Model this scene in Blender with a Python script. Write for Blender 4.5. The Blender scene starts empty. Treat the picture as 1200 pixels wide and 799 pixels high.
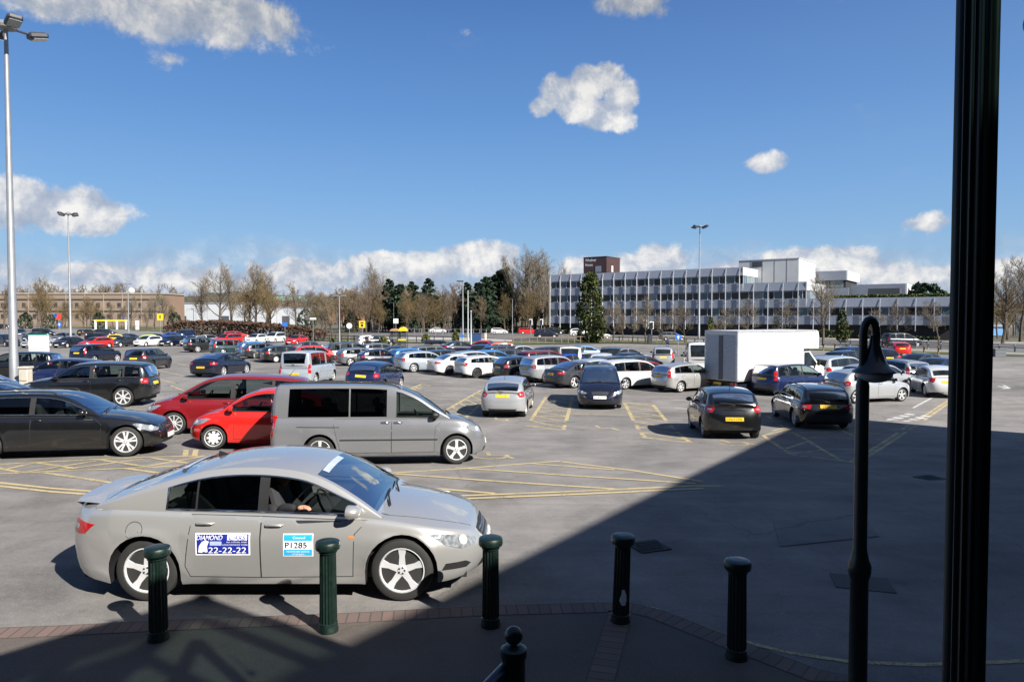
import bpy, bmesh, math, random
from mathutils import Vector, Matrix, Quaternion
from mathutils.bvhtree import BVHTree
from mathutils.geometry import delaunay_2d_cdt
R = math.radians
PI = math.pi
rng = random.Random(7)
scene = bpy.context.scene
COL = scene.collection

# ------------------------------------------------------------------ camera geometry and terrain
FPX, HOR, CAMZ = 817.0, 372.0, 3.05
PITCH = math.atan((399.5 - HOR) / FPX)
def sst(a, b, v):
    t = max(0.0, min(1.0, (v - a) / (b - a)))
    return t * t * (3 - 2 * t)
def gz(x, y):
    sy = sst(9, 26, y); sf = sst(26, 60, y); left = sst(-3, -9, x)
    return -(0.75 * sy * (1 - 0.5 * left * (1 - sf)) + 0.1 * sf)
def gnormal(x, y):
    e = 0.6
    dx = (gz(x + e, y) - gz(x - e, y)) / (2 * e); dy = (gz(x, y + e) - gz(x, y - e)) / (2 * e)
    return Vector((-dx, -dy, 1)).normalized()
CP, SP = math.cos(PITCH), math.sin(PITCH)
def ray(px, py):
    dx = (px - 600) / FPX; dy = -(py - 399.5) / FPX
    return Vector((dx, CP + dy * SP, -SP + dy * CP))
def pt(px, py, Y):
    d = ray(px, py); d = d * (Y / d.y)
    return Vector((d.x, d.y, CAMZ + d.z))
def at(px, py, h=0.0):
    d = ray(px, py); d = d / d.y
    y = 20.0
    for _ in range(80):
        x = d.x * y
        ny = (gz(x, y) + h - CAMZ) / d.z
        if abs(ny - y) < 1e-4: break
        y = 0.5 * y + 0.5 * ny
    x = d.x * y
    return Vector((x, y, gz(x, y)))

# ------------------------------------------------------------------ object helpers
def tag(o, label=None, cat=None, group=None, kind=None):
    if label: o['label'] = label
    if cat: o['category'] = cat
    if group: o['group'] = group
    if kind: o['kind'] = kind
    return o
def thing(name, label, cat, loc=(0, 0, 0), rz=0.0, group=None):
    o = bpy.data.objects.new(name, None); COL.objects.link(o)
    o.location = loc; o.rotation_euler = (0, 0, rz)
    o.empty_display_size = 0.2
    return tag(o, label, cat, group)
def copy_tree(o, parent=None):
    c = o.copy(); COL.objects.link(c); c.parent = parent
    for ch in list(o.children): copy_tree(ch, c)
    return c

class MB:
    """collects faces with material slots, builds one mesh object"""
    def __init__(s):
        s.v = []; s.f = []; s.m = []; s.uv = None
    def vert(s, p): s.v.append(tuple(p)); return len(s.v) - 1
    def face(s, ids, m=0): s.f.append(tuple(ids)); s.m.append(m)
    def grid(s, rows, m=0, closed=False, flip=False):
        n = len(rows[0]); ids = [[s.vert(p) for p in r] for r in rows]
        for i in range(len(rows) - 1):
            for j in range(n if closed else n - 1):
                k = (j + 1) % n
                q = (ids[i][j], ids[i][k], ids[i + 1][k], ids[i + 1][j])
                s.face(q[::-1] if flip else q, m)
        return ids
    def box(s, c, d, m=0, rot=None, taper=1.0):
        c = Vector(c); hx, hy, hz = d[0] / 2, d[1] / 2, d[2] / 2
        P = []
        for z in (-1, 1):
            k = taper if z > 0 else 1.0
            for (x, y) in ((-1, -1), (1, -1), (1, 1), (-1, 1)):
                p = Vector((x * hx * k, y * hy * k, z * hz))
                if rot is not None: p = rot @ p
                P.append(s.vert(c + p))
        for q in ((3, 2, 1, 0), (4, 5, 6, 7), (0, 1, 5, 4), (1, 2, 6, 5), (2, 3, 7, 6), (3, 0, 4, 7)):
            s.face([P[i] for i in q], m)
    def bevbox(s, c, d, b, m=0, rot=None):
        c = Vector(c); hx, hy, hz = d[0] / 2, d[1] / 2, d[2] / 2
        rings = []
        def ring(ix, iy, z):
            pts = []
            bb = b
            for (sx, sy) in ((1, 1), (-1, 1), (-1, -1), (1, -1)):
                ax, ay = hx - ix, hy - iy
                a = [(ax, ay - bb), (ax - bb, ay)]
                if sx * sy < 0: a = a[::-1]
                for (x, y) in a: pts.append((sx * max(x, .0005), sy * max(y, .0005), z))
            return pts
        for (i, z) in ((b, -hz), (0, -hz + b), (0, hz - b), (b, hz)):
            rings.append([c + (rot @ Vector(p) if rot is not None else Vector(p)) for p in ring(i, i, z)])
        ids = s.grid(rings, m, closed=True)
        s.face(ids[0][::-1], m); s.face(ids[-1], m)
    def tube(s, pts, rad, n=6, m=0, cap=True):
        pts = [Vector(p) for p in pts]
        if not isinstance(rad, (list, tuple)): rad = [rad] * len(pts)
        rows = []; up = None
        for i, p in enumerate(pts):
            d = (pts[min(i + 1, len(pts) - 1)] - pts[max(i - 1, 0)])
            if d.length < 1e-9: d = Vector((0, 0, 1))
            d.normalize()
            if up is None:
                up = Vector((0, 0, 1)) if abs(d.z) < .9 else Vector((1, 0, 0))
            a = d.cross(up)
            if a.length < 1e-6: a = d.orthogonal()
            a.normalize(); b = a.cross(d).normalized(); up = b
            rows.append([p + (a * math.cos(2 * PI * k / n) + b * math.sin(2 * PI * k / n)) * rad[i] for k in range(n)])
        ids = s.grid(rows, m, closed=True, flip=True)
        if cap:
            s.face(ids[0], m); s.face(ids[-1][::-1], m)
    def lathe(s, prof, n=24, m=0, c=(0, 0, 0), axis='z', flute=None):
        rows = []
        for (r, z) in prof:
            row = []
            for k in range(n):
                a = 2 * PI * k / n
                rr = r
                if flute and flute[0] <= z <= flute[1]:
                    rr = r * (1 - flute[3] * (0.5 - 0.5 * math.cos(a * flute[2])))
                x, y = rr * math.cos(a), rr * math.sin(a)
                p = (x, y, z) if axis == 'z' else ((x, z, y) if axis == 'y' else (z, x, y))
                row.append((p[0] + c[0], p[1] + c[1], p[2] + c[2]))
            rows.append(row)
        ids = s.grid(rows, m, closed=True, flip=(axis == 'y'))
        s.face(ids[0][::-1], m); s.face(ids[-1], m)
    def sphere(s, c, r, n=12, k=8, m=0, sc=(1, 1, 1)):
        rows = []
        for i in range(k + 1):
            t = PI * i / k
            rr = max(math.sin(t), .002)
            rows.append([(c[0] + r * sc[0] * rr * math.cos(2 * PI * j / n), c[1] + r * sc[1] * rr * math.sin(2 * PI * j / n), c[2] - r * sc[2] * math.cos(t)) for j in range(n)])
        s.grid(rows, m, closed=True)
    def prism(s, poly, a, b, axis='y', m=0):
        """2-D polygon extruded between a and b along an axis; poly coords are the two other axes"""
        def P(u, w, t):
            return {'y': (u, t, w), 'x': (t, u, w), 'z': (u, w, t)}[axis]
        i0 = [s.vert(P(u, w, a)) for (u, w) in poly]; i1 = [s.vert(P(u, w, b)) for (u, w) in poly]
        n = len(poly)
        s.face(i0, m); s.face(i1[::-1], m)
        for i in range(n):
            j = (i + 1) % n
            s.face((i0[i], i1[i], i1[j], i0[j]), m)
    def mesh(s, name, mats, smooth=None, fixn=False):
        me = bpy.data.meshes.new(name)
        me.from_pydata(s.v, [], s.f)
        for mt in (mats if isinstance(mats, (list, tuple)) else [mats]): me.materials.append(mt)
        if len(set(s.m)) > 1 or (s.m and s.m[0]):
            me.polygons.foreach_set('material_index', s.m)
        if fixn:
            bm = bmesh.new(); bm.from_mesh(me)
            bmesh.ops.recalc_face_normals(bm, faces=bm.faces); bm.to_mesh(me); bm.free()
        if smooth is not None:
            me.polygons.foreach_set('use_smooth', [True] * len(me.polygons))
            if smooth < 180: me.set_sharp_from_angle(angle=R(smooth))
        me.update()
        return me
    def build(s, name, mats, parent=None, smooth=None, fixn=False):
        o = bpy.data.objects.new(name, s.mesh(name, mats, smooth, fixn)); COL.objects.link(o)
        if parent is not None: o.parent = parent
        return o

def pchip(pts):
    xs = [p[0] for p in pts]; ys = [p[1] for p in pts]; n = len(xs)
    h = [xs[i + 1] - xs[i] for i in range(n - 1)]; d = [(ys[i + 1] - ys[i]) / h[i] for i in range(n - 1)]
    m = [0] * n; m[0] = d[0]; m[-1] = d[-1]
    for i in range(1, n - 1):
        m[i] = 0 if d[i - 1] * d[i] <= 0 else 2 * d[i - 1] * d[i] / (d[i - 1] + d[i])
    def f(x):
        if x <= xs[0]: return ys[0]
        if x >= xs[-1]: return ys[-1]
        i = 0
        while x > xs[i + 1]: i += 1
        t = (x - xs[i]) / h[i]; t2 = t * t; t3 = t2 * t
        return (2*t3 - 3*t2 + 1) * ys[i] + (t3 - 2*t2 + t) * h[i] * m[i] + (-2*t3 + 3*t2) * ys[i+1] + (t3 - t2) * h[i] * m[i+1]
    return f
def catmull(P, t):
    n = len(P); i = min(int(t), n - 2); f = t - i
    p1, p2 = P[i], P[i + 1]
    p0 = P[i - 1] if i > 0 else tuple(2 * a - b for a, b in zip(p1, p2))
    p3 = P[i + 2] if i + 2 < n else tuple(2 * b - a for a, b in zip(p1, p2))
    return tuple(.5 * (2*b + (c - a) * f + (2*a - 5*b + 4*c - d) * f*f + (3*b - a - 3*c + d) * f**3) for a, b, c, d in zip(p0, p1, p2, p3))

# ------------------------------------------------------------------ materials
MATS = {}
def newmat(name):
    m = bpy.data.materials.new(name); m.use_nodes = True
    nt = m.node_tree; nt.nodes.clear()
    out = nt.nodes.new('ShaderNodeOutputMaterial')
    return m, nt, out
def N(nt, typ, ins=None, **kw):
    n = nt.nodes.new('ShaderNode' + typ)
    for k, v in kw.items(): setattr(n, k, v)
    for k, v in (ins or {}).items():
        s = n.inputs[k]
        if hasattr(v, 'is_linked') or isinstance(v, bpy.types.NodeSocket): nt.links.new(v, s)
        else: s.default_value = v
    return n
def c4(c): return (c[0], c[1], c[2], 1.0)
def ramp(nt, fac, stops):
    n = nt.nodes.new('ShaderNodeValToRGB')
    e = n.color_ramp.elements
    while len(e) < len(stops): e.new(0.5)
    for i, (p, c) in enumerate(stops):
        e[i].position = p; e[i].color = c4(c) if len(c) == 3 else c
    nt.links.new(fac, n.inputs[0])
    return n.outputs[0]
def mixc(nt, fac, a, b, mode='MIX'):
    n = nt.nodes.new('ShaderNodeMix'); n.data_type = 'RGBA'; n.blend_type = mode
    for s, v in ((n.inputs[0], fac), (n.inputs[6], a), (n.inputs[7], b)):
        if isinstance(v, bpy.types.NodeSocket): nt.links.new(v, s)
        else: s.default_value = v if not isinstance(v, tuple) or len(v) == 4 else c4(v)
    return n.outputs[2]
def math_(nt, op, a, b=0.0, clamp=False):
    n = nt.nodes.new('ShaderNodeMath'); n.operation = op; n.use_clamp = clamp
    for s, v in ((n.inputs[0], a), (n.inputs[1], b)):
        if isinstance(v, bpy.types.NodeSocket): nt.links.new(v, s)
        else: s.default_value = v
    return n.outputs[0]
def noise(nt, vec, scale, detail=4, rough=.55, dist=0.0):
    n = N(nt, 'TexNoise', {'Scale': scale, 'Detail': detail, 'Roughness': rough, 'Distortion': dist})
    if vec is not None: nt.links.new(vec, n.inputs['Vector'])
    return n.outputs['Fac']
def simple(name, col, rough=.5, metal=0.0, var=.12, vscale=6.0, coat=0.0, spec=.5, bump=0.0, coords='Object'):
    """principled with a little procedural variation of tone and roughness"""
    if name in MATS: return MATS[name]
    m, nt, out = newmat(name)
    tc = N(nt, 'TexCoord').outputs[coords]
    f = noise(nt, tc, vscale, 5)
    c = ramp(nt, f, [(.25, tuple(v * (1 - var) for v in col)), (.75, tuple(min(1, v * (1 + var)) for v in col))])
    rr = math_(nt, 'ADD', math_(nt, 'MULTIPLY', f, .16), rough - .08, True)
    p = N(nt, 'BsdfPrincipled', {'Base Color': c, 'Roughness': rr, 'Metallic': metal, 'Coat Weight': coat, 'Coat Roughness': .03, 'Specular IOR Level': spec})
    if bump:
        b = N(nt, 'Bump', {'Strength': bump, 'Distance': .02, 'Height': noise(nt, tc, vscale * 6, 4)})
        nt.links.new(b.outputs[0], p.inputs['Normal'])
    nt.links.new(p.outputs[0], out.inputs[0])
    MATS[name] = m
    return m

def make_paint():
    m, nt, out = newmat('car_paint')
    oi = N(nt, 'ObjectInfo')
    tc = N(nt, 'TexCoord').outputs['Object']
    dirt = noise(nt, tc, 2.2, 6, .65)
    sep = N(nt, 'SeparateXYZ', {0: tc})
    low = math_(nt, 'MULTIPLY', math_(nt, 'SUBTRACT', .50, sep.outputs[2]), .30, True)
    dust = math_(nt, 'MULTIPLY', math_(nt, 'ADD', math_(nt, 'MULTIPLY', dirt, .03), low), math_(nt, 'MULTIPLY', dirt, .7), True)
    col = mixc(nt, dust, oi.outputs['Color'], (.16, .14, .12))
    rough = math_(nt, 'ADD', math_(nt, 'MULTIPLY', dirt, .12), .20)
    p = N(nt, 'BsdfPrincipled', {'Base Color': col, 'Metallic': oi.outputs['Alpha'], 'Roughness': rough, 'Coat Weight': 1.0, 'Coat Roughness': .02})
    nt.links.new(p.outputs[0], out.inputs[0])
    return m
PAINT = make_paint()

def make_glass(name, tint, refl=1.0, ior=1.5):
    m, nt, out = newmat(name)
    fr = N(nt, 'Fresnel', {'IOR': ior})
    fac = math_(nt, 'ADD', math_(nt, 'MULTIPLY', fr.outputs[0], refl * .85), .004, True)
    t = N(nt, 'BsdfTransparent', {'Color': c4(tint)})
    g = N(nt, 'BsdfGlossy', {'Color': (.95, .97, 1, 1), 'Roughness': .012})
    x = N(nt, 'MixShader', {0: fac, 1: t.outputs[0], 2: g.outputs[0]})
    nt.links.new(x.outputs[0], out.inputs[0])
    return m
GLASS = make_glass('car_glass', (.50, .56, .54))
GLASS_DK = make_glass('privacy_glass', (.10, .11, .12), 1.3)
GLASS_WS = make_glass('windscreen_glass', (.50, .60, .58), .7)
def make_opaque_glass():
    m, nt, out = newmat('opaque_car_glass')
    tc = N(nt, 'TexCoord').outputs['Object']
    f = noise(nt, tc, 1.6, 3)
    c = ramp(nt, f, [(.35, (.006, .008, .010)), (.75, (.022, .028, .032))])
    p = N(nt, 'BsdfPrincipled', {'Base Color': c, 'Roughness': .04, 'Specular IOR Level': .5})
    nt.links.new(p.outputs[0], out.inputs[0]); return m
GLASS_FAR = make_opaque_glass()
GREEN_GLASS = make_glass('canopy_glass', (.11, .17, .15), .6)

BLACK = simple('black_plastic', (.012, .012, .013), .55)
RUBBER = simple('tyre_rubber', (.018, .0175, .017), .8, var=.25)
CHROME = simple('chrome', (.62, .63, .65), .16, 1.0, .05)
ALLOY = simple('alloy_wheel', (.60, .60, .61), .35, .3, .08)
ALLOY_DK = simple('dark_alloy', (.03, .03, .032), .35, .5, .1)
HUBCAP = simple('silver_hubcap', (.60, .60, .60), .4, .2, .08)
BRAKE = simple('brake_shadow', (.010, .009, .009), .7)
INTERIOR = simple('car_interior', (.012, .012, .013), .8)
SEAT = simple('seat_cloth', (.022, .022, .025), .9)
SEAT_L = simple('pale_seat_cloth', (.22, .20, .17), .9)
REDLENS = simple('red_lens', (.36, .008, .008), .12, 0, .15, 30, coat=.6)
CLEARLENS = simple('clear_lens', (.26, .28, .30), .08, .35, .6, 26, coat=1.0)
AMBER = simple('amber_lens', (.55, .18, .02), .2, 0, .1, 30, coat=.6)
PLATE_Y = simple('yellow_plate', (.72, .46, .02), .4)
PLATE_W = simple('white_plate', (.68, .68, .66), .4)
PRINT_K = simple('black_print', (.012, .012, .014), .5)
PRINT_W = simple('white_print', (.80, .81, .82), .5)
PRINT_BLUE = simple('blue_print', (.012, .022, .24), .4, var=.05)
PRINT_CYAN = simple('cyan_print', (.02, .34, .70), .4, var=.05)
# ------------------------------------------------------------------ cars
SHAPES = {
 'fastback': dict(sh=[(0,.40),(.03,.475),(.12,.545),(.25,.615),(.31,.635),(.5,.655),(.72,.675),(.87,.69),(.97,.675),(1,.59)],
   arc=[(.245,.632),(.31,.77),(.375,.885),(.44,.957),(.54,.988),(.64,.972),(.73,.905),(.82,.81),(.90,.715)],
   ws=(.2,2.45), rg=(5.65,7.6), wins=[(.9,3.66),(3.88,5.28),(5.33,6.05)], tl='wide', tlz=.80, plz=.52),
 'estate': dict(sh=[(0,.40),(.03,.47),(.12,.545),(.25,.615),(.31,.635),(.5,.65),(.8,.665),(.95,.66),(1,.56)],
   arc=[(.27,.64),(.34,.78),(.41,.905),(.48,.965),(.58,.985),(.75,.975),(.88,.945,.90),(.93,.895,.94),(.966,.76,.962),(.976,.66,.972)],
   ws=(.25,2.75), rg=(7.15,8.7), wins=[(.95,3.72),(3.92,5.0),(5.1,6.4)], tl='wide', tlz=.86, plz=.74),
 'suv': dict(sh=[(0,.42),(.03,.52),(.12,.585),(.25,.625),(.5,.645),(.9,.665),(.97,.65),(1,.54)],
   arc=[(.25,.63),(.32,.78),(.385,.90),(.46,.965),(.6,.988),(.8,.975),(.9,.94,.915),(.935,.895,.945),(.97,.73,.968),(.98,.655,.975)],
   ws=(.25,2.7), rg=(7.1,8.6), wins=[(.95,3.68),(3.86,4.95),(5.05,6.25)], tl='square', tlz=.98, plz=.86),
 'hatch': dict(sh=[(0,.40),(.035,.48),(.12,.56),(.22,.62),(.5,.655),(.8,.68),(.95,.68),(1,.58)],
   arc=[(.225,.63),(.31,.78),(.39,.91),(.47,.97),(.58,.99),(.75,.97),(.86,.925,.875),(.905,.885,.915),(.955,.76,.955),(.975,.68,.97)],
   ws=(.25,2.75), rg=(7.05,8.6), wins=[(.95,3.72),(3.9,5.15),(5.22,5.95)], tl='square', tlz=.88, plz=.80),
 'mpv': dict(sh=[(0,.36),(.03,.45),(.1,.53),(.18,.58),(.5,.60),(.9,.62),(.97,.62),(1,.5)],
   arc=[(.185,.60),(.27,.75),(.35,.885),(.43,.955),(.55,.985),(.75,.98),(.89,.95,.905),(.93,.91,.94),(.968,.75,.965),(.98,.63,.975)],
   ws=(.25,2.75), rg=(7.1,8.5), wins=[(.8,3.75),(3.93,5.0),(5.1,6.3)], tl='tall', tlz=.98, plz=.82),
 'van': dict(sh=[(0,.36),(.03,.45),(.09,.52),(.16,.56),(.5,.58),(.97,.58),(1,.45)],
   arc=[(.18,.575),(.25,.70),(.33,.845),(.42,.945),(.5,.98),(.7,.99),(.93,.98,.935),(.965,.95,.965),(.985,.75,.983),(.99,.585,.987)],
   ws=(.25,2.8), rg=(7.1,8.6), wins=[(.9,3.05),(3.72,4.70),(4.73,5.85)], tl='tall', tlz=.86, plz=.74),
 'saloon': dict(sh=[(0,.42),(.03,.49),(.12,.57),(.26,.63),(.5,.665),(.8,.70),(.95,.71),(1,.61)],
   arc=[(.275,.64),(.345,.78),(.415,.91),(.48,.97),(.57,.99),(.68,.965),(.76,.88),(.83,.77),(.87,.715)],
   ws=(.25,2.75), rg=(5.3,7.6), wins=[(.95,3.9),(4.1,5.4),(5.45,5.95)], tl='wide', tlz=.86, plz=.76),
 'micra': dict(sh=[(0,.38),(.04,.48),(.12,.565),(.22,.615),(.6,.64),(.95,.66),(1,.54)],
   arc=[(.21,.62),(.29,.775),(.37,.90),(.46,.975),(.57,.99),(.72,.96),(.84,.885,.86),(.91,.79,.915),(.955,.675,.955)],
   ws=(.25,2.75), rg=(6.2,7.6), wins=[(.95,3.9),(4.05,5.7)], tl='square', tlz=.85, plz=.78),
}
YPROF = pchip([(0,.935),(.06,.960),(.16,.972),(.30,.984),(.45,.997),(.6,1.0),(.69,1.0),(.755,.986),(.84,.968),(.92,.947),(.96,.932),(1.0,.905)])
TR = [0,.07,.16,.27,.38,.50,.60,.69,.77,.84,.90,.95,1.0]
DV = [.97,.88,.68,.4,.15]

def conform(bvh, poly, az, off=.004, step=.06, rim=.012, maxd=None):
    """a panel whose outline is drawn in a plane seen from azimuth az and laid onto the surface"""
    a = R(az); D = Vector((math.cos(a), math.sin(a), 0)); E = Vector((-math.sin(a), math.cos(a), 0))
    out = []
    n = len(poly)
    for i in range(n):
        p, q = Vector(poly[i]), Vector(poly[(i + 1) % n]); k = max(1, int((q - p).length / step))
        for j in range(k): out.append(p.lerp(q, j / k))
    pts = list(out)
    x0, x1 = min(p.x for p in out), max(p.x for p in out); y0, y1 = min(p.y for p in out), max(p.y for p in out)
    def inside(x, y):
        c = False; j = len(out) - 1
        for i in range(len(out)):
            if (out[i].y > y) != (out[j].y > y) and x < (out[j].x - out[i].x) * (y - out[i].y) / (out[j].y - out[i].y) + out[i].x: c = not c
            j = i
        return c
    yy = y0 + step * .6
    while yy < y1:
        xx = x0 + step * .6
        while xx < x1:
            if inside(xx, yy) and min((Vector((xx, yy)) - p).length for p in out) > step * .45: pts.append(Vector((xx, yy)))
            xx += step
        yy += step
    r = delaunay_2d_cdt(pts, [], [list(range(len(out)))], 1, 1e-6)
    V, F = r[0], r[2]
    P = []
    for v in V:
        o = E * v.x + Vector((0, 0, v.y)) + D * 6
        h = bvh.ray_cast(o, -D)
        P.append(None if h[0] is None else h[0] + D * off)
    mb = MB(); idx = {}
    good = []
    for f in F:
        if any(P[i] is None for i in f): continue
        if max((P[f[i]] - P[f[i - 1]]).length for i in range(len(f))) > max(.16, step * 2.6): continue
        good.append(f)
    for f in good:
        for i in f:
            if i not in idx: idx[i] = mb.vert(P[i])
    cnt = {}
    for f in good:
        ids = [idx[i] for i in f]
        a_, b_, c_ = [Vector(mb.v[i]) for i in ids[:3]]
        if (b_ - a_).cross(c_ - a_).dot(D) < 0: ids = ids[::-1]
        mb.face(ids)
        for i in range(len(ids)):
            e = (ids[i - 1], ids[i]); cnt[e] = cnt.get(e, 0) + 1
    if rim:
        back = {}
        for (i, j) in list(cnt):
            if (j, i) not in cnt:
                for k in (i, j):
                    if k not in back: back[k] = mb.vert(Vector(mb.v[k]) - D * rim)
                mb.face((j, i, back[i], back[j]))
    return mb

TEXTCACHE = {}
def text_tris(body):
    if body not in TEXTCACHE:
        cu = bpy.data.curves.new('writing', 'FONT'); cu.body = body; cu.size = 1.0
        ob = bpy.data.objects.new('writing', cu)
        me = bpy.data.meshes.new_from_object(ob)
        vs = [Vector(v.co) for v in me.vertices]; fs = [tuple(p.vertices) for p in me.polygons]
        bpy.data.objects.remove(ob); bpy.data.meshes.remove(me); bpy.data.curves.remove(cu)
        TEXTCACHE[body] = (vs, fs)
    return TEXTCACHE[body]
def text_on(bvh, body, az, s, z, w, h, off=.008, slant=0.0, mb=None, m=0):
    """writing fitted to a w x h field centred at (s, z) on the surface"""
    a = R(az); D = Vector((math.cos(a), math.sin(a), 0)); E = Vector((-math.sin(a), math.cos(a), 0))
    vs, fs = text_tris(body)
    x0, x1 = min(v.x for v in vs), max(v.x for v in vs); y0, y1 = min(v.y for v in vs), max(v.y for v in vs)
    mb = mb or MB(); base = len(mb.v); ok = []
    for v in vs:
        vv = (v.y - y0) / (y1 - y0) - .5
        ss = s + ((v.x - x0) / (x1 - x0) - .5) * w + slant * vv * h; zz = z + vv * h
        o = E * ss + Vector((0, 0, zz)) + D * 6
        hit = bvh.ray_cast(o, -D)
        ok.append(hit[0] is not None)
        mb.vert((hit[0] if hit[0] is not None else o) + D * off)
    for f in fs:
        if all(ok[i] for i in f): mb.face([base + i for i in f], m)
    return mb

def wheel_meshes(r, w, style, seg):
    t = MB()
    ri = r * .735
    t.lathe([(ri * .9, -w/2 + .01), (ri, -w/2), (r * .90, -w/2), (r * .975, -w/2 + .018), (r, -w/2 + .05), (r, w/2 - .05), (r * .975, w/2 - .018), (r * .90, w/2 - .002), (ri * 1.02, w/2 - .004), (ri, w/2 - .03)], seg, 0, axis='y')
    rm = MB()
    yo = w/2 - .012
    rm.lathe([(ri * .98, -w/2 + .03), (ri * 1.0, yo), (ri * .95, yo + .004), (ri * .90, yo - .02), (ri * .88, -.01)], seg, 0, axis='y')
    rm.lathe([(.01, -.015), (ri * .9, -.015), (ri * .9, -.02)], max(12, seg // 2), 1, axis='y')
    if style == 'cap':
        rm.lathe([(.01, yo - .002), (ri * .3, yo), (ri * .86, yo - .022), (ri * .92, yo - .028)], seg, 0, axis='y')
        for k in range(8):
            a = 2 * PI * (k + .5) / 8
            rot = Matrix.Rotation(-a, 3, 'Y')
            rm.box(rot @ Vector((ri * .66, yo - .008, 0)), (ri * .24, .010, ri * .19), 1, rot)
    else:
        n = {'5': 5, '7': 7, '10': 10, '5d': 5}[style]
        sw = {'5': .36, '7': .24, '10': .15, '5d': .22}[style] * ri
        rm.lathe([(.01, yo - .004), (ri * .17, yo - .004), (ri * .24, yo - .02), (ri * .24, -.01)], 14, 0, axis='y')
        for k in range(n):
            for dd in ((-.2, .2) if style == '5d' else (0,)):
                a = 2 * PI * k / n + PI / 2 + dd
                rot = Matrix.Rotation(-a, 3, 'Y')
                pts = []
                for (x, hw_, y) in ((ri * .14, sw * .55, yo - .012), (ri * .6, sw * .42, yo - .014), (ri * .93, sw * .62, yo - .006)):
                    pts.append([rot @ Vector((x, y - .03, -hw_)), rot @ Vector((x, y, -hw_ * .75)), rot @ Vector((x, y, hw_ * .75)), rot @ Vector((x, y - .03, hw_))])
                rm.grid(pts, 0)
        for k in range(5):
            a = 2 * PI * (k + .5) / 5
            rm.box((ri * .13 * math.cos(a), yo, ri * .13 * math.sin(a)), (.014, .006, .014), 1)
    return t, rm

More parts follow.
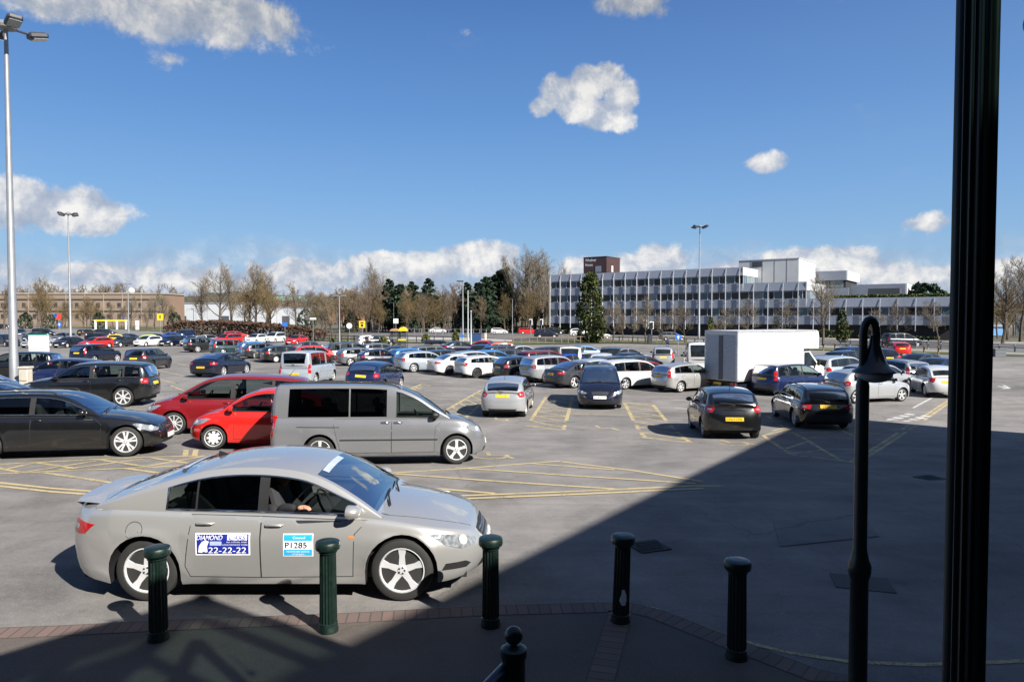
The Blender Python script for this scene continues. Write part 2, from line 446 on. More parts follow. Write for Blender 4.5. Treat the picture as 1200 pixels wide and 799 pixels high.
class Car: pass
def car_surface(shape, L, W, H, o):
    S = SHAPES[shape]; c = Car(); H = H - .045
    sh = pchip(S['sh']); wb, fo, r = o['wb'], o['fo'], o['r']
    sill = o.get('sill', .19 if shape not in ('suv',) else .27)
    ln, lr = o.get('ln', .66), o.get('lr', .20 if shape == 'van' else .46)
    pf, pr = 2.4, 2.8
    tum = {'van': .13, 'suv': .27, 'mpv': .25}.get(shape, .31)
    def hw(d):
        k = W / 2 * (1 - .035 * (1 - sst(0, 1.3, d)) - .025 * (1 - sst(0, 1.2, L - d)))
        if d < ln: k *= max(0, 1 - (1 - d / ln) ** pf) ** (1 / pf)
        if L - d < lr: k *= max(0, 1 - (1 - (L - d) / lr) ** pr) ** (1 / pr)
        return k
    zsh = lambda d: sh(d / L) * H
    Ra = r + .05; zc = r + .01
    arches = (fo, fo + wb)
    def zlow0(d):
        return sill + .05 * (1 - sst(0, .5, d)) + .10 * (1 - sst(0, .7, L - d))
    st = [.010, .025, .05, .085, .13, .19, .26, .34, .43, .53] + [L - v for v in (.010, .025, .05, .085, .13, .19, .26, .34, .43)]
    k = int((L - 1.1) / .11)
    st += [.62 + (L - 1.15) * i / k for i in range(k)]
    for ac in arches: st = [d for d in st if not (ac - Ra - .04 < d < ac + Ra + .04)]
    low = {}
    for ac in arches:
        for i in range(15):
            th = PI * i / 14; d = ac - Ra * math.cos(th)
            st.append(d); low[d] = zc + Ra * math.sin(th)
        for d in (ac - Ra - .003, ac + Ra + .003): st.append(d)
    st.sort()
    arc = [(p[0] * L, p[1] * H, (p[2] if len(p) > 2 else p[0]) * L) for p in S['arc']]
    dA, dZ = arc[0][0], arc[-1][2]
    body = MB(); glass = {}
    crown = lambda d: .03 + .05 * sst(.1, .9, d) - .03 * sst(L * .5, L * .9, d)
    def sec(d):
        zl = low.get(d, zlow0(d)); zs = max(zsh(d), zl + .05); h_ = hw(d); s0 = zlow0(d)
        wn = max(0, 1 - d / ln); wt = max(0, 1 - (L - d) / max(lr, .25))
        pts = []
        for t in TR:
            z = zl + (zs - zl) * t; tt = max(0, min(1, (z - s0) / (zs - s0)))
            y = h_ * YPROF(tt)
            for ac in arches:
                dist = math.hypot(d - ac, z - zc)
                if tt < .8: y += .016 * math.exp(-((dist - Ra) / .07) ** 2) * min(1, h_ / (W / 2) * 1.05) ** 6
            x = L / 2 - d - .10 * ((tt - .42) / .58) ** 2 * wn ** 2 + .07 * ((tt - .45) / .55) ** 2 * wt ** 2
            pts.append((x, y, z))
        side = [(pts[0][0], max(.02, pts[0][1] - (.24 if d in low else .10)), pts[0][2] + (0 if d in low else .015))] + pts
        cw = crown(d); xs, ys = pts[-1][0], pts[-1][1]
        for v in DV:
            side.append((xs - 0 * v, ys * v, zs + cw * (1 - v ** 2.2)))
        R_ = [(x, -y, z) for (x, y, z) in side]; L_ = [(x, y, z) for (x, y, z) in side[::-1]]
        return R_ + [(xs, 0, zs + cw)] + L_
    rings = [[body.vert(p) for p in sec(d)] for d in st]
    n = len(rings[0]); nd = len(TR) + 1
    for i in range(len(st) - 1):
        opened = dA + .10 < st[i] and st[i + 1] < dZ - .04
        for j in range(n - 1):
            deck = nd - 1 < j < n - nd - 0 - 0 and (j >= nd and j <= n - nd - 2)
            if opened and deck: continue
            m = 1 if j in (0, n - 2) else 0
            body.face((rings[i][j], rings[i][j + 1], rings[i + 1][j + 1], rings[i + 1][j]), m)
    for (rg_, fl) in ((rings[0], False), (rings[-1], True)):
        for i in range(n // 2):
            q = [rg_[i], rg_[n - 1 - i], rg_[n - 2 - i], rg_[i + 1]]
            if len(set(q)) < 4: q = list(dict.fromkeys(q))
            body.face(q[::-1] if fl else q, 0)
    # greenhouse
    ts = set(i * .25 for i in range(4 * (len(arc) - 1) + 1))
    wins = S['wins']; keep = set()
    for w_ in wins: keep |= set(w_)
    keep |= set(S['ws']) | set(S['rg'])
    ts = sorted([t for t in ts if all(abs(t - k_) > .08 for k_ in keep)] + list(keep))
    V = [1, .965, .93, .88, .65, .4, .15]; VV = V + [0] + [-v for v in V[::-1]]
    sideR, sideL, top = [], [], []
    def col(t):
        d, z, ub = catmull(arc, t)
        yb = hw(ub) * YPROF(1.0); zb = zsh(ub) - .006
        z = max(z, zb + .004); h_ = z - zb
        e1 = min(.035, .2 * h_) / h_; e2 = min(.075, .25 * h_) / h_
        rows = [0, e1, e1 + (1 - e1 - e2) * .33, e1 + (1 - e1 - e2) * .67, 1 - e2, 1 - e2 * .4, 1]
        pts = []
        for q in rows:
            zz = zb + h_ * q
            y = yb - tum * h_ * q + .015 * 4 * q * (1 - q) * min(1, h_ / .4) - .02 * max(0, q - .9) * 10 * min(1, h_ / .4)
            pts.append(Vector((L / 2 - (ub + (d - ub) * q), y, zz)))
        return pts
    cols = [col(t) for t in ts]
    for ci, (t, p) in enumerate(zip(ts, cols)):
        sideR.append([body.vert((q.x, -q.y, q.z)) for q in p]); sideL.append([body.vert(q) for q in p])
        a, b = cols[max(0, ci - 1)][-1], cols[min(len(cols) - 1, ci + 1)][-1]
        tx, tz = -(b.x - a.x), b.z - a.z; l = math.hypot(tx, tz) or 1
        nx, nz = -tz / l, tx / l          # in (d, z)
        B = (.055 if t < len(arc) - 3 else .07) * min(1, (ci + .3) / 2.5)
        if ci == len(ts) - 1: B *= .6
        row = []
        q = p[-1]
        for v in VV:
            k = B * (1 - abs(v) ** 2.3)
            if v == 1: row.append(sideL[-1][-1])
            elif v == -1: row.append(sideR[-1][-1])
            else: row.append(body.vert((q.x - nx * k, q.y * v, q.z + nz * k)))
        top.append(row)
    def inr(a, b, rng_): return a >= rng_[0] - 1e-6 and b <= rng_[1] + 1e-6
    def gface(key, ids, mt):
        g = glass.setdefault(key, MB())
        if not hasattr(g, 'map'): g.map = {}
        for i in ids:
            if i not in g.map: g.map[i] = g.vert(body.v[i])
        g.face([g.map[i] for i in ids], 0)
    for i in range(len(ts) - 1):
        a, b = ts[i], ts[i + 1]
        wi = next((k_ for k_, w_ in enumerate(wins) if inr(a, b, w_)), None)
        gap = any(wins[k_][1] - 1e-6 <= a and b <= wins[k_ + 1][0] + 1e-6 for k_ in range(len(wins) - 1))
        for j in range(6):
            qR = (sideR[i][j], sideR[i + 1][j], sideR[i + 1][j + 1], sideR[i][j + 1])[::-1]
            qL = (sideL[i][j], sideL[i + 1][j], sideL[i + 1][j + 1], sideL[i][j + 1])
            if 1 <= j <= 3 and wi is not None:
                gface(('R', wi), qR, 0); gface(('L', wi), qL, 0)
            else:
                m = 1 if (1 <= j <= 3 and gap and not o.get('body_pillars')) else 0
                body.face(qR, m); body.face(qL, m)
        for j in range(len(VV) - 1):
            q = (top[i][j], top[i][j + 1], top[i + 1][j + 1], top[i + 1][j])
            vm = max(abs(VV[j]), abs(VV[j + 1]))
            if inr(a, b, S['ws']) and vm <= .931: gface('ws', q, 0)
            elif inr(a, b, S['rg']) and vm <= .881: gface('rg', q, 0)
            else: body.face(q, 0)
    # close the tail end of the greenhouse onto the deck
    body.face([top[-1][j] for j in range(len(VV))][::-1] + [sideR[-1][0], sideL[-1][0]] if False else (top[-1][0], top[-1][-1], sideR[-1][0], sideL[-1][0]), 0)
    c.body, c.glass, c.hw, c.zsh, c.S, c.arc, c.ts, c.cols, c.Ra, c.zc, c.sill, c.dA, c.dZ, c.tum = body, glass, hw, zsh, S, arc, ts, cols, Ra, zc, sill, dA, dZ, tum
    c.win_d = [(catmull(arc, a)[2], catmull(arc, b)[2]) for (a, b) in wins]
    c.bvh = BVHTree.FromPolygons([Vector(v) for v in body.v], body.f)
    return c

def seat_mb(c, L, W, lod):
    """tub floor, dash and seats"""
    m = MB()
    zf = c.zsh(L * .5) - .22
    d0, d1 = c.dA, c.dZ
    hwid = W / 2 - .26
    x = lambda d: L / 2 - d
    m.box(((x(.25) + x(L - .25)) / 2, 0, .36), (L - .5, 2 * hwid, .34), 0)
    m.box(((x(d0 + .2) + x(d1 - .12)) / 2, 0, zf - .1), (d1 - d0 - .32, 2 * hwid + .16, .2), 0)
    zd = c.zsh(d0 + .3)
    m.box(((x(d0 + .02) + x(d0 + .62)) / 2, 0, zd - .13), (.60, 2 * hwid + .2, .22), 0)
    rot = Matrix.Rotation(R(-14), 3, 'Y')
    for dd, ys in ((d0 + (d1 - d0) * (.40 if L > 4.3 else .44), (-.37, .37)), (d0 + (d1 - d0) * .69, (-.42, 0, .42))):
        for y in ys:
            if abs(y) > hwid: y = hwid * (1 if y > 0 else -1) * .8
            m.bevbox((x(dd), y, zf + .24), (.14, .46 if len(ys) == 2 else .40, .52), .05, 1, rot)
            m.bevbox((x(dd + .13), y, zf + .55), (.10, .25, .17), .04, 1, rot)
            m.bevbox((x(dd - .28), y, zf + .0), (.5, .46, .12), .04, 1)
    # steering wheel on the right-hand side
    sx, sz = x(d0 + .72), zd + .02
    cpt = Vector((sx, -.36, sz)); pts = []
    rt = Matrix.Rotation(R(62), 3, 'Y')
    for k in range(15):
        a = 2 * PI * k / 14
        pts.append(cpt + rt @ Vector((.18 * math.cos(a), .18 * math.sin(a), 0)))
    m.tube(pts, .016, 5, 0)
    return m

def mirror_mb(c, L, W, side):
    m = MB(); d = c.arc[1][0] - .02; x = L / 2 - d; z = c.zsh(d) + .09
    y = side * (c.hw(d) * .905 + .12)
    rows = []
    for (dx, k) in ((.085, .25), (.07, .62), (.03, .92), (-.03, 1.0), (-.055, .96), (-.06, .86)):
        rows.append([(x + dx - .02 * math.cos(2 * PI * j / 12) * side * 0, y + .105 * k * math.cos(2 * PI * j / 12), z + .072 * k * math.sin(2 * PI * j / 12)) for j in range(12)])
    ids = m.grid(rows, 0, closed=True)
    m.face(ids[0], 0); m.face(ids[-1][::-1], 1)
    m.tube([(x, y - side * .09, z - .05), (x + .02, side * (c.hw(d) * .905 - .01), z - .08)], .022, 6, 1)
    return m

def mirrored(poly): return [(-s, z) for (s, z) in poly]

def build_car(name, shape, L, W, H, lod, o):
    """one car at the origin, x forward, y left, wheels on z = 0"""
    c = car_surface(shape, L, W, H, o)
    S = c.S; wb, fo, r = o['wb'], o['fo'], o['r']
    parts = []          # (name, MB, mats, smooth, parent, loc, rotz)
    def add(nm, mb, mats, smooth=40, parent=None, loc=None, rz=0):
        if isinstance(mb, MB) and not mb.f: return None
        parts.append([nm, mb, mats, smooth, parent, loc, rz]); return len(parts) - 1
    x = lambda d: L / 2 - d
    bodyp = add('body', c.body, [PAINT, BLACK], 38)
    dk = o.get('privacy', ())
    for key, g in c.glass.items():
        if key == 'ws': add('windscreen', g, GLASS_WS if lod == 'near' else GLASS, 60)
        elif key == 'rg': add('rear_window', g, GLASS_DK if 'rg' in dk else GLASS, 60)
        else:
            if key == ('R', 0) and o.get('open_window'): continue
            add('side_window', g, GLASS_DK if key[1] in dk else GLASS, 60)
    add('interior', seat_mb(c, L, W, lod), [INTERIOR, o.get('seat', SEAT)], 40)
    # wheels
    w = .205
    t, rm = wheel_meshes(r, w, o.get('rim', '5'), 32 if lod == 'near' else 18)
    rimmat = {'dark': ALLOY_DK, 'cap': HUBCAP}.get(o.get('rimcol', 'alloy'), ALLOY)
    tm = t.mesh('tyre', [RUBBER], 35); rmm = rm.mesh('rim', [rimmat, BRAKE], 35)
    for dd in (fo, fo + wb):
        for sd in (1, -1):
            yy = sd * (W / 2 - .045 - w / 2)
            k = add('wheel', tm, None, None, None, (x(dd), yy, r), 0 if sd > 0 else PI)
            add('rim', rmm, None, None, k)
    # lamps
    zt = c.zsh(.06 * L) + o.get('hlz', 0)
    hx, hy = L / 2 - .22, W / 2 - .14
    a = 42; sc = -math.sin(R(a)) * hx + math.cos(R(a)) * hy
    hp = [(sc + p, zt + q) for (p, q) in o.get('hl', [(-.25, -.12), (-.20, -.17), (.02, -.18), (.20, -.12), (.33, -.005), (.26, .01), (.05, -.035)])]
    for az, pl in ((a, hp), (-a, mirrored(hp))):
        k = add('headlight', conform(c.bvh, pl, az, .006, .05, .02), CLEARLENS, 50)
        if lod == 'near':
            ih = [(sc + p, zt - .095 + q) for (p, q) in [(.055 * math.cos(i * PI / 5) - .02, .05 * math.sin(i * PI / 5)) for i in range(10)]]
            add('lamp_reflector', conform(c.bvh, ih if az > 0 else mirrored(ih), az, .0105, .05, .004), HUBCAP, 50, k)
    tz = o.get('tlz', S['tlz']); a = 142
    tx, ty = -L / 2 + .13, W / 2 - .12
    sc = -math.sin(R(a)) * tx + math.cos(R(a)) * ty
    tp = {'wide': [(-.26, .03), (-.18, -.07), (.02, -.09), (.20, -.08), (.22, .05), (0, .06)],
          'tall': [(-.07, -.22), (.09, -.22), (.10, .06), (.06, .24), (-.06, .24), (-.09, .0)],
          'square': [(-.17, .06), (-.13, -.09), (.10, -.11), (.15, -.02), (.14, .10), (-.06, .11)]}[o.get('tl', S['tl'])]
    tp = [(sc + p * o.get('tlk', 1), tz + q * o.get('tlk', 1)) for (p, q) in tp]
    zlo = min(q for (p, q) in tp); zhi = max(q for (p, q) in tp)
    for az, pl in ((a, tp), (-a, mirrored(tp))):
        k = add('tail_light', conform(c.bvh, pl, az, .006, .05, .02), REDLENS, 50)
        sl = [(sc - .06, tz - .035), (sc + .08, tz - .035), (sc + .08, tz + .012), (sc - .06, tz + .012)]
        add('reversing_lamp', conform(c.bvh, sl if az > 0 else mirrored(sl), az, .009, .05, .003), CLEARLENS, 50, k)
    # plates
    pz = o.get('plz', S['plz'])
    pr = [(-.26, pz - .055), (.26, pz - .055), (.26, pz + .055), (-.26, pz + .055)]
    k = add('number_plate', conform(c.bvh, pr, 180, .012, .13, .012), PLATE_Y)
    if o.get('plate'): add('plate_lettering', text_on(c.bvh, o['plate'], 180, 0, pz, .46, .072, .0145), PRINT_K, None, k)
    pf = o.get('pfz', .40 if shape not in ('suv', 'mpv', 'van') else .46)
    pr = [(-.26, pf - .055), (.26, pf - .055), (.26, pf + .055), (-.26, pf + .055)]
    k = add('number_plate', conform(c.bvh, pr, 0, .016, .13, .012), PLATE_W)
    if o.get('plate'): add('plate_lettering', text_on(c.bvh, o['plate'], 0, 0, pf, .46, .072, .0185), PRINT_K, None, k)
    # grille and lower intake
    gz_ = zt - .12
    gp = o.get('grille', [(-.36, gz_ + .05), (-.30, gz_ - .08), (.30, gz_ - .08), (.36, gz_ + .05), (0, gz_ + .07)])
    gi = add('grille', conform(c.bvh, gp, 0, .005, .07, .015), BLACK)
    if lod == 'near':
        bars = MB()
        for q in (-.06, -.02, .02):
            b_ = conform(c.bvh, [(-.31, gz_ + q - .007), (.31, gz_ + q - .007), (.31, gz_ + q + .007), (-.31, gz_ + q + .007)], 0, .012, .08, .006)
            off = len(bars.v); bars.v += b_.v; bars.f += [tuple(i + off for i in f) for f in b_.f]; bars.m += b_.m
        add('grille_bars', bars, CHROME, 40, gi)
    lo = c.sill + .06
    add('lower_grille', conform(c.bvh, [(-.52, lo), (.52, lo), (.44, lo + .10), (-.44, lo + .10)], 0, .005, .08, .015), BLACK)
    add('rear_bumper_insert', conform(c.bvh, [(-.5, c.sill + .10), (.5, c.sill + .10), (.55, c.sill + .17), (-.55, c.sill + .17)], 180, .004, .09, .01), BLACK)
    for sd in (1, -1): add('door_mirror', mirror_mb(c, L, W, sd), [BLACK if o.get('black_mirror') else PAINT, BLACK], 50)
    # doors, seams, handles
    if lod in ('near', 'mid'):
        B = (c.win_d[0][1] + c.win_d[1][0]) / 2
        zb = c.sill + .09
        dA = fo + c.Ra + .13
        fd = [(dA, zb), (B, zb - .01), (B, c.zsh(B) - .012), (c.arc[0][2] + .14, c.zsh(c.arc[0][2] + .14) - .014), (dA - .02, c.zsh(dA) * .82)]
        dE = c.win_d[1][1] + .05 if not o.get('slide') else fo + wb - c.Ra + .08
        ax = fo + wb
        rd = [(B, zb - .01), (ax - c.Ra - .10, zb), (ax - c.Ra - .05, zb + .12)]
        for th in (25, 45, 62):
            q = (ax - (c.Ra + .05) * math.cos(R(th)), c.zc + (c.Ra + .05) * math.sin(R(th)))
            if q[0] < dE - .02: rd.append(q)
        rd += [(dE, c.zsh(dE) * .86), (dE, c.zsh(dE) - .012), (B, c.zsh(B) - .012)]
        ndoor = 1 if o.get('doors') == 3 else 2
        for sd in (1, -1):
            for di, pl in enumerate((fd, rd)[:ndoor]):
                px_ = [(x(d), z) for (d, z) in pl]
                az = -90 if sd < 0 else 90
                if sd > 0: px_ = mirrored(px_)
                if lod == 'near':
                    cx = sum(p[0] for p in px_) / len(px_); cz = sum(p[1] for p in px_) / len(px_)
                    def shrink(e):
                        o_ = []
                        nn = len(px_)
                        for i in range(nn):
                            p0, p1, p2 = Vector(px_[i - 1]), Vector(px_[i]), Vector(px_[(i + 1) % nn])
                            e1 = (p1 - p0).normalized(); e2 = (p2 - p1).normalized()
                            n1 = Vector((-e1.y, e1.x)); n2 = Vector((-e2.y, e2.x))
                            if n1.dot(Vector((cx, cz)) - p1) < 0: pass
                            ar = sum(px_[q][0] * px_[(q + 1) % nn][1] - px_[(q + 1) % nn][0] * px_[q][1] for q in range(nn))
                            sg = 1 if ar > 0 else -1
                            nn_ = (n1 + n2) * sg
                            l_ = max(.5, nn_.length); 
                            o_.append(tuple(p1 + nn_ / l_ * e / max(.5, l_ / 2)))
                        return o_
                    seam = add('door_seam', conform(c.bvh, shrink(-.001), az, .0015, .07, 0), BLACK, 60)
                    k = add('door', conform(c.bvh, shrink(.0075), az, .004, .07, .004), PAINT, 60)
                    parts[seam][4] = k
                else:
                    nn = len(px_); k = bodyp
                    mbs = MB()
                    for i in range(nn):
                        p0, p1 = Vector(px_[i]), Vector(px_[(i + 1) % nn]); e = (p1 - p0).normalized(); nv = Vector((-e.y, e.x)) * .009
                        b_ = conform(c.bvh, [tuple(p0 - nv), tuple(p1 - nv), tuple(p1 + nv), tuple(p0 + nv)], az, .003, .12, 0)
                        off = len(mbs.v); mbs.v += b_.v; mbs.f += [tuple(i_ + off for i_ in f) for f in b_.f]; mbs.m += b_.m
                    add('door_seam', mbs, BLACK, 60, bodyp)
                # handle
                hd = (B - .14) if di == 0 else (dE - .16 if not o.get('slide') else B + .14)
                hz = c.zsh(hd) - .095
                s_ = x(hd) if sd < 0 else -x(hd)
                h = c.bvh.ray_cast(Vector((x(hd), sd * 6, hz)), Vector((0, -sd, 0)))
                if h[0] is not None:
                    m = MB(); yh = h[0].y + sd * .024
                    m.tube([(x(hd) - .10, yh - sd * .026, hz), (x(hd) - .075, yh, hz), (x(hd), yh + sd * .006, hz + .006), (x(hd) + .075, yh, hz), (x(hd) + .10, yh - sd * .026, hz)], [.010, .015, .017, .015, .010], 8, 0)
                    add('door_handle', m, o.get('handle', PAINT), 60, k)
    if o.get('slide'):
        for sd in (1, -1):
            az = -90 if sd < 0 else 90
            d0_, d1_ = fo + c.Ra + .06, fo + wb - c.Ra - .06
            q = [(x(d1_), c.sill + .02), (x(d0_), c.sill + .02), (x(d0_), c.sill + .075), (x(d1_), c.sill + .075)]
            add('sill_trim', conform(c.bvh, q if sd < 0 else mirrored(q), az, .012, .1, .01), CHROME, 50)
            q = [(x(d1_), .545), (x(d0_), .545), (x(d0_), .575), (x(d1_), .575)]
            add('rubbing_strip', conform(c.bvh, q if sd < 0 else mirrored(q), az, .010, .1, .006), BLACK, 50)
            q = [(x(fo + wb + .5), .845), (x(fo + wb - .42), .83), (x(fo + wb - .42), .85), (x(fo + wb + .5), .86)]
            add('door_rail', conform(c.bvh, q if sd < 0 else mirrored(q), az, .006, .1, .004), BLACK, 50)
    # window trim
    if lod == 'near':
        tr = o.get('trim', BLACK)
        for sd in (1, -1):
            m = MB()
            rows_b, rows_t = [], []
            a0, b0 = S['wins'][0][0], S['wins'][-1][1]
            if o.get('slide'): b0 = S['wins'][0][1]
            for t_, p in zip(c.ts, c.cols):
                if a0 - 1e-6 <= t_ <= b0 + 1e-6:
                    rows_b.append((p[1].x, sd * (p[1].y + .004), p[1].z)); rows_t.append((p[4].x, sd * (p[4].y + .004), p[4].z))
            m.tube(rows_b + rows_t[::-1] + rows_b[:1], .012, 6, 0)
            add('window_trim', m, tr, 60)
        if S['rg'][1] > 7 and shape not in ('fastback', 'saloon'):
            z = c.zsh(L * .97) + .06
            h = c.bvh.ray_cast(Vector((-6, 0, z)), Vector((1, 0, 0)))
            if h[0] is not None:
                m = MB(); p = Vector((h[0].x - .02, 0, z))
                m.tube([p, p + Vector((.03, .2, .05)), p + Vector((.05, .42, .07))], [.012, .009, .006], 6)
                m.sphere(p, .022); add('rear_wiper', m, BLACK, 50)
        for sd in (1, -1):
            m = MB(); pts = []
            for i in range(12):
                d = .22 + (c.arc[0][0] + .02 - .22) * i / 11; h = c.bvh.ray_cast(Vector((x(d), sd * c.hw(d) * (.62 + .16 * i / 11), 3)), Vector((0, 0, -1)))
                if h[0] is not None: pts.append(h[0] + Vector((0, 0, .0005)))
            if len(pts) > 3: m.tube(pts, .0035, 4); add('bonnet_seam', m, BLACK, 60, bodyp)
        # front wipers
        m = MB(); p = c.cols[1][-1]
        for y0, y1 in ((-.5, .05), (.1, .6)):
            m.tube([(p.x + .10, y0, p.z + .005), (p.x + .03, (y0 + y1) / 2, p.z + .05), (p.x - .0, y1, p.z + .055)], .011, 5)
        add('windscreen_wiper', m, BLACK, 50)
    if o.get('rails'):
        for sd in (1, -1):
            m = MB()
            pts = []
            for t_, p in zip(c.ts, c.cols):
                if 2.9 <= t_ <= 6.4: pts.append((p[6].x, sd * (p[6].y - .05), p[6].z + .05))
            pts = [(pts[0][0] + .08, pts[0][1], pts[0][2] - .06)] + pts + [(pts[-1][0] - .08, pts[-1][1], pts[-1][2] - .06)]
            m.tube(pts, .018, 6)
            add('roof_rail', m, o.get('railmat', BLACK), 60)
    if o.get('fin') or o.get('aerial'):
        m = MB(); p = c.cols[[i for i, t_ in enumerate(c.ts) if t_ >= 5.3 - (0 if len(c.arc) > 9 else .0)][0]][6]
        xx, zz = p.x, p.z + .045
        if o.get('fin'):
            m.prism([(xx + .10, zz - .01), (xx - .09, zz - .03), (xx - .08, zz + .055), (xx - .03, zz + .04)], -.016, .016, 'y')
            add('roof_fin', m, BLACK, 30)
        else:
            m.tube([(xx, 0, zz), (xx - .16, 0, zz + .22)], [.008, .004], 5); m.sphere((xx, 0, zz), .025)
            add('roof_aerial', m, BLACK, 60)
    if o.get('tailgate_spoiler'):
        pass
    # --- assemble
    if lod == 'far':
        allm = MB(); mats = []
        def mi(mt):
            if mt not in mats: mats.append(mt)
            return mats.index(mt)
        for nm, mb, mt, sm, par, loc, rz in parts:
            if nm in ('interior', 'rim', 'reversing_lamp', 'plate_lettering', 'rear_bumper_insert'): continue
            if nm == 'wheel':
                mb = MB(); mb.lathe([(.02, -.1), (r * .9, -.1), (r, -.06), (r, .06), (r * .9, .1), (.66 * r, .1)], 14, 0, axis='y'); mb.lathe([(.01, .102), (r * .62, .101), (r * .66, .09)], 14, 1, axis='y')
                mt = [RUBBER, rimmat]
            ml = mt if isinstance(mt, list) else [mt]
            ml = [GLASS_FAR if q in (GLASS, GLASS_DK, GLASS_WS) else q for q in ml]
            off = len(allm.v)
            if loc: allm.v += [((-v[0] if rz else v[0]) + loc[0], (-v[1] if rz else v[1]) + loc[1], v[2] + loc[2]) for v in mb.v]
            else: allm.v += list(mb.v)
            allm.f += [tuple(i + off for i in f) for f in mb.f]; allm.m += [mi(ml[min(k, len(ml) - 1)]) for k in mb.m]
        ob = allm.build(name, mats, None, 38)
        return ob, c
    root = bpy.data.objects.new(name, None); COL.objects.link(root)
    obs = []
    for nm, mb, mt, sm, par, loc, rz in parts:
        me = mb if not isinstance(mb, MB) else mb.mesh(nm, mt, sm)
        ob = bpy.data.objects.new(nm, me); COL.objects.link(ob); obs.append(ob)
        if loc: ob.location = loc
        if rz: ob.rotation_euler = (0, 0, rz)
    for ob, p in zip(obs, parts):
        ob.parent = obs[p[4]] if p[4] is not None else root
    return root, c

CARS = {}
def put_car(name, shape, dims, lod, color, anchor, px, py, head, label, cat='car', group='cars parked in the car park', **o):
    L, W, H = dims
    o = dict(o)
    r = o.setdefault('r', .315 if H < 1.6 else .335)
    if shape == 'suv': o['r'] = r = max(r, .355)
    o.setdefault('wb', L * (.59 if shape in ('hatch', 'micra') else .575 if shape != 'van' else .60)); o.setdefault('fo', L * (.19 if shape not in ('van',) else .185))
    key = (name, shape, dims, lod, repr(sorted((k, str(v)) for k, v in o.items())))
    if key in CARS:
        src, c = CARS[key]; ob = copy_tree(src)
    else:
        ob, c = build_car(name, shape, L, W, H, lod, o); CARS[key] = (ob, c)
    # where does it stand
    hy = W / 2 - .05
    xf, xr = L / 2 - o['fo'], L / 2 - o['fo'] - o['wb']
    loc = {'fr': (xf, -hy), 'fl': (xf, hy), 'rr': (xr, -hy), 'rl': (xr, hy), 'c': (0, 0), 'f': (L / 2, 0), 'r': (-L / 2, 0), 'top': (0, 0)}[anchor]
    P = at(px, py, H if anchor == 'top' else 0.0)
    th = R(90 - head)
    cx = P.x - (loc[0] * math.cos(th) - loc[1] * math.sin(th)); cy = P.y - (loc[0] * math.sin(th) + loc[1] * math.cos(th))
    nrm = gnormal(cx, cy)
    q = Vector((0, 0, 1)).rotation_difference(nrm) @ Quaternion((0, 0, 1), th)
    ob.rotation_mode = 'QUATERNION'; ob.rotation_quaternion = q
    zz = (gz(cx + xf * math.cos(th), cy + xf * math.sin(th)) + gz(cx + xr * math.cos(th), cy + xr * math.sin(th))) / 2
    ob.location = (cx, cy, zz + .008)
    tag(ob, label, cat, group)
    def paint(b):
        if b.type == 'MESH': b.color = color
        for ch in b.children: paint(ch)
    paint(ob)
    return ob, c
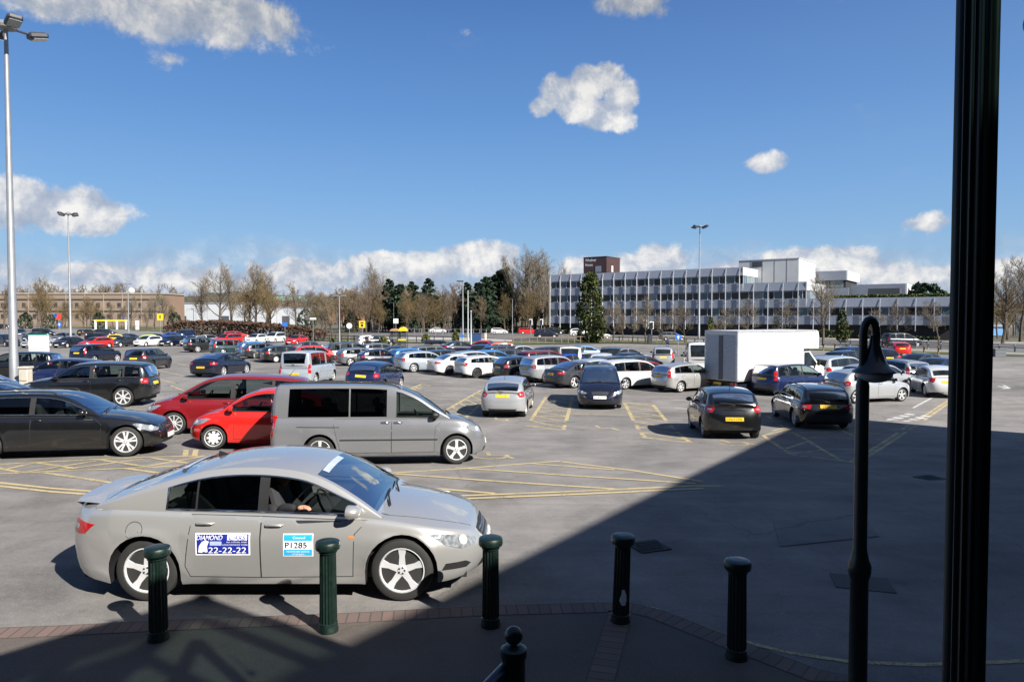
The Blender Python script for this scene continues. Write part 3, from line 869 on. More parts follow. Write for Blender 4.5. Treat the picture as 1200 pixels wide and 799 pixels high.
# ------------------------------------------------------------------ ground materials
def asphalt(name, base, contrast=1.0, tint=(1.0, .96, .95)):
    m, nt, out = newmat(name)
    tc = N(nt, 'TexCoord').outputs['Object']
    big = noise(nt, tc, .09, 5, .6, .6); mid = noise(nt, tc, .7, 6, .65, .3); fine = noise(nt, tc, 14, 5, .7); grit = noise(nt, tc, 95, 2, .6)
    mp = N(nt, 'Mapping', {'Vector': tc, 'Rotation': (0, 0, R(24)), 'Scale': (.16, 1.5, 1)})
    streak = noise(nt, mp.outputs[0], 1.1, 5, .6, 1.2)
    v = math_(nt, 'ADD', math_(nt, 'MULTIPLY', big, .55), math_(nt, 'MULTIPLY', mid, .60))
    v = math_(nt, 'ADD', v, math_(nt, 'MULTIPLY', fine, .22)); v = math_(nt, 'ADD', v, math_(nt, 'MULTIPLY', streak, .22))
    lo = tuple(base * t * (1 - .42 * contrast) for t in tint); hi = tuple(base * t * (1 + .42 * contrast) for t in tint)
    c = ramp(nt, v, [(.52, lo), (1.06, hi)])
    vor = N(nt, 'TexVoronoi', {'Vector': tc, 'Scale': 60.0}).outputs['Distance']
    c = mixc(nt, math_(nt, 'MULTIPLY', math_(nt, 'LESS_THAN', vor, .19), .55), c, tuple(min(1, base * 2.6 * t) for t in tint))
    # fine cracks
    cv = N(nt, 'VectorMath', {0: tc, 1: N(nt, 'VectorMath', {0: N(nt, 'TexNoise', {'Vector': tc, 'Scale': 1.3, 'Detail': 5}).outputs['Color'], 1: (.9, .9, 0)}, operation='MULTIPLY').outputs[0]}, operation='ADD').outputs[0]
    ve = N(nt, 'TexVoronoi', {'Vector': cv, 'Scale': .23}, feature='DISTANCE_TO_EDGE').outputs['Distance']
    ck = math_(nt, 'MULTIPLY', math_(nt, 'LESS_THAN', ve, .0035), math_(nt, 'MULTIPLY', math_(nt, 'SUBTRACT', big, .44), 5.0, True))
    c = mixc(nt, math_(nt, 'MULTIPLY', ck, .6), c, tuple(base * .3 * t for t in tint))
    # pale polished arcs left by turning tyres
    arcs = None
    for (cx_, cy_, r0_, r1_) in ((9.0, 6.0, 9.0, 15.5), (-16.0, 2.0, 18.0, 27.0), (2.0, 40.0, 16.0, 24.0)):
        dv = N(nt, 'VectorMath', {0: tc, 1: (cx_, cy_, 0)}, operation='DISTANCE').outputs['Value']
        band = math_(nt, 'MULTIPLY', math_(nt, 'GREATER_THAN', dv, r0_), math_(nt, 'LESS_THAN', dv, r1_))
        wv = math_(nt, 'SINE', math_(nt, 'ADD', math_(nt, 'MULTIPLY', dv, 9.0), math_(nt, 'MULTIPLY', mid, 9.0)))
        wv = math_(nt, 'MULTIPLY', math_(nt, 'MULTIPLY', math_(nt, 'SUBTRACT', wv, .2, True), band), math_(nt, 'MULTIPLY', math_(nt, 'SUBTRACT', big, .40), 3.0, True))
        arcs = wv if arcs is None else math_(nt, 'MAXIMUM', arcs, wv)
    c = mixc(nt, math_(nt, 'MULTIPLY', arcs, .30), c, tuple(min(1, base * 1.7 * t) for t in tint))
    # oil and tyre stains
    st = noise(nt, tc, .42, 3, .5, .4)
    stain = math_(nt, 'MULTIPLY', math_(nt, 'GREATER_THAN', 0.34, st) if False else math_(nt, 'SUBTRACT', .40, st), 5.0, True)
    c = mixc(nt, math_(nt, 'MULTIPLY', stain, .6), c, tuple(base * .45 * t for t in tint))
    rough = math_(nt, 'ADD', math_(nt, 'MULTIPLY', fine, .2), .74, True)
    p = N(nt, 'BsdfPrincipled', {'Base Color': c, 'Roughness': rough, 'Specular IOR Level': .3})
    h = math_(nt, 'ADD', math_(nt, 'MULTIPLY', fine, .5), grit)
    b = N(nt, 'Bump', {'Strength': .35, 'Distance': .012, 'Height': h}); nt.links.new(b.outputs[0], p.inputs['Normal'])
    nt.links.new(p.outputs[0], out.inputs[0]); return m
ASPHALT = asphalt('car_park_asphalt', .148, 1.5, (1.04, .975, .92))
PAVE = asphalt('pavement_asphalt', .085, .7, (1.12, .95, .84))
ROAD = asphalt('road_asphalt', .12, .5)
PALE = asphalt('pale_paving', .28, .35, (1.05, 1.0, .92))
def worn_paint(name, col, wear=.5):
    m, nt, out = newmat(name)
    tc = N(nt, 'TexCoord').outputs['Object']
    f = math_(nt, 'ADD', math_(nt, 'MULTIPLY', noise(nt, tc, 3.0, 6, .7), .6), math_(nt, 'MULTIPLY', noise(nt, tc, 26, 5, .7), .5))
    fac = ramp(nt, f, [(wear - .09, (0, 0, 0)), (wear + .10, (1, 1, 1))])
    c = mixc(nt, noise(nt, tc, 1.2, 4), tuple(v * .8 for v in col), col)
    p = N(nt, 'BsdfPrincipled', {'Base Color': c, 'Roughness': .75})
    t = N(nt, 'BsdfTransparent')
    x = N(nt, 'MixShader', {0: fac, 1: t.outputs[0], 2: p.outputs[0]})
    nt.links.new(x.outputs[0], out.inputs[0]); return m
YEL = worn_paint('worn_yellow_paint', (.46, .37, .20), .47)
YEL2 = worn_paint('fresh_yellow_paint', (.49, .39, .20), .43)
WHT = worn_paint('worn_white_paint', (.55, .55, .53), .45)
def brick_mat():
    m, nt, out = newmat('brick_pavers')
    uv = N(nt, 'UVMap').outputs[0]
    b = N(nt, 'TexBrick', {'Vector': uv, 'Color1': (.17, .105, .088, 1), 'Color2': (.115, .078, .07, 1), 'Mortar': (.05, .045, .04, 1), 'Scale': 1.0, 'Mortar Size': .008, 'Brick Width': .115, 'Row Height': .235, 'Bias': 0.0})
    b.offset = 0.0
    tc = N(nt, 'TexCoord').outputs['Object']
    c = mixc(nt, math_(nt, 'MULTIPLY', noise(nt, tc, 5, 5, .65), .55), b.outputs[0], (.10, .085, .075))
    p = N(nt, 'BsdfPrincipled', {'Base Color': c, 'Roughness': .85})
    bb = N(nt, 'Bump', {'Strength': .5, 'Distance': .01, 'Height': math_(nt, 'SUBTRACT', 1.0, b.outputs['Fac'])}); nt.links.new(bb.outputs[0], p.inputs['Normal'])
    nt.links.new(p.outputs[0], out.inputs[0]); return m
BRICKP = brick_mat()
def verge_mat(name, a, b, c_):
    m, nt, out = newmat(name)
    tc = N(nt, 'TexCoord').outputs['Object']
    f = math_(nt, 'ADD', math_(nt, 'MULTIPLY', noise(nt, tc, .12, 6, .65), .6), math_(nt, 'MULTIPLY', noise(nt, tc, 3.5, 5, .7), .4))
    c = ramp(nt, f, [(.35, a), (.5, b), (.65, c_)])
    p = N(nt, 'BsdfPrincipled', {'Base Color': c, 'Roughness': .95})
    bb = N(nt, 'Bump', {'Strength': .6, 'Distance': .06, 'Height': noise(nt, tc, 9, 5, .7)}); nt.links.new(bb.outputs[0], p.inputs['Normal'])
    nt.links.new(p.outputs[0], out.inputs[0]); return m
VERGE = verge_mat('rough_grass', (.045, .060, .020), (.085, .095, .035), (.14, .125, .06))
EARTH = verge_mat('bare_earth', (.05, .045, .032), (.085, .075, .05), (.10, .10, .05))

# ------------------------------------------------------------------ sheets
def gridcoords(a, b, near, far):
    v = [0.0]; s = near
    while v[-1] < b: v.append(v[-1] + s); s = min(far, s * 1.12)
    n = [0.0]; s = near
    while n[-1] > a: n.append(n[-1] - s); s = min(far, s * 1.12)
    return n[:0:-1] + v
def struct(o): o['kind'] = 'structure'; return o
m = MB()
xs = gridcoords(-1600, 1600, 1.2, 200); ys = [-60 + y for y in gridcoords(0, 60, 2.5, 4)] + gridcoords(0, 1900, 1.0, 160)[1:]
ys = sorted(set(round(y, 3) for y in ys))
m.grid([[(x, y, gz(x, y) - .16) for x in xs] for y in ys], 0)
struct(m.build('ground', EARTH, smooth=180))
def cells_fill(poly, step):
    xs_, ys_ = [p[0] for p in poly], [p[1] for p in poly]
    pts = []
    n = len(poly)
    for i in range(n):
        p, q = Vector(poly[i]).to_2d(), Vector(poly[(i + 1) % n]).to_2d(); k = max(1, min(60, int((q - p).length / step)))
        for j in range(k): pts.append(p.lerp(q, j / k))
    nb = len(pts)
    def inside(x, y):
        c = False; j = nb - 1
        for i in range(nb):
            if (pts[i].y > y) != (pts[j].y > y) and x < (pts[j].x - pts[i].x) * (y - pts[i].y) / (pts[j].y - pts[i].y) + pts[i].x: c = not c
            j = i
        return c
    ext = []
    y = min(ys_) + step * .5
    while y < max(ys_):
        st = step if y < 60 else step * 6
        x = min(xs_) + st * .5
        while x < max(xs_):
            if inside(x, y) and min((Vector((x, y)) - p).length_squared for p in pts[:nb]) > (st * .3) ** 2: ext.append(Vector((x, y)))
            x += st
        y += st
    r = delaunay_2d_cdt(pts + ext, [], [list(range(nb))], 1, 1e-5)
    return r[0], r[2], nb
def sheet(name, poly, mat, off, step=2.0, side=0.0, kind='structure'):
    V, F, nb = cells_fill(poly, step)
    m = MB()
    for v in V: m.vert((v.x, v.y, gz(v.x, v.y) + off))
    cnt = {}
    for f in F:
        a, b, c = [Vector(m.v[i]) for i in f[:3]]
        if (b - a).cross(c - a).z < 0: f = f[::-1]
        m.face(f)
        for i in range(len(f)): cnt[(f[i - 1], f[i])] = 1
    if side:
        lowv = {}
        for (i, j) in list(cnt):
            if (j, i) not in cnt:
                for k in (i, j):
                    if k not in lowv: p = m.v[k]; lowv[k] = m.vert((p[0], p[1], p[2] - side))
                m.face((j, i, lowv[i], lowv[j]))
    o = m.build(name, mat, smooth=30)
    o['kind'] = kind
    return o
def G(px, py): v = at(px, py); return (v.x, v.y)

lot = [G(*p) for p in [(-160, 381.5), (0, 381.8), (120, 385), (200, 389), (300, 396), (420, 401.5), (600, 404), (720, 402.5), (800, 404), (900, 408), (1000, 412.5), (1110, 415), (1290, 421)]] + [(70, 60), (70, -30), (-75, -30), (-90, 30), (-150, 150)]
sheet('car_park_ground', lot, ASPHALT, 0.0, 2.2)
road = [G(*p) for p in [(410, 393), (520, 393.5), (600, 397), (700, 397), (800, 398.5), (1000, 407.5), (1290, 418)]] + [(300, 130), (300, 200)] + [G(*p) for p in [(1290, 405), (1000, 399), (800, 389.5), (700, 388), (600, 386), (410, 381)]]
sheet('road', road, ROAD, -.06, 8)
sheet('paved_footway', [G(*p) for p in [(430, 399), (600, 400), (600, 397.6), (520, 394.2), (430, 394)]], PALE, -.03, 6)
sheet('far_footway', [G(*p) for p in [(560, 386), (700, 388), (800, 389.5), (1000, 399), (1290, 405), (1290, 402.5), (1000, 397), (800, 387.6), (700, 386.4), (560, 384.4)]], PALE, .02, 8)
sheet('near_footway', [G(*p) for p in [(690, 397.3), (800, 399), (1000, 408), (1290, 418), (1290, 416.6), (1000, 406.8), (800, 398), (690, 396.5)]], PALE, -.02, 8)
sheet('grass_verge', [G(*p) for p in [(-160, 381.2), (0, 381.5), (120, 384.7), (195, 388.4), (195, 378.8), (120, 377.5), (-160, 377.5)]], VERGE, .05, 20)
sheet('grass_verge', [G(*p) for p in [(300, 395.6), (420, 401), (600, 403.6), (720, 402), (800, 403.5), (900, 407.6), (1000, 412), (1110, 414.6), (1290, 420.5), (1290, 418.6), (1000, 408.4), (800, 399.5), (690, 398), (600, 400.4), (430, 399.5), (300, 393.8)]], VERGE, .05, 8)

# pavement in front of the camera with its brick border
def L2(px, py): p = at(px, py); return Vector((p.x, p.y))
edge_px = [(-260, 744), (-60, 742), (60, 738), (200, 731), (400, 723), (570, 714), (700, 710.5), (738, 710.5), (775, 719), (860, 752), (960, 790), (1040, 806)]
edge = [L2(*p) for p in edge_px]
edge[-1:] = [edge[-1], Vector((2.6, 5.35)), Vector((3.6, 5.2)), Vector((6.5, 5.0))]
pave = [tuple(e) for e in edge] + [(6.5, -6), (-9, -6), (-9, edge[0].y)]
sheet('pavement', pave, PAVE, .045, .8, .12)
def strip(pts, w0, w1, off, uvm=True):
    """strip between two parallel offsets of a polyline (to the right of travel)"""
    P = []
    for i in range(len(pts) - 1):
        k = max(1, int((pts[i + 1] - pts[i]).length / .5))
        for j in range(k): P.append(pts[i].lerp(pts[i + 1], j / k))
    P.append(pts[-1]); m = MB(); rows = []; uv = []; s = 0
    for i, p in enumerate(P):
        d = (P[min(i + 1, len(P) - 1)] - P[max(i - 1, 0)]).normalized(); nrm = Vector((d.y, -d.x))
        if i: s += (p - P[i - 1]).length
        a, b = p + nrm * w0, p + nrm * w1
        rows.append([(a.x, a.y, gz(a.x, a.y) + off), (b.x, b.y, gz(b.x, b.y) + off)]); uv.append(s)
    ids = m.grid(rows, 0)
    me = m.mesh('strip', [BRICKP])
    ul = me.uv_layers.new(name='UVMap')
    for poly in me.polygons:
        for li, vi in zip(poly.loop_indices, poly.vertices):
            ul.data[li].uv = (uv[vi // 2], (vi % 2) * (w1 - w0))
    return me
def brickband(pts, w0, w1, off=.049):
    o = bpy.data.objects.new('brick_paving', strip(pts, w0, w1, off)); COL.objects.link(o); o['kind'] = 'structure'
brickband(edge, .02, .25)
brickband([L2(728, 722), L2(697, 830), Vector((.4, 1.2))], -.11, .13)
# low kerb stone line round the pavement
m = MB()
for i in range(len(edge) - 1): 
    pass

# ------------------------------------------------------------------ painted lines
def line_mesh(m, pts, w, off=.004, mi=0):
    pts = [Vector(p).to_2d() for p in pts]
    P = []
    for i in range(len(pts) - 1):
        k = max(1, int((pts[i + 1] - pts[i]).length / 1.0))
        for j in range(k): P.append(pts[i].lerp(pts[i + 1], j / k))
    P.append(pts[-1]); rows = []
    for i, p in enumerate(P):
        d = (P[min(i + 1, len(P) - 1)] - P[max(i - 1, 0)]).normalized(); nrm = Vector((-d.y, d.x)) * w / 2
        a, b = p + nrm, p - nrm
        rows.append([(a.x, a.y, gz(a.x, a.y) + off), (b.x, b.y, gz(b.x, b.y) + off)])
    m.grid(rows, mi, flip=True)
def lines(name, segs, mat, w=.10, off=.004):
    m = MB()
    for k, s in enumerate(segs):
        line_mesh(m, [L2(*p) for p in s], w, off + (k % 7) * .0005)
    o = m.build(name, mat); o['kind'] = 'structure'
    return o
lines('painted_hatching', [[(-40, 546), (0, 544), (115, 538), (232, 534)], [(-40, 557), (0, 555), (140, 549), (228, 545)],
    [(-30, 544), (0, 549), (22, 553)], [(8, 549.5), (42, 542)], [(42, 542), (88, 549)], [(24, 554), (120, 539)], [(118, 539), (172, 547)], [(68, 550.5), (168, 538)], [(178, 536.5), (230, 544)], [(166, 547.5), (240, 534)],
    [(52, 554), (140, 567), (200, 575)], [(148, 549), (192, 555)]], YEL, .11)
lines('painted_double_line', [[(-60, 558), (0, 565.5), (60, 572), (120, 576.5), (170, 579), (240, 582)], [(-60, 562), (0, 569.5), (60, 576), (120, 580.5), (170, 583), (240, 586)]], YEL2, .095)
lines('painted_bay_end', [[(218, 527), (217, 534)], [(229.5, 527), (228, 534)]], YEL, .12)
lines('painted_hatching', [[(440, 555.5), (540, 549), (657, 540)], [(659, 541), (740, 551), (823, 564)], [(380, 585), (524, 581.5), (680, 575.5), (811, 569.3), (849, 569.5)], [(528, 585), (680, 579), (825, 572.3)],
    [(548.5, 549), (680, 558), (815, 566.5)], [(622, 543), (720, 550.5)], [(464, 555.5), (590, 564.5), (720, 573)], [(459, 568), (580, 578)]], YEL2, .11)
def zigzag(a0, a1, b0, b1, n):
    """lattice of paint between the lines a0-a1 and b0-b1"""
    A0, A1, B0, B1 = [L2(*p) for p in (a0, a1, b0, b1)]
    segs = []
    for i in range(n):
        t0, t1 = i / n, (i + 1) / n
        segs.append([A0.lerp(A1, t0), B0.lerp(B1, (t0 + t1) / 2 + .0)]); segs.append([B0.lerp(B1, (t0 + t1) / 2), A0.lerp(A1, t1)])
    return segs
def hatchbox(a0, a1, b0, b1, n):
    m = MB(); A0, A1, B0, B1 = [L2(*p) for p in (a0, a1, b0, b1)]
    k = 0
    for s in [[A0, A1], [B0, B1], [A0, B0], [A1, B1]]: line_mesh(m, s, .14, .004 + k * .0005); k += 1
    for s in zigzag(a0, a1, b0, b1, n): line_mesh(m, s, .10, .007 + (k % 4) * .0005); k += 1
    o = m.build('painted_hatching', YEL); o['kind'] = 'structure'
hatchbox((617.6, 499), (640, 465), (660, 504), (671, 466), 7)
hatchbox((756, 513), (731.6, 472), (809, 518.5), (765, 474), 7)
hatchbox((520, 482), (564, 457), (545, 490), (578, 460), 6)
hatchbox((477, 457.5), (494, 450), (498, 464), (518, 453), 4)
lines('painted_bay_line', [[(668, 485), (738, 486.5)], [(498, 467), (541, 468.5)], [(436, 470), (480, 471)]], YEL, .10)
lines('painted_hatching', [[(894, 510), (928, 533)], [(900, 488), (945, 515), (986, 540)], [(928, 533), (986, 540)], [(895, 510), (922, 503.5)], [(920, 526), (949, 516.5)], [(926, 532), (966, 527)], [(905, 505), (925, 500)], [(948, 513), (1039, 515)], [(969, 526), (1034, 527.5)], [(930, 506.5), (1030, 508.5)], [(986, 540), (1000, 542.5)], [(960, 490), (1004, 512)]], YEL, .11)
lines('painted_double_line', [[(997, 541.5), (1060, 501), (1114, 467.5)], [(1006, 541.5), (1064, 504), (1117, 468.5)]], YEL, .11)
lines('painted_rumble_marks', [[(1036 + i * 7, 494.5 - i * 2.1), (1040.5 + i * 7, 493.3 - i * 2.1)] for i in range(5)] + [[(1055 + i * 7, 496.5 - i * 2.1), (1059.5 + i * 7, 495.3 - i * 2.1)] for i in range(5)], WHT, .32)
lines('painted_bay_line', [[(786, 468), (812, 470)], [(791, 478), (808, 479.5)], [(1070, 478), (1130, 446)], [(1108, 445), (1116, 437)]], WHT, .09)
lines('painted_arrow', [[(1170, 452.5), (1182, 455.5)], [(1174, 455.5), (1183, 455)], [(1176, 451.5), (1183, 455)]], WHT, .16)
# faded wheelchair symbols
def wheelchair(px, py, s, mat=YEL):
    c = L2(px, py); m = MB()
    pts = [c + Vector((.42 * s * math.cos(a), .55 * s * math.sin(a))) for a in [R(200 + 23 * i) for i in range(9)]]
    line_mesh(m, pts, .10); line_mesh(m, [c + Vector((-.1, .75)) * s, c + Vector((-.05, .1)) * s, c + Vector((.35, .05)) * s, c + Vector((.55, -.5)) * s], .11, .0055)
    o = m.build('painted_wheelchair_symbol', mat); o['kind'] = 'structure'
wheelchair(575, 534, 1.0); wheelchair(705, 502, 1.0); wheelchair(583, 492, .9); wheelchair(858, 519, 1.0)
lines('painted_kerb_line', [[(757, 711), (768, 713.5), (800, 726), (860, 748.5), (920, 764), (1000, 776), (1080, 779), (1140, 777), (1240, 773)]], YEL, .06, .006)
lines('painted_bay_line', [[(236, 420), (300, 434)], [(262, 412), (330, 424)], [(200, 452), (216, 458)], [(60, 408), (160, 411)], [(160, 411), (240, 412)]], YEL, .12)
for k, (a, b) in enumerate([((155, 437), (205, 449)), ((175, 432), (225, 442)), ((208, 426), (262, 437))]): lines('painted_bay_line', [[a, b]], YEL, .12)
# darker repair patches and gullies
PATCH = asphalt('patch_asphalt', .130, 1.3, (1.0, .97, .95))
for k, q in enumerate([[(905, 610), (1010, 602), (1030, 628), (915, 640)], [(300, 470), (352, 468), (350, 474), (300, 476)]]):
    sheet('tarmac_patch', [G(*p) for p in q], PATCH, .003, 1.0)
for px_, py_, lb_ in ((760, 640, 'iron road gully near the leaning bollard'), (1090, 560, 'iron road gully in shade beside the fluted column')):
    g_ = L2(px_, py_); m = MB(); m.box((g_.x, g_.y, gz(g_.x, g_.y) + .003), (.45, .42, .012), 0, Matrix.Rotation(R(20), 3, 'Z'))
    for k in range(5): m.box((g_.x, g_.y - .14 + k * .07, gz(g_.x, g_.y) + .011), (.36, .02, .006), 0, Matrix.Rotation(R(20), 3, 'Z'))
    tag(m.build('road_gully', simple('gully_iron', (.022, .02, .02), .7, .3)), lb_, 'drain')
# inspection covers set in the tarmac
m = MB()
c = L2(1010, 683); m.box((c.x, c.y, gz(c.x, c.y) + .002), (.62, .45, .012), 0, Matrix.Rotation(R(-16), 3, 'Z'))
tag(m.build('manhole_cover', simple('cast_iron_cover', (.05, .045, .042), .7, .3, .3, 18, bump=.4)), 'rectangular iron manhole cover in the shaded tarmac by the lamp post', 'manhole cover')
# ------------------------------------------------------------------ camera, sun, sky
cam = bpy.data.objects.new('camera', bpy.data.cameras.new('camera')); COL.objects.link(cam)
scene.camera = cam
cam.location = (0, 0, CAMZ); cam.rotation_euler = (PI / 2 - PITCH, 0, 0)
cam.data.sensor_width = 36; cam.data.lens = FPX / 1200 * 36; cam.data.clip_end = 6000; cam.data.clip_start = .05
SUNV = Vector((.70 * .809, -.72 * .809, .588)).normalized()
sun = bpy.data.objects.new('sun', bpy.data.lights.new('sun', 'SUN')); COL.objects.link(sun)
sun.data.energy = 5.0; sun.data.angle = R(.53); sun.data.color = (1.0, .955, .88)
sun.rotation_euler = (-SUNV).to_track_quat('-Z', 'Y').to_euler()
w = bpy.data.worlds.new('World'); scene.world = w; w.use_nodes = True
nt = w.node_tree; nt.nodes.clear()
out = nt.nodes.new('ShaderNodeOutputWorld')
sk = nt.nodes.new('ShaderNodeTexSky'); sk.sky_type = 'NISHITA'; sk.sun_disc = False
sk.sun_elevation = math.asin(SUNV.z); sk.sun_rotation = math.atan2(SUNV.x, SUNV.y)
sk.air_density = 1.0; sk.dust_density = .35; sk.ozone_density = 2.2; sk.altitude = 60
gen = N(nt, 'TexCoord').outputs['Generated']
sep = N(nt, 'SeparateXYZ', {0: gen})
az = math_(nt, 'ARCTAN2', sep.outputs[0], sep.outputs[1]); el = math_(nt, 'ARCSINE', sep.outputs[2])
comb = N(nt, 'CombineXYZ', {0: az, 1: el, 2: 0.0}).outputs[0]
def sky_dir(px, py):
    d = ray(px, py).normalized(); return math.atan2(d.x, d.y), math.asin(d.z)
# (px, py, half width px, half height px, strength)
BLOBS = [(636, 126, 26, 18, 1.0), (658, 110, 36, 30, 1.2), (686, 100, 38, 32, 1.25), (710, 92, 30, 26, 1.1), (727, 116, 30, 30, 1.15), (727, 140, 28, 20, 1.0), (704, 136, 38, 26, 1.2), (674, 126, 40, 24, 1.2), (898, 191, 36, 19, .95), (70, 246, 110, 40, 1.15), (20, 240, 95, 48, 1.0), (205, 14, 235, 52, .95), (240, 44, 60, 30, .55), (60, 6, 130, 34, .7),
         (200, 70, 52, 22, .45), (745, 2, 95, 26, .75), (780, 12, 40, 26, .55), (575, 40, 70, 14, .22), (1085, 262, 42, 22, .8), (1082, 172, 48, 12, .35), (980, 3, 40, 10, .3)]
HB = [(90, 302, 62, 24, .55), (150, 306, 90, 28, .9), (250, 312, 120, 30, .8), (360, 305, 90, 34, .9), (455, 300, 70, 36, 1.0), (490, 296, 60, 30, .9), (565, 284, 56, 34, 1.0), (720, 300, 70, 34, 1.0), (775, 288, 40, 36, .9), (870, 300, 70, 24, .9),
      (960, 292, 80, 34, 1.1), (1010, 302, 90, 28, .9), (1090, 310, 90, 34, .9), (1190, 296, 60, 24, .9), (60, 320, 120, 26, .7), (1250, 300, 120, 40, .9), (-100, 300, 160, 40, .9)]
total = None
for (px, py, a, b, s) in BLOBS + [(x_, y_ + 18, a_ * 1.3, b_ * .9, s_ * 1.12) for (x_, y_, a_, b_, s_) in HB]:
    A, E_ = sky_dir(px, py); ra, re = a / FPX * math.cos(A) ** 1.2, b / FPX * math.cos(A)
    v = N(nt, 'VectorMath', {0: comb, 1: (A, E_, 0)}, operation='SUBTRACT').outputs[0]
    v = N(nt, 'VectorMath', {0: v, 1: (1 / ra, 1 / re, 0)}, operation='MULTIPLY').outputs[0]
    ln = N(nt, 'VectorMath', {0: v}, operation='LENGTH').outputs['Value']
    t = math_(nt, 'MULTIPLY', math_(nt, 'SUBTRACT', 1.0, ln, True), s)
    total = t if total is None else math_(nt, 'MAXIMUM', total, t)
# low bank of distant cloud all round the horizon
bank = math_(nt, 'MULTIPLY', math_(nt, 'SUBTRACT', .125, el), 8.0, True)
bank = math_(nt, 'MULTIPLY', bank, 1.0)
def cloud_density(shift):
    v = N(nt, 'VectorMath', {0: comb, 1: shift}, operation='ADD').outputs[0]
    n1 = N(nt, 'TexNoise', {'Vector': v, 'Scale': 15.0, 'Detail': 10, 'Roughness': .64, 'Distortion': .2}).outputs['Fac']
    return n1
n1 = cloud_density((3.1, .7, 0)); n2 = cloud_density((3.1 - .012, .7 + .016, 0))
vb = N(nt, 'VectorMath', {0: comb, 1: (1.0, 2.6, 1)}, operation='MULTIPLY').outputs[0]
n3 = N(nt, 'TexNoise', {'Vector': vb, 'Scale': 7.0, 'Detail': 8, 'Roughness': .58}).outputs['Fac']
d1 = math_(nt, 'ADD', total, math_(nt, 'MULTIPLY', math_(nt, 'SUBTRACT', n1, .5), 1.25))
m1 = N(nt, 'MapRange', {0: d1, 1: .24, 2: .52, 3: 0.0, 4: 1.0}, interpolation_type='SMOOTHSTEP').outputs[0]
d2 = math_(nt, 'ADD', bank, math_(nt, 'MULTIPLY', math_(nt, 'SUBTRACT', n3, .5), 1.1))
m2 = N(nt, 'MapRange', {0: d2, 1: .10, 2: .80, 3: 0.0, 4: .85}, interpolation_type='SMOOTHSTEP').outputs[0]
n4 = N(nt, 'TexNoise', {'Vector': gen, 'Scale': 2.6, 'Detail': 8, 'Roughness': .6}).outputs['Fac']
m3 = N(nt, 'MapRange', {0: n4, 1: .52, 2: .66, 3: 0.0, 4: .45}, interpolation_type='SMOOTHSTEP').outputs[0]
m3 = math_(nt, 'MULTIPLY', m3, math_(nt, 'MAXIMUM', math_(nt, 'MULTIPLY', math_(nt, 'SUBTRACT', el, .50), 6.0, True), math_(nt, 'MULTIPLY', math_(nt, 'SUBTRACT', -.15, sep.outputs[1]), 6.0, True)))
mask = math_(nt, 'MAXIMUM', math_(nt, 'MAXIMUM', m1, m2), m3)
# sunlit tops, greyer bases and thin edges
lit = math_(nt, 'ADD', .45, math_(nt, 'MULTIPLY', math_(nt, 'SUBTRACT', n1, n2), 2.6))
lit = math_(nt, 'ADD', lit, math_(nt, 'MULTIPLY', math_(nt, 'SUBTRACT', d1, .35), .38), True)
ccol = ramp(nt, lit, [(.0, (.36, .44, .58)), (.42, (.50, .56, .67)), (.70, (.72, .74, .78)), (1.0, (.93, .92, .90))])
CLOUD_GAIN = N(nt, 'VectorMath', {0: ccol, 1: (9.0, 9.0, 9.0)}, operation='MULTIPLY').outputs[0]
high = math_(nt, 'SUBTRACT', 1.0, math_(nt, 'MULTIPLY', math_(nt, 'SUBTRACT', el, .27), 2.2, True))
G_ = 9.4
grad = ramp(nt, math_(nt, 'MULTIPLY', el, 1 / 1.5708, True), [(.0, (.34, .52, .76)), (.055, (.265, .48, .75)), (.11, (.190, .40, .74)), (.18, (.120, .295, .65)), (.27, (.068, .192, .51)), (.45, (.040, .105, .29)), (1.0, (.035, .085, .21))])
sd = N(nt, 'VectorMath', {0: gen, 1: tuple(SUNV)}, operation='DOT_PRODUCT').outputs['Value']
sd = math_(nt, 'MULTIPLY', math_(nt, 'POWER', math_(nt, 'MAXIMUM', math_(nt, 'ADD', math_(nt, 'MULTIPLY', sd, .6), .4), 0.0), 2.0), .42, True)
grad = mixc(nt, sd, grad, (.42, .47, .53))
grad = N(nt, 'VectorMath', {0: grad, 'Scale': G_}, operation='SCALE').outputs[0]
clear = mixc(nt, .88, sk.outputs[0], grad)
skyc = mixc(nt, mask, clear, N(nt, 'VectorMath', {0: CLOUD_GAIN, 'Scale': high}, operation='SCALE').outputs[0])
bg = N(nt, 'Background', {'Color': skyc, 'Strength': .0505})
nt.links.new(bg.outputs[0], out.inputs[0])
w.cycles.sampling_method = 'AUTOMATIC'
vs = scene.view_settings; vs.view_transform = 'Standard'; vs.look = 'None'; vs.exposure = 1.12; vs.gamma = 1.0; vs.use_curve_mapping = False
scene.render.engine = 'CYCLES'
cy = scene.cycles
cy.use_denoising = True; cy.denoiser = 'OPENIMAGEDENOISE'
cy.max_bounces = 7; cy.diffuse_bounces = 3; cy.glossy_bounces = 3; cy.transmission_bounces = 3; cy.transparent_max_bounces = 14
cy.caustics_reflective = False; cy.caustics_refractive = False; cy.sample_clamp_indirect = 6.0
scene.render.film_transparent = False
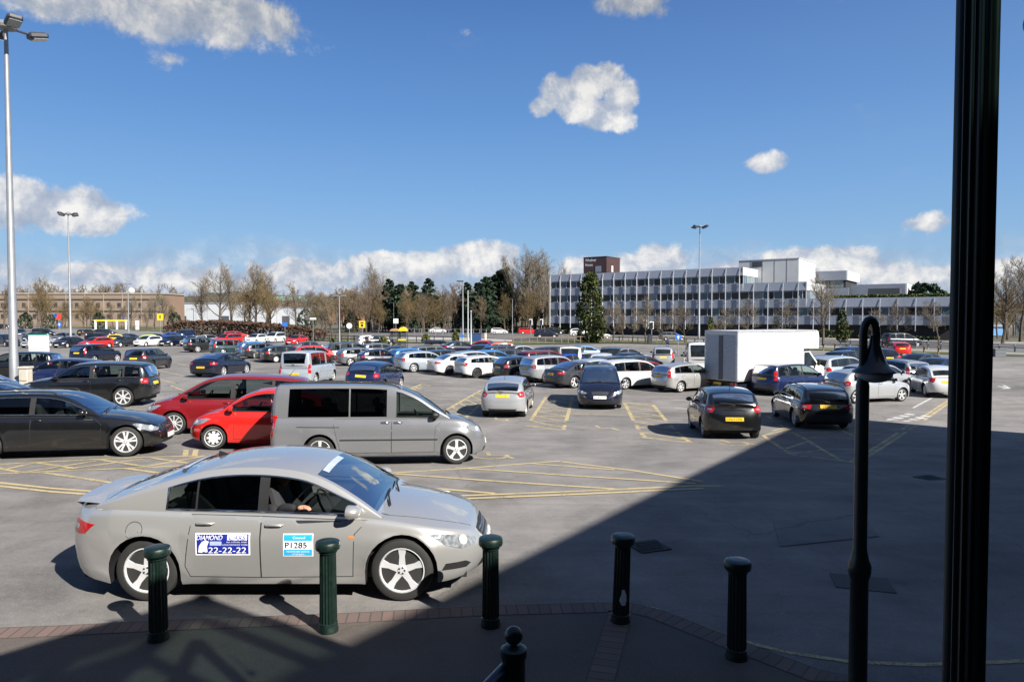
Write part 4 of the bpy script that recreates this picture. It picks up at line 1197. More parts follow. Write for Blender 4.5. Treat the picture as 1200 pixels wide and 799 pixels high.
# ------------------------------------------------------------------ office building
PANEL = simple('shade_grey_panel', (.235, .26, .315), .45, .15, .10, .35)  # facade's blue-grey shade put into the panel colour; sunlit ends use the white
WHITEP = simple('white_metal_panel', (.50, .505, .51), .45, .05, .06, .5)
FIN = simple('white_fin', (.46, .47, .50), .45, .05, .06)
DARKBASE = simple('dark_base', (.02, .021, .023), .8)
BRONZE = simple('bronze_cladding', (.060, .030, .028), .5, .1, .2, 1.5)
SLATE = simple('slate_cladding', (.05, .055, .065), .6)
def window_glass(name, col, rough=.06):
    return simple(name, col, rough, 0, .3, .8, spec=.3)
WG = [window_glass('office_glass_dark', (.012, .015, .020)), window_glass('office_glass_blue', (.06, .10, .13), .12), window_glass('office_glass_blind', (.17, .20, .21), .25), window_glass('office_glass_grey', (.035, .045, .05), .08)]
OO = Vector((9.28, 168.5, 1.70)); U = Vector((37.32, -26.5, 0)).normalized(); NV = Vector((U.y, -U.x, 0))   # along the facade, out of the facade
RU = Matrix((( U.x, NV.x * -1, 0), (U.y, NV.y * -1, 0), (0, 0, 1)))   # local x along, y into the building
def wp(t, dep, z): return OO + U * t - NV * dep + Vector((0, 0, z))
def wbox(m, t0, t1, d0, d1, z0, z1, mi=0):
    c = wp((t0 + t1) / 2, (d0 + d1) / 2, (z0 + z1) / 2); m.box(c, (t1 - t0, d1 - d0, z1 - z0), mi, RU)
off = thing('office_building', 'long stepped three storey office block with pale panels coloured grey for shade, white fins and strip windows', 'building', tuple(OO + Vector((0, 0, -3))))
def part(name, m, mats, parent=off, smooth=None):
    o = m.build(name, mats, None, smooth); o.parent = parent; o.matrix_parent_inverse = parent.matrix_basis.inverted() if False else Matrix.Translation(-Vector(parent.location)); return o
BAY = 2.84; PIT = 3.3
LEV = [(29, 1), (20.5, 2), (16.2, 3)]
brng = random.Random(5)
for li, (nb, _) in enumerate(LEV):
    T = nb * BAY; z0 = PIT * li; dep = 22 - 5 * li
    m = MB(); wbox(m, 0, T - .1, .62, dep, z0 - (0 if li else 0), z0 + PIT + .02); part('storey_core', m, DARKBASE)
    m = MB()
    for k in range(int(math.ceil(nb))):
        a, b = k * BAY + .02, min(T, (k + 1) * BAY) - .02
        if b - a < .3: continue
        i0 = len(m.v); wbox(m, a, b, 0.0, .18, z0, z0 + 1.62)
        for q in (0, 1, 4, 5): pass
    part('spandrel_panels', m, PANEL)
    for k in range(int(math.ceil(nb))):
        a, b = k * BAY + .05, min(T, (k + 1) * BAY) - .05
        if b - a < .6: continue
        m = MB(); zz0, zz1 = z0 + 1.66, z0 + 3.22
        split = a + (b - a) * brng.choice((.36, .62, .62, .5))
        wbox(m, a, b, .30, .36, zz0, zz0 + .08, 2); wbox(m, a, b, .30, .36, zz1 - .08, zz1, 2)
        g0, g1 = brng.choice((0, 0, 1, 1, 3, 2)), brng.choice((0, 0, 0, 1, 3))
        wbox(m, a + .04, split - .04, .36, .40, zz0 + .08, zz1 - .08, 0); wbox(m, split + .04, b - .04, .36, .40, zz0 + .08, zz1 - .08, 1)
        wbox(m, split - .05, split + .05, .29, .37, zz0, zz1, 2); wbox(m, a, a + .06, .29, .37, zz0, zz1, 2); wbox(m, b - .06, b, .29, .37, zz0, zz1, 2)
        part('window', m, [WG[g0], WG[g1], FIN])
    # lit end wall of the storey
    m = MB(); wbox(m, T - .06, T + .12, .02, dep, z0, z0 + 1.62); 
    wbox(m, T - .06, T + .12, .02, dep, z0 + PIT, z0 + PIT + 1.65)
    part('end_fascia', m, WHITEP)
    nwin = int(dep / 2.6)
    for k in range(nwin):
        m = MB(); a, b = .4 + k * 2.6, .4 + k * 2.6 + 2.5
        wbox(m, T - .04, T + .02, a, b, z0 + 1.66, z0 + 3.26, 0); wbox(m, T - .03, T + .07, a - .05, a + .05, z0 + 1.64, z0 + 3.28, 1); wbox(m, T - .03, T + .06, (a + b) / 2 - .03, (a + b) / 2 + .03, z0 + 1.64, z0 + 3.28, 1)
        part('end_window', m, [WG[2] if k % 3 else WG[1], FIN])
    # sloped parapet over each stepped roof
    m = MB(); t0 = LEV[li + 1][0] * BAY + .1 if li < 2 else 0
    zp = z0 + PIT
    for k in range(int((T - t0) / BAY) + 1):
        a, b = t0 + k * BAY + .004, min(T, t0 + (k + 1) * BAY) - .004
        if b - a < .3: continue
        P = [wp(a, -.02, zp), wp(b, -.02, zp), wp(b, .20, zp + 1.68), wp(a, .20, zp + 1.68), wp(a, .75, zp), wp(b, .75, zp), wp(b, .75, zp + 1.68), wp(a, .75, zp + 1.68)]
        I = [m.vert(p) for p in P]
        for q in ((0, 1, 2, 3), (3, 2, 6, 7), (5, 4, 7, 6), (1, 5, 6, 2), (4, 0, 3, 7), (4, 5, 1, 0)): m.face([I[i] for i in q])
    part('roof_parapet', m, PANEL)
    m = MB(); wbox(m, t0, T, .7, dep, zp + .1, zp + .35); part('roof_deck', m, SLATE)
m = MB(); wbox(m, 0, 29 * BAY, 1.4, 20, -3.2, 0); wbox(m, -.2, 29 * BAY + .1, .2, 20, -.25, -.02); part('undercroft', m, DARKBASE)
for k in range(30):
    top = 3 if k <= 16 else (2 if k <= 20 else 1)
    m = MB(); t = k * BAY
    if t > 29 * BAY + .1: continue
    wbox(m, t - .05, t + .05, -.30, -.12, -1.1, PIT * top + .25)
    P0, P1 = wp(t, -.20, PIT * top + .2), wp(t, .10, PIT * top + 1.5)
    m.tube([P0, P1], .06, 4)
    for l in range(top): wbox(m, t - .04, t + .04, -.2, .05, PIT * l + 1.2, PIT * l + 1.35)
    part('fin', m, FIN)
m = MB(); wbox(m, 42.1, 54.5, 10, 25.8, 6.6, 13.6, 0); wbox(m, 42.0, 54.6, 9.9, 25.9, 13.6, 13.75, 0)
pr = part('plant_room', m, WHITEP)
m = MB()
for k in range(1, 5): wbox(m, 42.1 + k * 2.5 - .03, 42.1 + k * 2.5 + .03, 9.97, 10.02, 6.6, 13.6)
wbox(m, 45, 47, 9.95, 10.05, 12.2, 13.3); part('plant_room_vent', m, SLATE)
# rooftop sign tower
st = thing('sign_tower', 'dark bronze rooftop block with white lettering behind the conical evergreen', 'rooftop block', tuple(wp(9.0, 5, 10)))
m = MB(); RT = RU
tc_ = wp(9.9, 7.5, 13.0); m.box(tc_, (6.2, 6.9, 5.2), 0, RT); m.box(tc_ + Vector((0, 0, 2.68)), (6.35, 7.05, .14), 0, RT)
part('tower_wall', m, BRONZE, st)
m = MB(); m.box(tc_ + RT @ Vector((.9, -3.47, -.2)), (1.5, .06, 1.4), 0, RT); part('louvre', m, PANEL, st)
m = MB(); m.box(tc_ + RT @ Vector((3.12, -.6, -.1)), (.06, .9, 1.5), 0, RT); part('access_door', m, WHITEP, st)
m = MB()
for (txt, zz, wd) in (('Whelmar', 1.65, 3.0), ('House', .55, 2.0)):
    vs_, fs_ = text_tris(txt); x0, x1 = min(v.x for v in vs_), max(v.x for v in vs_); y1 = .72
    b0 = len(m.v)
    for v in vs_: m.vert(tc_ + RT @ Vector((-2.6 + (v.x - x0) / (x1 - x0) * wd, -3.49, zz + v.y / y1 * .75)))
    for f in fs_: m.face([b0 + i for i in f])
part('sign_lettering', m, PRINT_W, st)
# rear wing
wing = thing('office_wing', 'set back wing of the office block with a white lit end over a roof hedge', 'building', tuple(wp(60, 26, -2)))
m = MB(); wbox(m, 40, 60.7, 26, 40, -3, 9.9); part('wing_core', m, DARKBASE, wing)
m = MB(); wbox(m, 40, 60.8, 25.6, 25.9, 9.6, 11.7); wbox(m, 40, 61.4, 25.6, 25.9, 6.2, 7.9); wbox(m, 61.5, 72.1, 27.5, 27.8, 6.3, 8.6); part('wing_panels', m, PANEL, wing)
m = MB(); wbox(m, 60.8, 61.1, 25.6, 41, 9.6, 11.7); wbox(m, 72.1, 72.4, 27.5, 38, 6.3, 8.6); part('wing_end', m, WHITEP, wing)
for k in range(7):
    m = MB(); wbox(m, 40.6 + k * 2.84, 43.2 + k * 2.84, 25.85, 25.95, 8.0, 9.5); part('wing_window', m, WG[k % 4], wing)
m = MB(); wbox(m, 61.5, 72, 28, 38, -3, 6.4); part('lower_block', m, DARKBASE, wing)
m = MB(); wbox(m, 65.5, 71.5, 23.5, 27, 3.5, 7.5); part('slate_block', m, SLATE, wing)

# ------------------------------------------------------------------ buildings on the left
BRICK = None
def brickwall():
    m, nt, out = newmat('brown_brick'); tc = N(nt, 'TexCoord').outputs['Object']
    b = N(nt, 'TexBrick', {'Vector': tc, 'Color1': (.20, .125, .085, 1), 'Color2': (.16, .10, .07, 1), 'Mortar': (.18, .14, .11, 1), 'Scale': 1.2})
    c = mixc(nt, math_(nt, 'MULTIPLY', noise(nt, tc, .15, 5), .5), b.outputs[0], (.24, .17, .125))
    p = N(nt, 'BsdfPrincipled', {'Base Color': c, 'Roughness': .9}); nt.links.new(p.outputs[0], out.inputs[0]); return m
BRICK = brickwall(); CONC = simple('concrete_band', (.30, .25, .21), .8, 0, .15, .4); DKBAND = simple('dark_recess', (.03, .024, .02), .8)
YB = 300.0
def fx(px): return (px - 600) / FPX * YB
bb = thing('brick_building', 'long brown brick three storey block with small square windows on the far left', 'building', (fx(80), YB, -.85))
def bp(nm, m, mats): return part(nm, m, mats, bb)
X0, X1 = fx(-40), fx(191); Z0 = -.85
m = MB(); m.box(((X0 + X1) / 2, YB + 10, Z0 + 7.0), (X1 - X0, 20, 14.0)); bp('wall', m, BRICK)
m = MB()
for z in (Z0 + 11.6, Z0 + 6.6): m.box(((X0 + X1) / 2, YB - .06, z), (X1 - X0 + .2, .3, .55))
bp('dark_band', m, DKBAND)
m = MB(); m.box(((X0 + X1) / 2, YB + 10, Z0 + 14.2), (X1 - X0 + .8, 20.8, .5)); bp('roof_edge', m, CONC)
for k in range(11):
    xx = X0 + 3 + (X1 - X0 - 4) * k / 10; m = MB(); m.box((xx, YB - .12, Z0 + 7), (.25, .2, 14)); bp('downpipe', m, CONC)
bw = random.Random(3)
for k in range(17):
    xx = X0 + 7 + (X1 - X0 - 12) * k / 16
    for z in (Z0 + 9.2, Z0 + 4.4):
        m = MB(); m.box((xx, YB - .05, z), (1.5, .16, 1.9), 0); m.box((xx, YB - .09, z - 1.0), (1.8, .25, .12), 1); bp('window', m, [DKBAND, CONC])
m = MB(); m.sphere((fx(143), YB + 8, Z0 + 15.6), 1.4, 12, 8); bp('roof_dome', m, WHITEP)
WSH = simple('pale_shed_cladding', (.38, .40, .43), .6, 0, .06, .2)
Ysh = 360.0
def shed(name, label, x0, x1, ytop, ybot, Y, mats, roof=None):
    a, b = (x0 - 600) / FPX * Y, (x1 - 600) / FPX * Y; zt = pt(600, ytop, Y).z; z0 = -.85
    o = thing(name, label, 'building', ((a + b) / 2, Y, z0))
    m = MB(); m.box(((a + b) / 2, Y + 15, (zt + z0) / 2), (b - a, 30, zt - z0)); part('wall', m, mats, o)
    m = MB()
    for k in range(int((b - a) / 6)): m.box((a + 3 + k * 6, Y - .04, (zt + z0) / 2), (.14, .12, zt - z0 - .2))
    part('wall_ribs', m, CONC, o)
    m = MB()
    if roof: m.prism([(a - 1, zt), (b + 1, zt), (b - 3, zt + roof[0]), (a + 3, zt + roof[0])], Y - 1, Y + 31, 'y'); part('roof', m, roof[1], o)
    else: m.box(((a + b) / 2, Y + 15, zt + .25), (b - a + .6, 30.6, .5)); part('roof', m, PANEL, o)
    m = MB(); 
    for k in range(max(1, int((b - a) / 22))): m.box((a + 8 + k * 22, Y - .08, z0 + 2.4), (4, .2, 4.6))
    part('loading_door', m, SLATE, o)
    return o
shed('white_shed', 'long low white industrial shed behind the brown hedge', 196, 297, 356, 378, 360, WSH)
shed('pale_warehouse', 'pale grey warehouse with a shadowed front between the left trees', 318, 346, 361, 380, 380, WSH)
shed('green_roofed_unit', 'distant brick unit with a pale green roof above the left trees', 312, 352, 352.5, 375, 620, BRICK, (4.0, simple('verdigris_roof', (.16, .30, .26), .6)))
shed('hipped_roof_house', 'distant orange brick building with a dark hipped roof left of centre', 384, 420, 352, 372, 520, simple('orange_brick', (.30, .13, .07), .9), (4.5, simple('dark_roof_tiles', (.055, .05, .055), .8)))
shed('blue_kiosk', 'small blue and white cabin across the road beyond the fluted column', 1157, 1183, 383, 399, 150, simple('blue_cabin', (.10, .24, .45), .6))

# ------------------------------------------------------------------ the dark shopping building behind the camera
SHOP = simple('shop_wall', (.06, .05, .045), .85); 
H0 = 10.0
A_ = Vector((9.15, -2.57)); B_ = Vector((22.42, 16.16)); e1 = (B_ - A_).normalized(); e2 = Vector((.60, -.80))
Aex = A_ - e1 * 17.0; C_ = B_ + e2 * 40; D_ = Aex + e2 * 40
sb = thing('shopping_building', 'dark flat roofed shopping building whose shadow falls across the tarmac', 'building', (20, -5, 0))
m = MB(); m.prism([tuple(Aex), tuple(B_), tuple(C_), tuple(D_)], -.9, H0, 'z'); part('wall', m, SHOP, sb)
m = MB()
for (p, q) in ((Aex, B_), (B_, C_)):
    d = (q - p).normalized(); n_ = Vector((-d.y, d.x)); c = (p + q) / 2
    m.box((c.x, c.y, H0 + .05), ((q - p).length, .4, .1), 0, Matrix.Rotation(math.atan2(d.y, d.x), 3, 'Z'))
part('coping', m, CONC, sb)
for k in range(5):
    m = MB(); p = Aex + e1 * (4 + k * 7.2); n_ = Vector((-e1.y, e1.x))
    c = p + n_ * .03; m.box((c.x, c.y, 1.5), (5.5, .12, 2.6), 0, Matrix.Rotation(math.atan2(e1.y, e1.x), 3, 'Z')); part('shop_window', m, WG[0], sb)
m = MB(); m.box((-31, -16, 7), (80, 10, 16)); rb = thing('rear_sky_blocker', 'added unseen block behind the viewpoint that cuts skylight', 'building', (-31, -16, 0)); part('wall', m, SHOP, rb)  # unseen mass added behind the camera to block sky and deepen the shadows
# glazed gabled canopy over the entrance steps
cn = thing('entrance_canopy', 'glazed gable canopy with dark beams casting a pointed shadow on the pavement', 'canopy', (2, 0, 0))
IRON = simple('dark_green_iron', (.010, .018, .016), .42, .3, .2, 8, coat=.25)
Yc = 1.0
apex, eR, eL, eL2 = (2.99, 6.64), (3.75, 5.22), (1.07, 5.6), (-1.2, 4.35)
m = MB()
def beam(p, q, wdt=.16, y0=Yc, y1=Yc - .14):
    m.prism([(p[0], p[1]), (q[0], q[1]), (q[0], q[1] - wdt), (p[0], p[1] - wdt)], y0, y1, 'y')
beam(apex, eR); beam(eL2, apex)
for t in (.28, .62):
    m.tube([(apex[0] + (eL2[0] - apex[0]) * t, Yc - .05, apex[1] + (eL2[1] - apex[1]) * t), (apex[0] + (eL2[0] - apex[0]) * t, Yc - 7, apex[1] + (eL2[1] - apex[1]) * t)], .07, 6)
m.tube([(apex[0], Yc, apex[1] - .05), (apex[0], Yc - 7, apex[1] - .05)], .09, 6)
for yy in (Yc - .45, Yc - 1.35, Yc - 2.1):
    m.tube([(apex[0], yy, apex[1] - .1), (eL2[0], yy, eL2[1] - .1)], .13, 6); m.tube([(apex[0], yy, apex[1] - .1), (eR[0], yy, eR[1] - .1)], .08, 6)
m.prism([(apex[0] - .5, apex[1] - .35), (apex[0], apex[1]), (apex[0] + .3, apex[1] - .6)], Yc - .02, Yc - .10, 'y')
part('canopy_frame', m, IRON, cn)
m = MB()
def pane(p, q, ya, yb):
    m.face([m.vert((p[0], ya, p[1])), m.vert((q[0], ya, q[1])), m.vert((q[0], yb, q[1])), m.vert((p[0], yb, p[1]))])
pane(apex, eL2, Yc - .14, Yc - 2.6); pane(eR, apex, Yc - .14, Yc - 2.6)
part('canopy_glazing', m, GREEN_GLASS, cn)
m = MB(); m.face([m.vert(p) for p in ((apex[0], Yc - 2.6, apex[1]), (eL2[0], Yc - 2.6, eL2[1]), (eL2[0], -9, eL2[1]), (apex[0], -9, apex[1]))]); m.face([m.vert(p) for p in ((eR[0], Yc - 2.6, eR[1]), (apex[0], Yc - 2.6, apex[1]), (apex[0], -9, apex[1]), (eR[0], -9, eR[1]))])
m.box((2.0, -4.2, 4.25), (8, 9.4, .16)); part('canopy_roof', m, SLATE, cn)

# ------------------------------------------------------------------ terrace, rail post, column, near lamp, bollards
PAVER = simple('terrace_slab', (.09, .08, .075), .9, 0, .2, 3)
m = MB(); m.box((1.2, -1.6, .72), (9, 5.0, 1.44)); m.box((1.2, 1.2, .36), (9, .6, .72)); tag(m.build('terrace_steps', PAVER), 'raised stone terrace and step under the viewpoint', 'terrace')
def column(name, label, cat, x, y, z0, z1, rad, extra=None):
    o = thing(name, label, cat, (x, y, z0))
    m = MB(); h = z1 - z0
    m.lathe([(rad * 1.7, 0), (rad * 1.7, .12), (rad * 1.35, .16), (rad * 1.35, .24), (rad, .30), (rad, h - .18), (rad * 1.25, h - .14), (rad * 1.25, h)], 96, 0, flute=(.3, h - .18, 16, .16))
    b = m.build('shaft', IRON, o, 30)
    return o
col_ = column('fluted_column', 'tall dark fluted iron column rising out of the top right of the view', 'column', (1138 - 600) / FPX * 2.0, 2.0, 1.44, 4.45, .054)
m = MB(); m.tube([(0, 0, 3.01), (.25, -.9, 3.1), (1.2, -3, 3.3)], .06, 8); m.build('bracket_beam', IRON, col_, 40)
# hanging globe at the top right
hl = thing('hanging_globe_lamp', 'round dark hanging lamp just entering at the top right corner', 'lamp', ((1208 - 600) / FPX * 2.0, 2.0, 3.05 + (372 - 32) / FPX * 2.0))
m = MB(); m.sphere((0, 0, 0), .037, 16, 12); m.build('globe', simple('dark_globe', (.03, .022, .018), .3, .2), hl, 60)
m = MB(); m.tube([(0, 0, .035), (0, 0, .35)], .006, 6); m.build('hanger', IRON, hl, 60)
# handrail newel with ball finial
px_, dpt = 602, 2.7
nw = thing('handrail_post', 'short dark newel post with ball finial and handrail at the bottom edge', 'railing', ((px_ - 600) / FPX * dpt, dpt, .05))
zt = CAMZ - (738 - 372) / FPX * dpt - .05
m = MB(); m.lathe([(.075, 0), (.075, .1), (.046, .16), (.046, zt - .13), (.052, zt - .12), (.052, zt - .09), (.03, zt - .075)], 24, 0, flute=(.17, zt - .14, 10, .18)); m.build('post', IRON, nw, 40)
m = MB(); m.sphere((0, 0, zt - .038), .036, 18, 12); m.build('ball_finial', IRON, nw, 60)
m = MB(); m.tube([(-.03, 0, zt - .17), (-.35, -.42, zt - .30), (-1.0, -1.2, zt - .45)], .028, 10); m.build('handrail', simple('blue_handrail', (.015, .03, .06), .35, .3, coat=.4), nw, 60)
# the near swan-neck street lamp
dl = 3.9
ln = thing('swan_neck_lamp', 'black swan neck street lamp with bell shade in the shaded foreground', 'street lamp', ((1012 - 600) / FPX * dl, dl, .05))
m = MB(); m.lathe([(.10, 0), (.10, .5), (.050, .58), (.048, 1.52), (.060, 1.56), (.062, 1.60), (.048, 1.64), (.037, 1.70), (.035, 2.62), (.026, 2.66)], 28); m.build('lamp_post', IRON, ln, 40)
m = MB(); pts = [(0, 0, 2.6), (0, 0, 2.78)]
for i in range(9):
    a = PI - PI * i / 8; pts.append((.036 + .036 * math.cos(a), 0, 2.90 + .09 * math.sin(a)))
pts += [(.072, 0, 2.84), (.072, 0, 2.76)]
m.tube(pts, .022, 12); m.build('swan_neck', IRON, ln, 60)
m = MB(); m.lathe([(.024, .20), (.028, .155), (.045, .10), (.060, .055), (.085, .022), (.112, .0), (.114, -.008), (.10, -.012)], 32, 0, (.062, 0, 2.70)); m.build('bell_shade', simple('black_shade', (.010, .011, .014), .35, .2, coat=.4), ln, 50)
m = MB(); m.lathe([(.098, -.010), (.094, -.030), (.075, -.050), (.04, -.062), (.005, -.066)], 32, 0, (.062, 0, 2.70)); m.build('glass_bowl', simple('frosted_bowl', (.42, .43, .44), .25, 0, .08, 9, coat=.5), ln, 60)
IRONB = simple('green_bollard_paint', (.0045, .0145, .011), .42, .1, .45, 22, coat=.3, bump=.15)
def bollard(px, py, lbl, lean=0, side=None):
    p = at(px, py); h = .88
    o = thing('fluted_bollard', lbl, 'bollard', (p.x, p.y, gz(p.x, p.y) + .045), 0, 'fluted bollards along the kerb')
    o.rotation_euler = (R(lean), R(lean * .6), 0)
    m = MB(); m.lathe([(.095, 0), (.095, .03), (.088, .05), (.088, .085), (.084, .09), (.078, h - .125), (.088, h - .115), (.088, h - .10)], 96, 0, flute=(.09, h - .12, 16, .13)); m.build('shaft', IRONB, o, 30)
    m = MB(); m.lathe([(.085, h - .10), (.112, h - .085), (.118, h - .07), (.118, h - .03), (.110, h - .012), (.085, h - .002), (.03, h)], 36); m.build('cap', IRONB, o, 40)
    return o
bollard(186, 754, 'green fluted bollard in front of the silver taxi rear wheel'); bollard(385, 744, 'green fluted bollard in front of the silver taxi front door'); bollard(575, 738, 'green fluted bollard by the silver taxi front bumper, shadow edge behind it')
b4 = bollard(727, 733, 'dark leaning bollard with a torn white sticker at the pavement corner', 2.0)
m = MB()
for i in range(5):
    a0 = R(-118 + i * 9); 
rows = []
for j, (zz, a0, a1) in enumerate(((.20, -95, -70), (.25, -112, -62), (.31, -100, -66), (.36, -96, -80))):
    rows.append([(.0875 * math.cos(R(a0 + (a1 - a0) * i / 4)), .0875 * math.sin(R(a0 + (a1 - a0) * i / 4)), zz) for i in range(5)])
m.grid(rows, 0); m.build('torn_sticker', PRINT_W, b4)
bollard(863, 776, 'dark bollard in deep shade nearest the swan neck lamp')

# ------------------------------------------------------------------ high mast lamps
GALV = simple('galvanised_steel', (.24, .25, .265), .5, .4, .1, 3)
HEADM = simple('lamp_head', (.05, .05, .055), .4, .2)
def mast(px, py, h, r0, lbl, rot=0, heads=4):
    p = at(px, py)
    if lbl.startswith('nearest'): h = pt(5, 34, p.y).z - p.z
    o = thing('lighting_mast', lbl, 'lamp post', (p.x, p.y, p.z), R(rot), 'tall lighting masts in the car park')
    m = MB(); m.lathe([(r0 * 1.5, 0), (r0 * 1.5, .05), (r0, .06), (r0 * .97, 1.6), (r0 * .93, 1.62), (r0 * .42, h)], 20); m.build('pole', GALV, o, 40)
    m = MB(); m.lathe([(.10, h - .1), (.42, h + .0), (.46, h + .12), (.34, h + .30), (.12, h + .38)], 20); m.build('hub', GALV, o, 50)
    for k in range(heads):
        a = 2 * PI * k / heads + .5
        d = Vector((math.cos(a), math.sin(a), 0)); rt = Matrix.Rotation(a, 3, 'Z') @ Matrix.Rotation(R(-14), 3, 'Y')
        m = MB(); m.tube([d * .35 + Vector((0, 0, h + .05)), d * 1.0 + Vector((0, 0, h + .0))], .06, 6); ar = m.build('arm', HEADM, o, 40)
        m = MB(); c = d * 1.30 + Vector((0, 0, h + .02)); m.bevbox(c, (.85, .62, .30), .08, 0, rt); m.box(c + rt @ Vector((.05, 0, -.16)), (.6, .5, .03), 1, rt); m.build('floodlight', [HEADM, CLEARLENS], o)
    return o
mast(17, 456, 20.0, .205, 'nearest tall grey lighting mast at the left edge of the car park', 20)
mast(83, 401, 20.0, .20, 'second tall grey lighting mast behind the red car on the left', 45)
mast(819, 397.5, 20.0, .20, 'tall grey lighting mast in front of the office block', 10)
# ------------------------------------------------------------------ colours (rgb, alpha = metallic flake)
K = dict(champ=(.50, .495, .48, .62), silver=(.37, .38, .395, .4), silverblue=(.37, .41, .46, .35), grey=(.15, .152, .162, .4), dgrey=(.035, .036, .042, .4), black=(.0045, .005, .006, .1), navy=(.008, .010, .024, .3), blue=(.012, .06, .33, .3), dblue=(.009, .018, .07, .3),
         sky=(.045, .19, .45, .3), white=(.54, .54, .535, 0), red=(.50, .013, .009, .1), dred=(.20, .008, .012, .25), orange=(.62, .085, .02, .1), yellow=(.80, .52, .02, .0), teal=(.03, .055, .06, .4), maroon=(.16, .01, .02, .25), lime=(.45, .55, .05, .1))
def P(*a, **k): return put_car(*a, **k)
NG = 'near'
# ---- the near cars
TAXI, TAXIC = P('silver_taxi', 'fastback', (4.70, 1.856, 1.465), 'near', K['champ'], 'fr', 471, 705.5, 90.0, 'silver taxi saloon with blue door stickers and open driver window', 'taxi', 'cars parked in the car park', wb=2.737, fo=.93, r=.335, rim='5', trim=CHROME, ln=.85, lr=.80, open_window=True, fin=True, plate='DK59 NVL', pfz=.44)
P('people_van', 'van', (4.86, 1.79, 1.83), 'near', (.205, .208, .22, .45), 'fr', 535, 544, 83, 'grey people van with black roof rails and dark rear side glass', 'van', wb=3.006, fo=.72, r=.32, rim='5', privacy=(1, 2, 'rg'), rails=True, body_pillars=True, slide=True, black_mirror=True, plate='PN12 HWA', handle=CHROME, seat=SEAT)
P('estate_car', 'estate', (4.83, 1.886, 1.512), 'near', K['black'], 'fr', 147, 535, 78, 'black estate car with chrome window line and five spoke alloys on the left', wb=2.85, fo=.76, r=.335, rim='5d', trim=CHROME, rails=True, railmat=BLACK, privacy=(1, 2))
P('estate_car', 'estate', (4.75, 1.84, 1.49), 'near', K['black'], 'fr', 44, 508, 78, 'black estate car mostly hidden behind the nearest black estate, roof showing', rails=True, railmat=CHROME, r=.32)
P('hatchback', 'hatch', (4.2, 1.76, 1.46), 'mid', K['sky'], 'fr', 6, 486, 80, 'light blue hatchback cut by the left edge of the photo', r=.31)
P('off_road_car', 'suv', (4.75, 1.93, 1.72), 'near', K['black'], 'rl', 144, 477, -100, 'black off road estate with chrome window frame and towing ball', 'car', wb=2.86, fo=.93, r=.375, rim='7', trim=CHROME, seat=SEAT_L)
P('people_carrier', 'mpv', (4.75, 1.84, 1.73), 'near', K['dred'], 'fl', 203, 509.5, -100, 'dark red people carrier parked behind the small bright red car', 'car', wb=2.85, fo=.95, r=.32, rim='10', seat=SEAT_L, aerial=True)
P('small_hatchback', 'micra', (3.72, 1.66, 1.54), 'near', K['red'], 'fl', 249, 527.5, -100, 'small bright red hatchback with eight slot hubcaps beside the grey van', 'car', wb=2.43, fo=.68, r=.29, rim='cap', rimcol='cap', doors=3)
P('hatchback', 'hatch', (4.18, 1.76, 1.475), 'near', K['silver'], 'rr', 616.5, 488, 7, 'silver hatchback seen from behind in the middle bays beside the dark blue people carrier', r=.31, wb=2.6, fo=.84, rim='5', plate='OY55 OBU', aerial=True, tlz=.90, plz=.84)
P('people_carrier', 'mpv', (4.82, 1.884, 1.70), 'near', K['navy'], 'f', 703, 481, 187, 'dark blue people carrier facing us in the middle bays', wb=2.85, fo=.95, r=.33, rim='5', plate='BD08 UWK', pfz=.52)
P('hatchback', 'hatch', (3.95, 1.73, 1.52), 'near', K['black'], 'rl', 823, 512.5, 5.5, 'black small hatchback with yellow plate in front of the white lorry', r=.30, wb=2.47, fo=.77, rim='5', plate='DF63 OSL', tlz=.92, plz=.62, privacy=(1, 'rg'), aerial=True)
P('estate_car', 'estate', (4.53, 1.815, 1.45), 'near', K['black'], 'rl', 930, 500, 7.0, 'black estate car with roof rails and yellow plate right of the black hatchback', r=.32, wb=2.76, fo=.78, rim='7', plate='YF56 RZO', trim=CHROME, rails=True, tlz=.80, plz=.80, privacy=(1, 2))
P('hatchback', 'hatch', (3.99, 1.71, 1.49), 'near', K['silver'], 'rr', 1004, 473, 72, 'silver three door hatchback behind the swan neck lamp', r=.30, wb=2.575, fo=.80, rim='5', doors=3)
P('estate_car', 'mpv', (4.35, 1.80, 1.58), 'near', K['dblue'], 'rr', 925, 464, 60, 'dark blue tall hatchback parked against the white lorry side', r=.31, tl='tall', tlz=.98, seat=SEAT_L, rim='7')
P('city_hatchback', 'hatch', (3.92, 1.68, 1.47), 'near', K['champ'], 'rr', 798, 460, 60, 'pale silver small hatchback with tall red lamps left of the white lorry', r=.285, tl='tall', tlz=.98, rimcol='cap', rim='7')
P('compact_carrier', 'mpv', (4.21, 1.76, 1.58), 'near', K['white'], 'rr', 733, 456.5, 62, 'white compact people carrier behind the dark blue one', r=.31, tlz=.95, tl='square', rim='7')
P('saloon', 'saloon', (4.52, 1.82, 1.42), 'mid', K['dgrey'], 'rr', 673.5, 455, 57, 'dark grey saloon with bright alloys left of the dark blue people carrier', r=.325, rim='5')
P('crossover', 'suv', (4.33, 1.80, 1.61), 'mid', K['silver'], 'rr', 641, 449, 56, 'silver white crossover with dark rear screen behind the silver hatchback', r=.34, rim='5', rimcol='alloy')
P('hatchback', 'hatch', (4.3, 1.76, 1.46), 'mid', K['black'], 'rr', 606, 446, 55, 'black hatchback glinting between the white hatchback and the silver crossover', r=.31)
P('hatchback', 'hatch', (4.33, 1.765, 1.42), 'mid', K['white'], 'rr', 558.7, 443, 56, 'white hatchback with black wheels in the diagonal row', r=.32, rim='5', rimcol='dark')
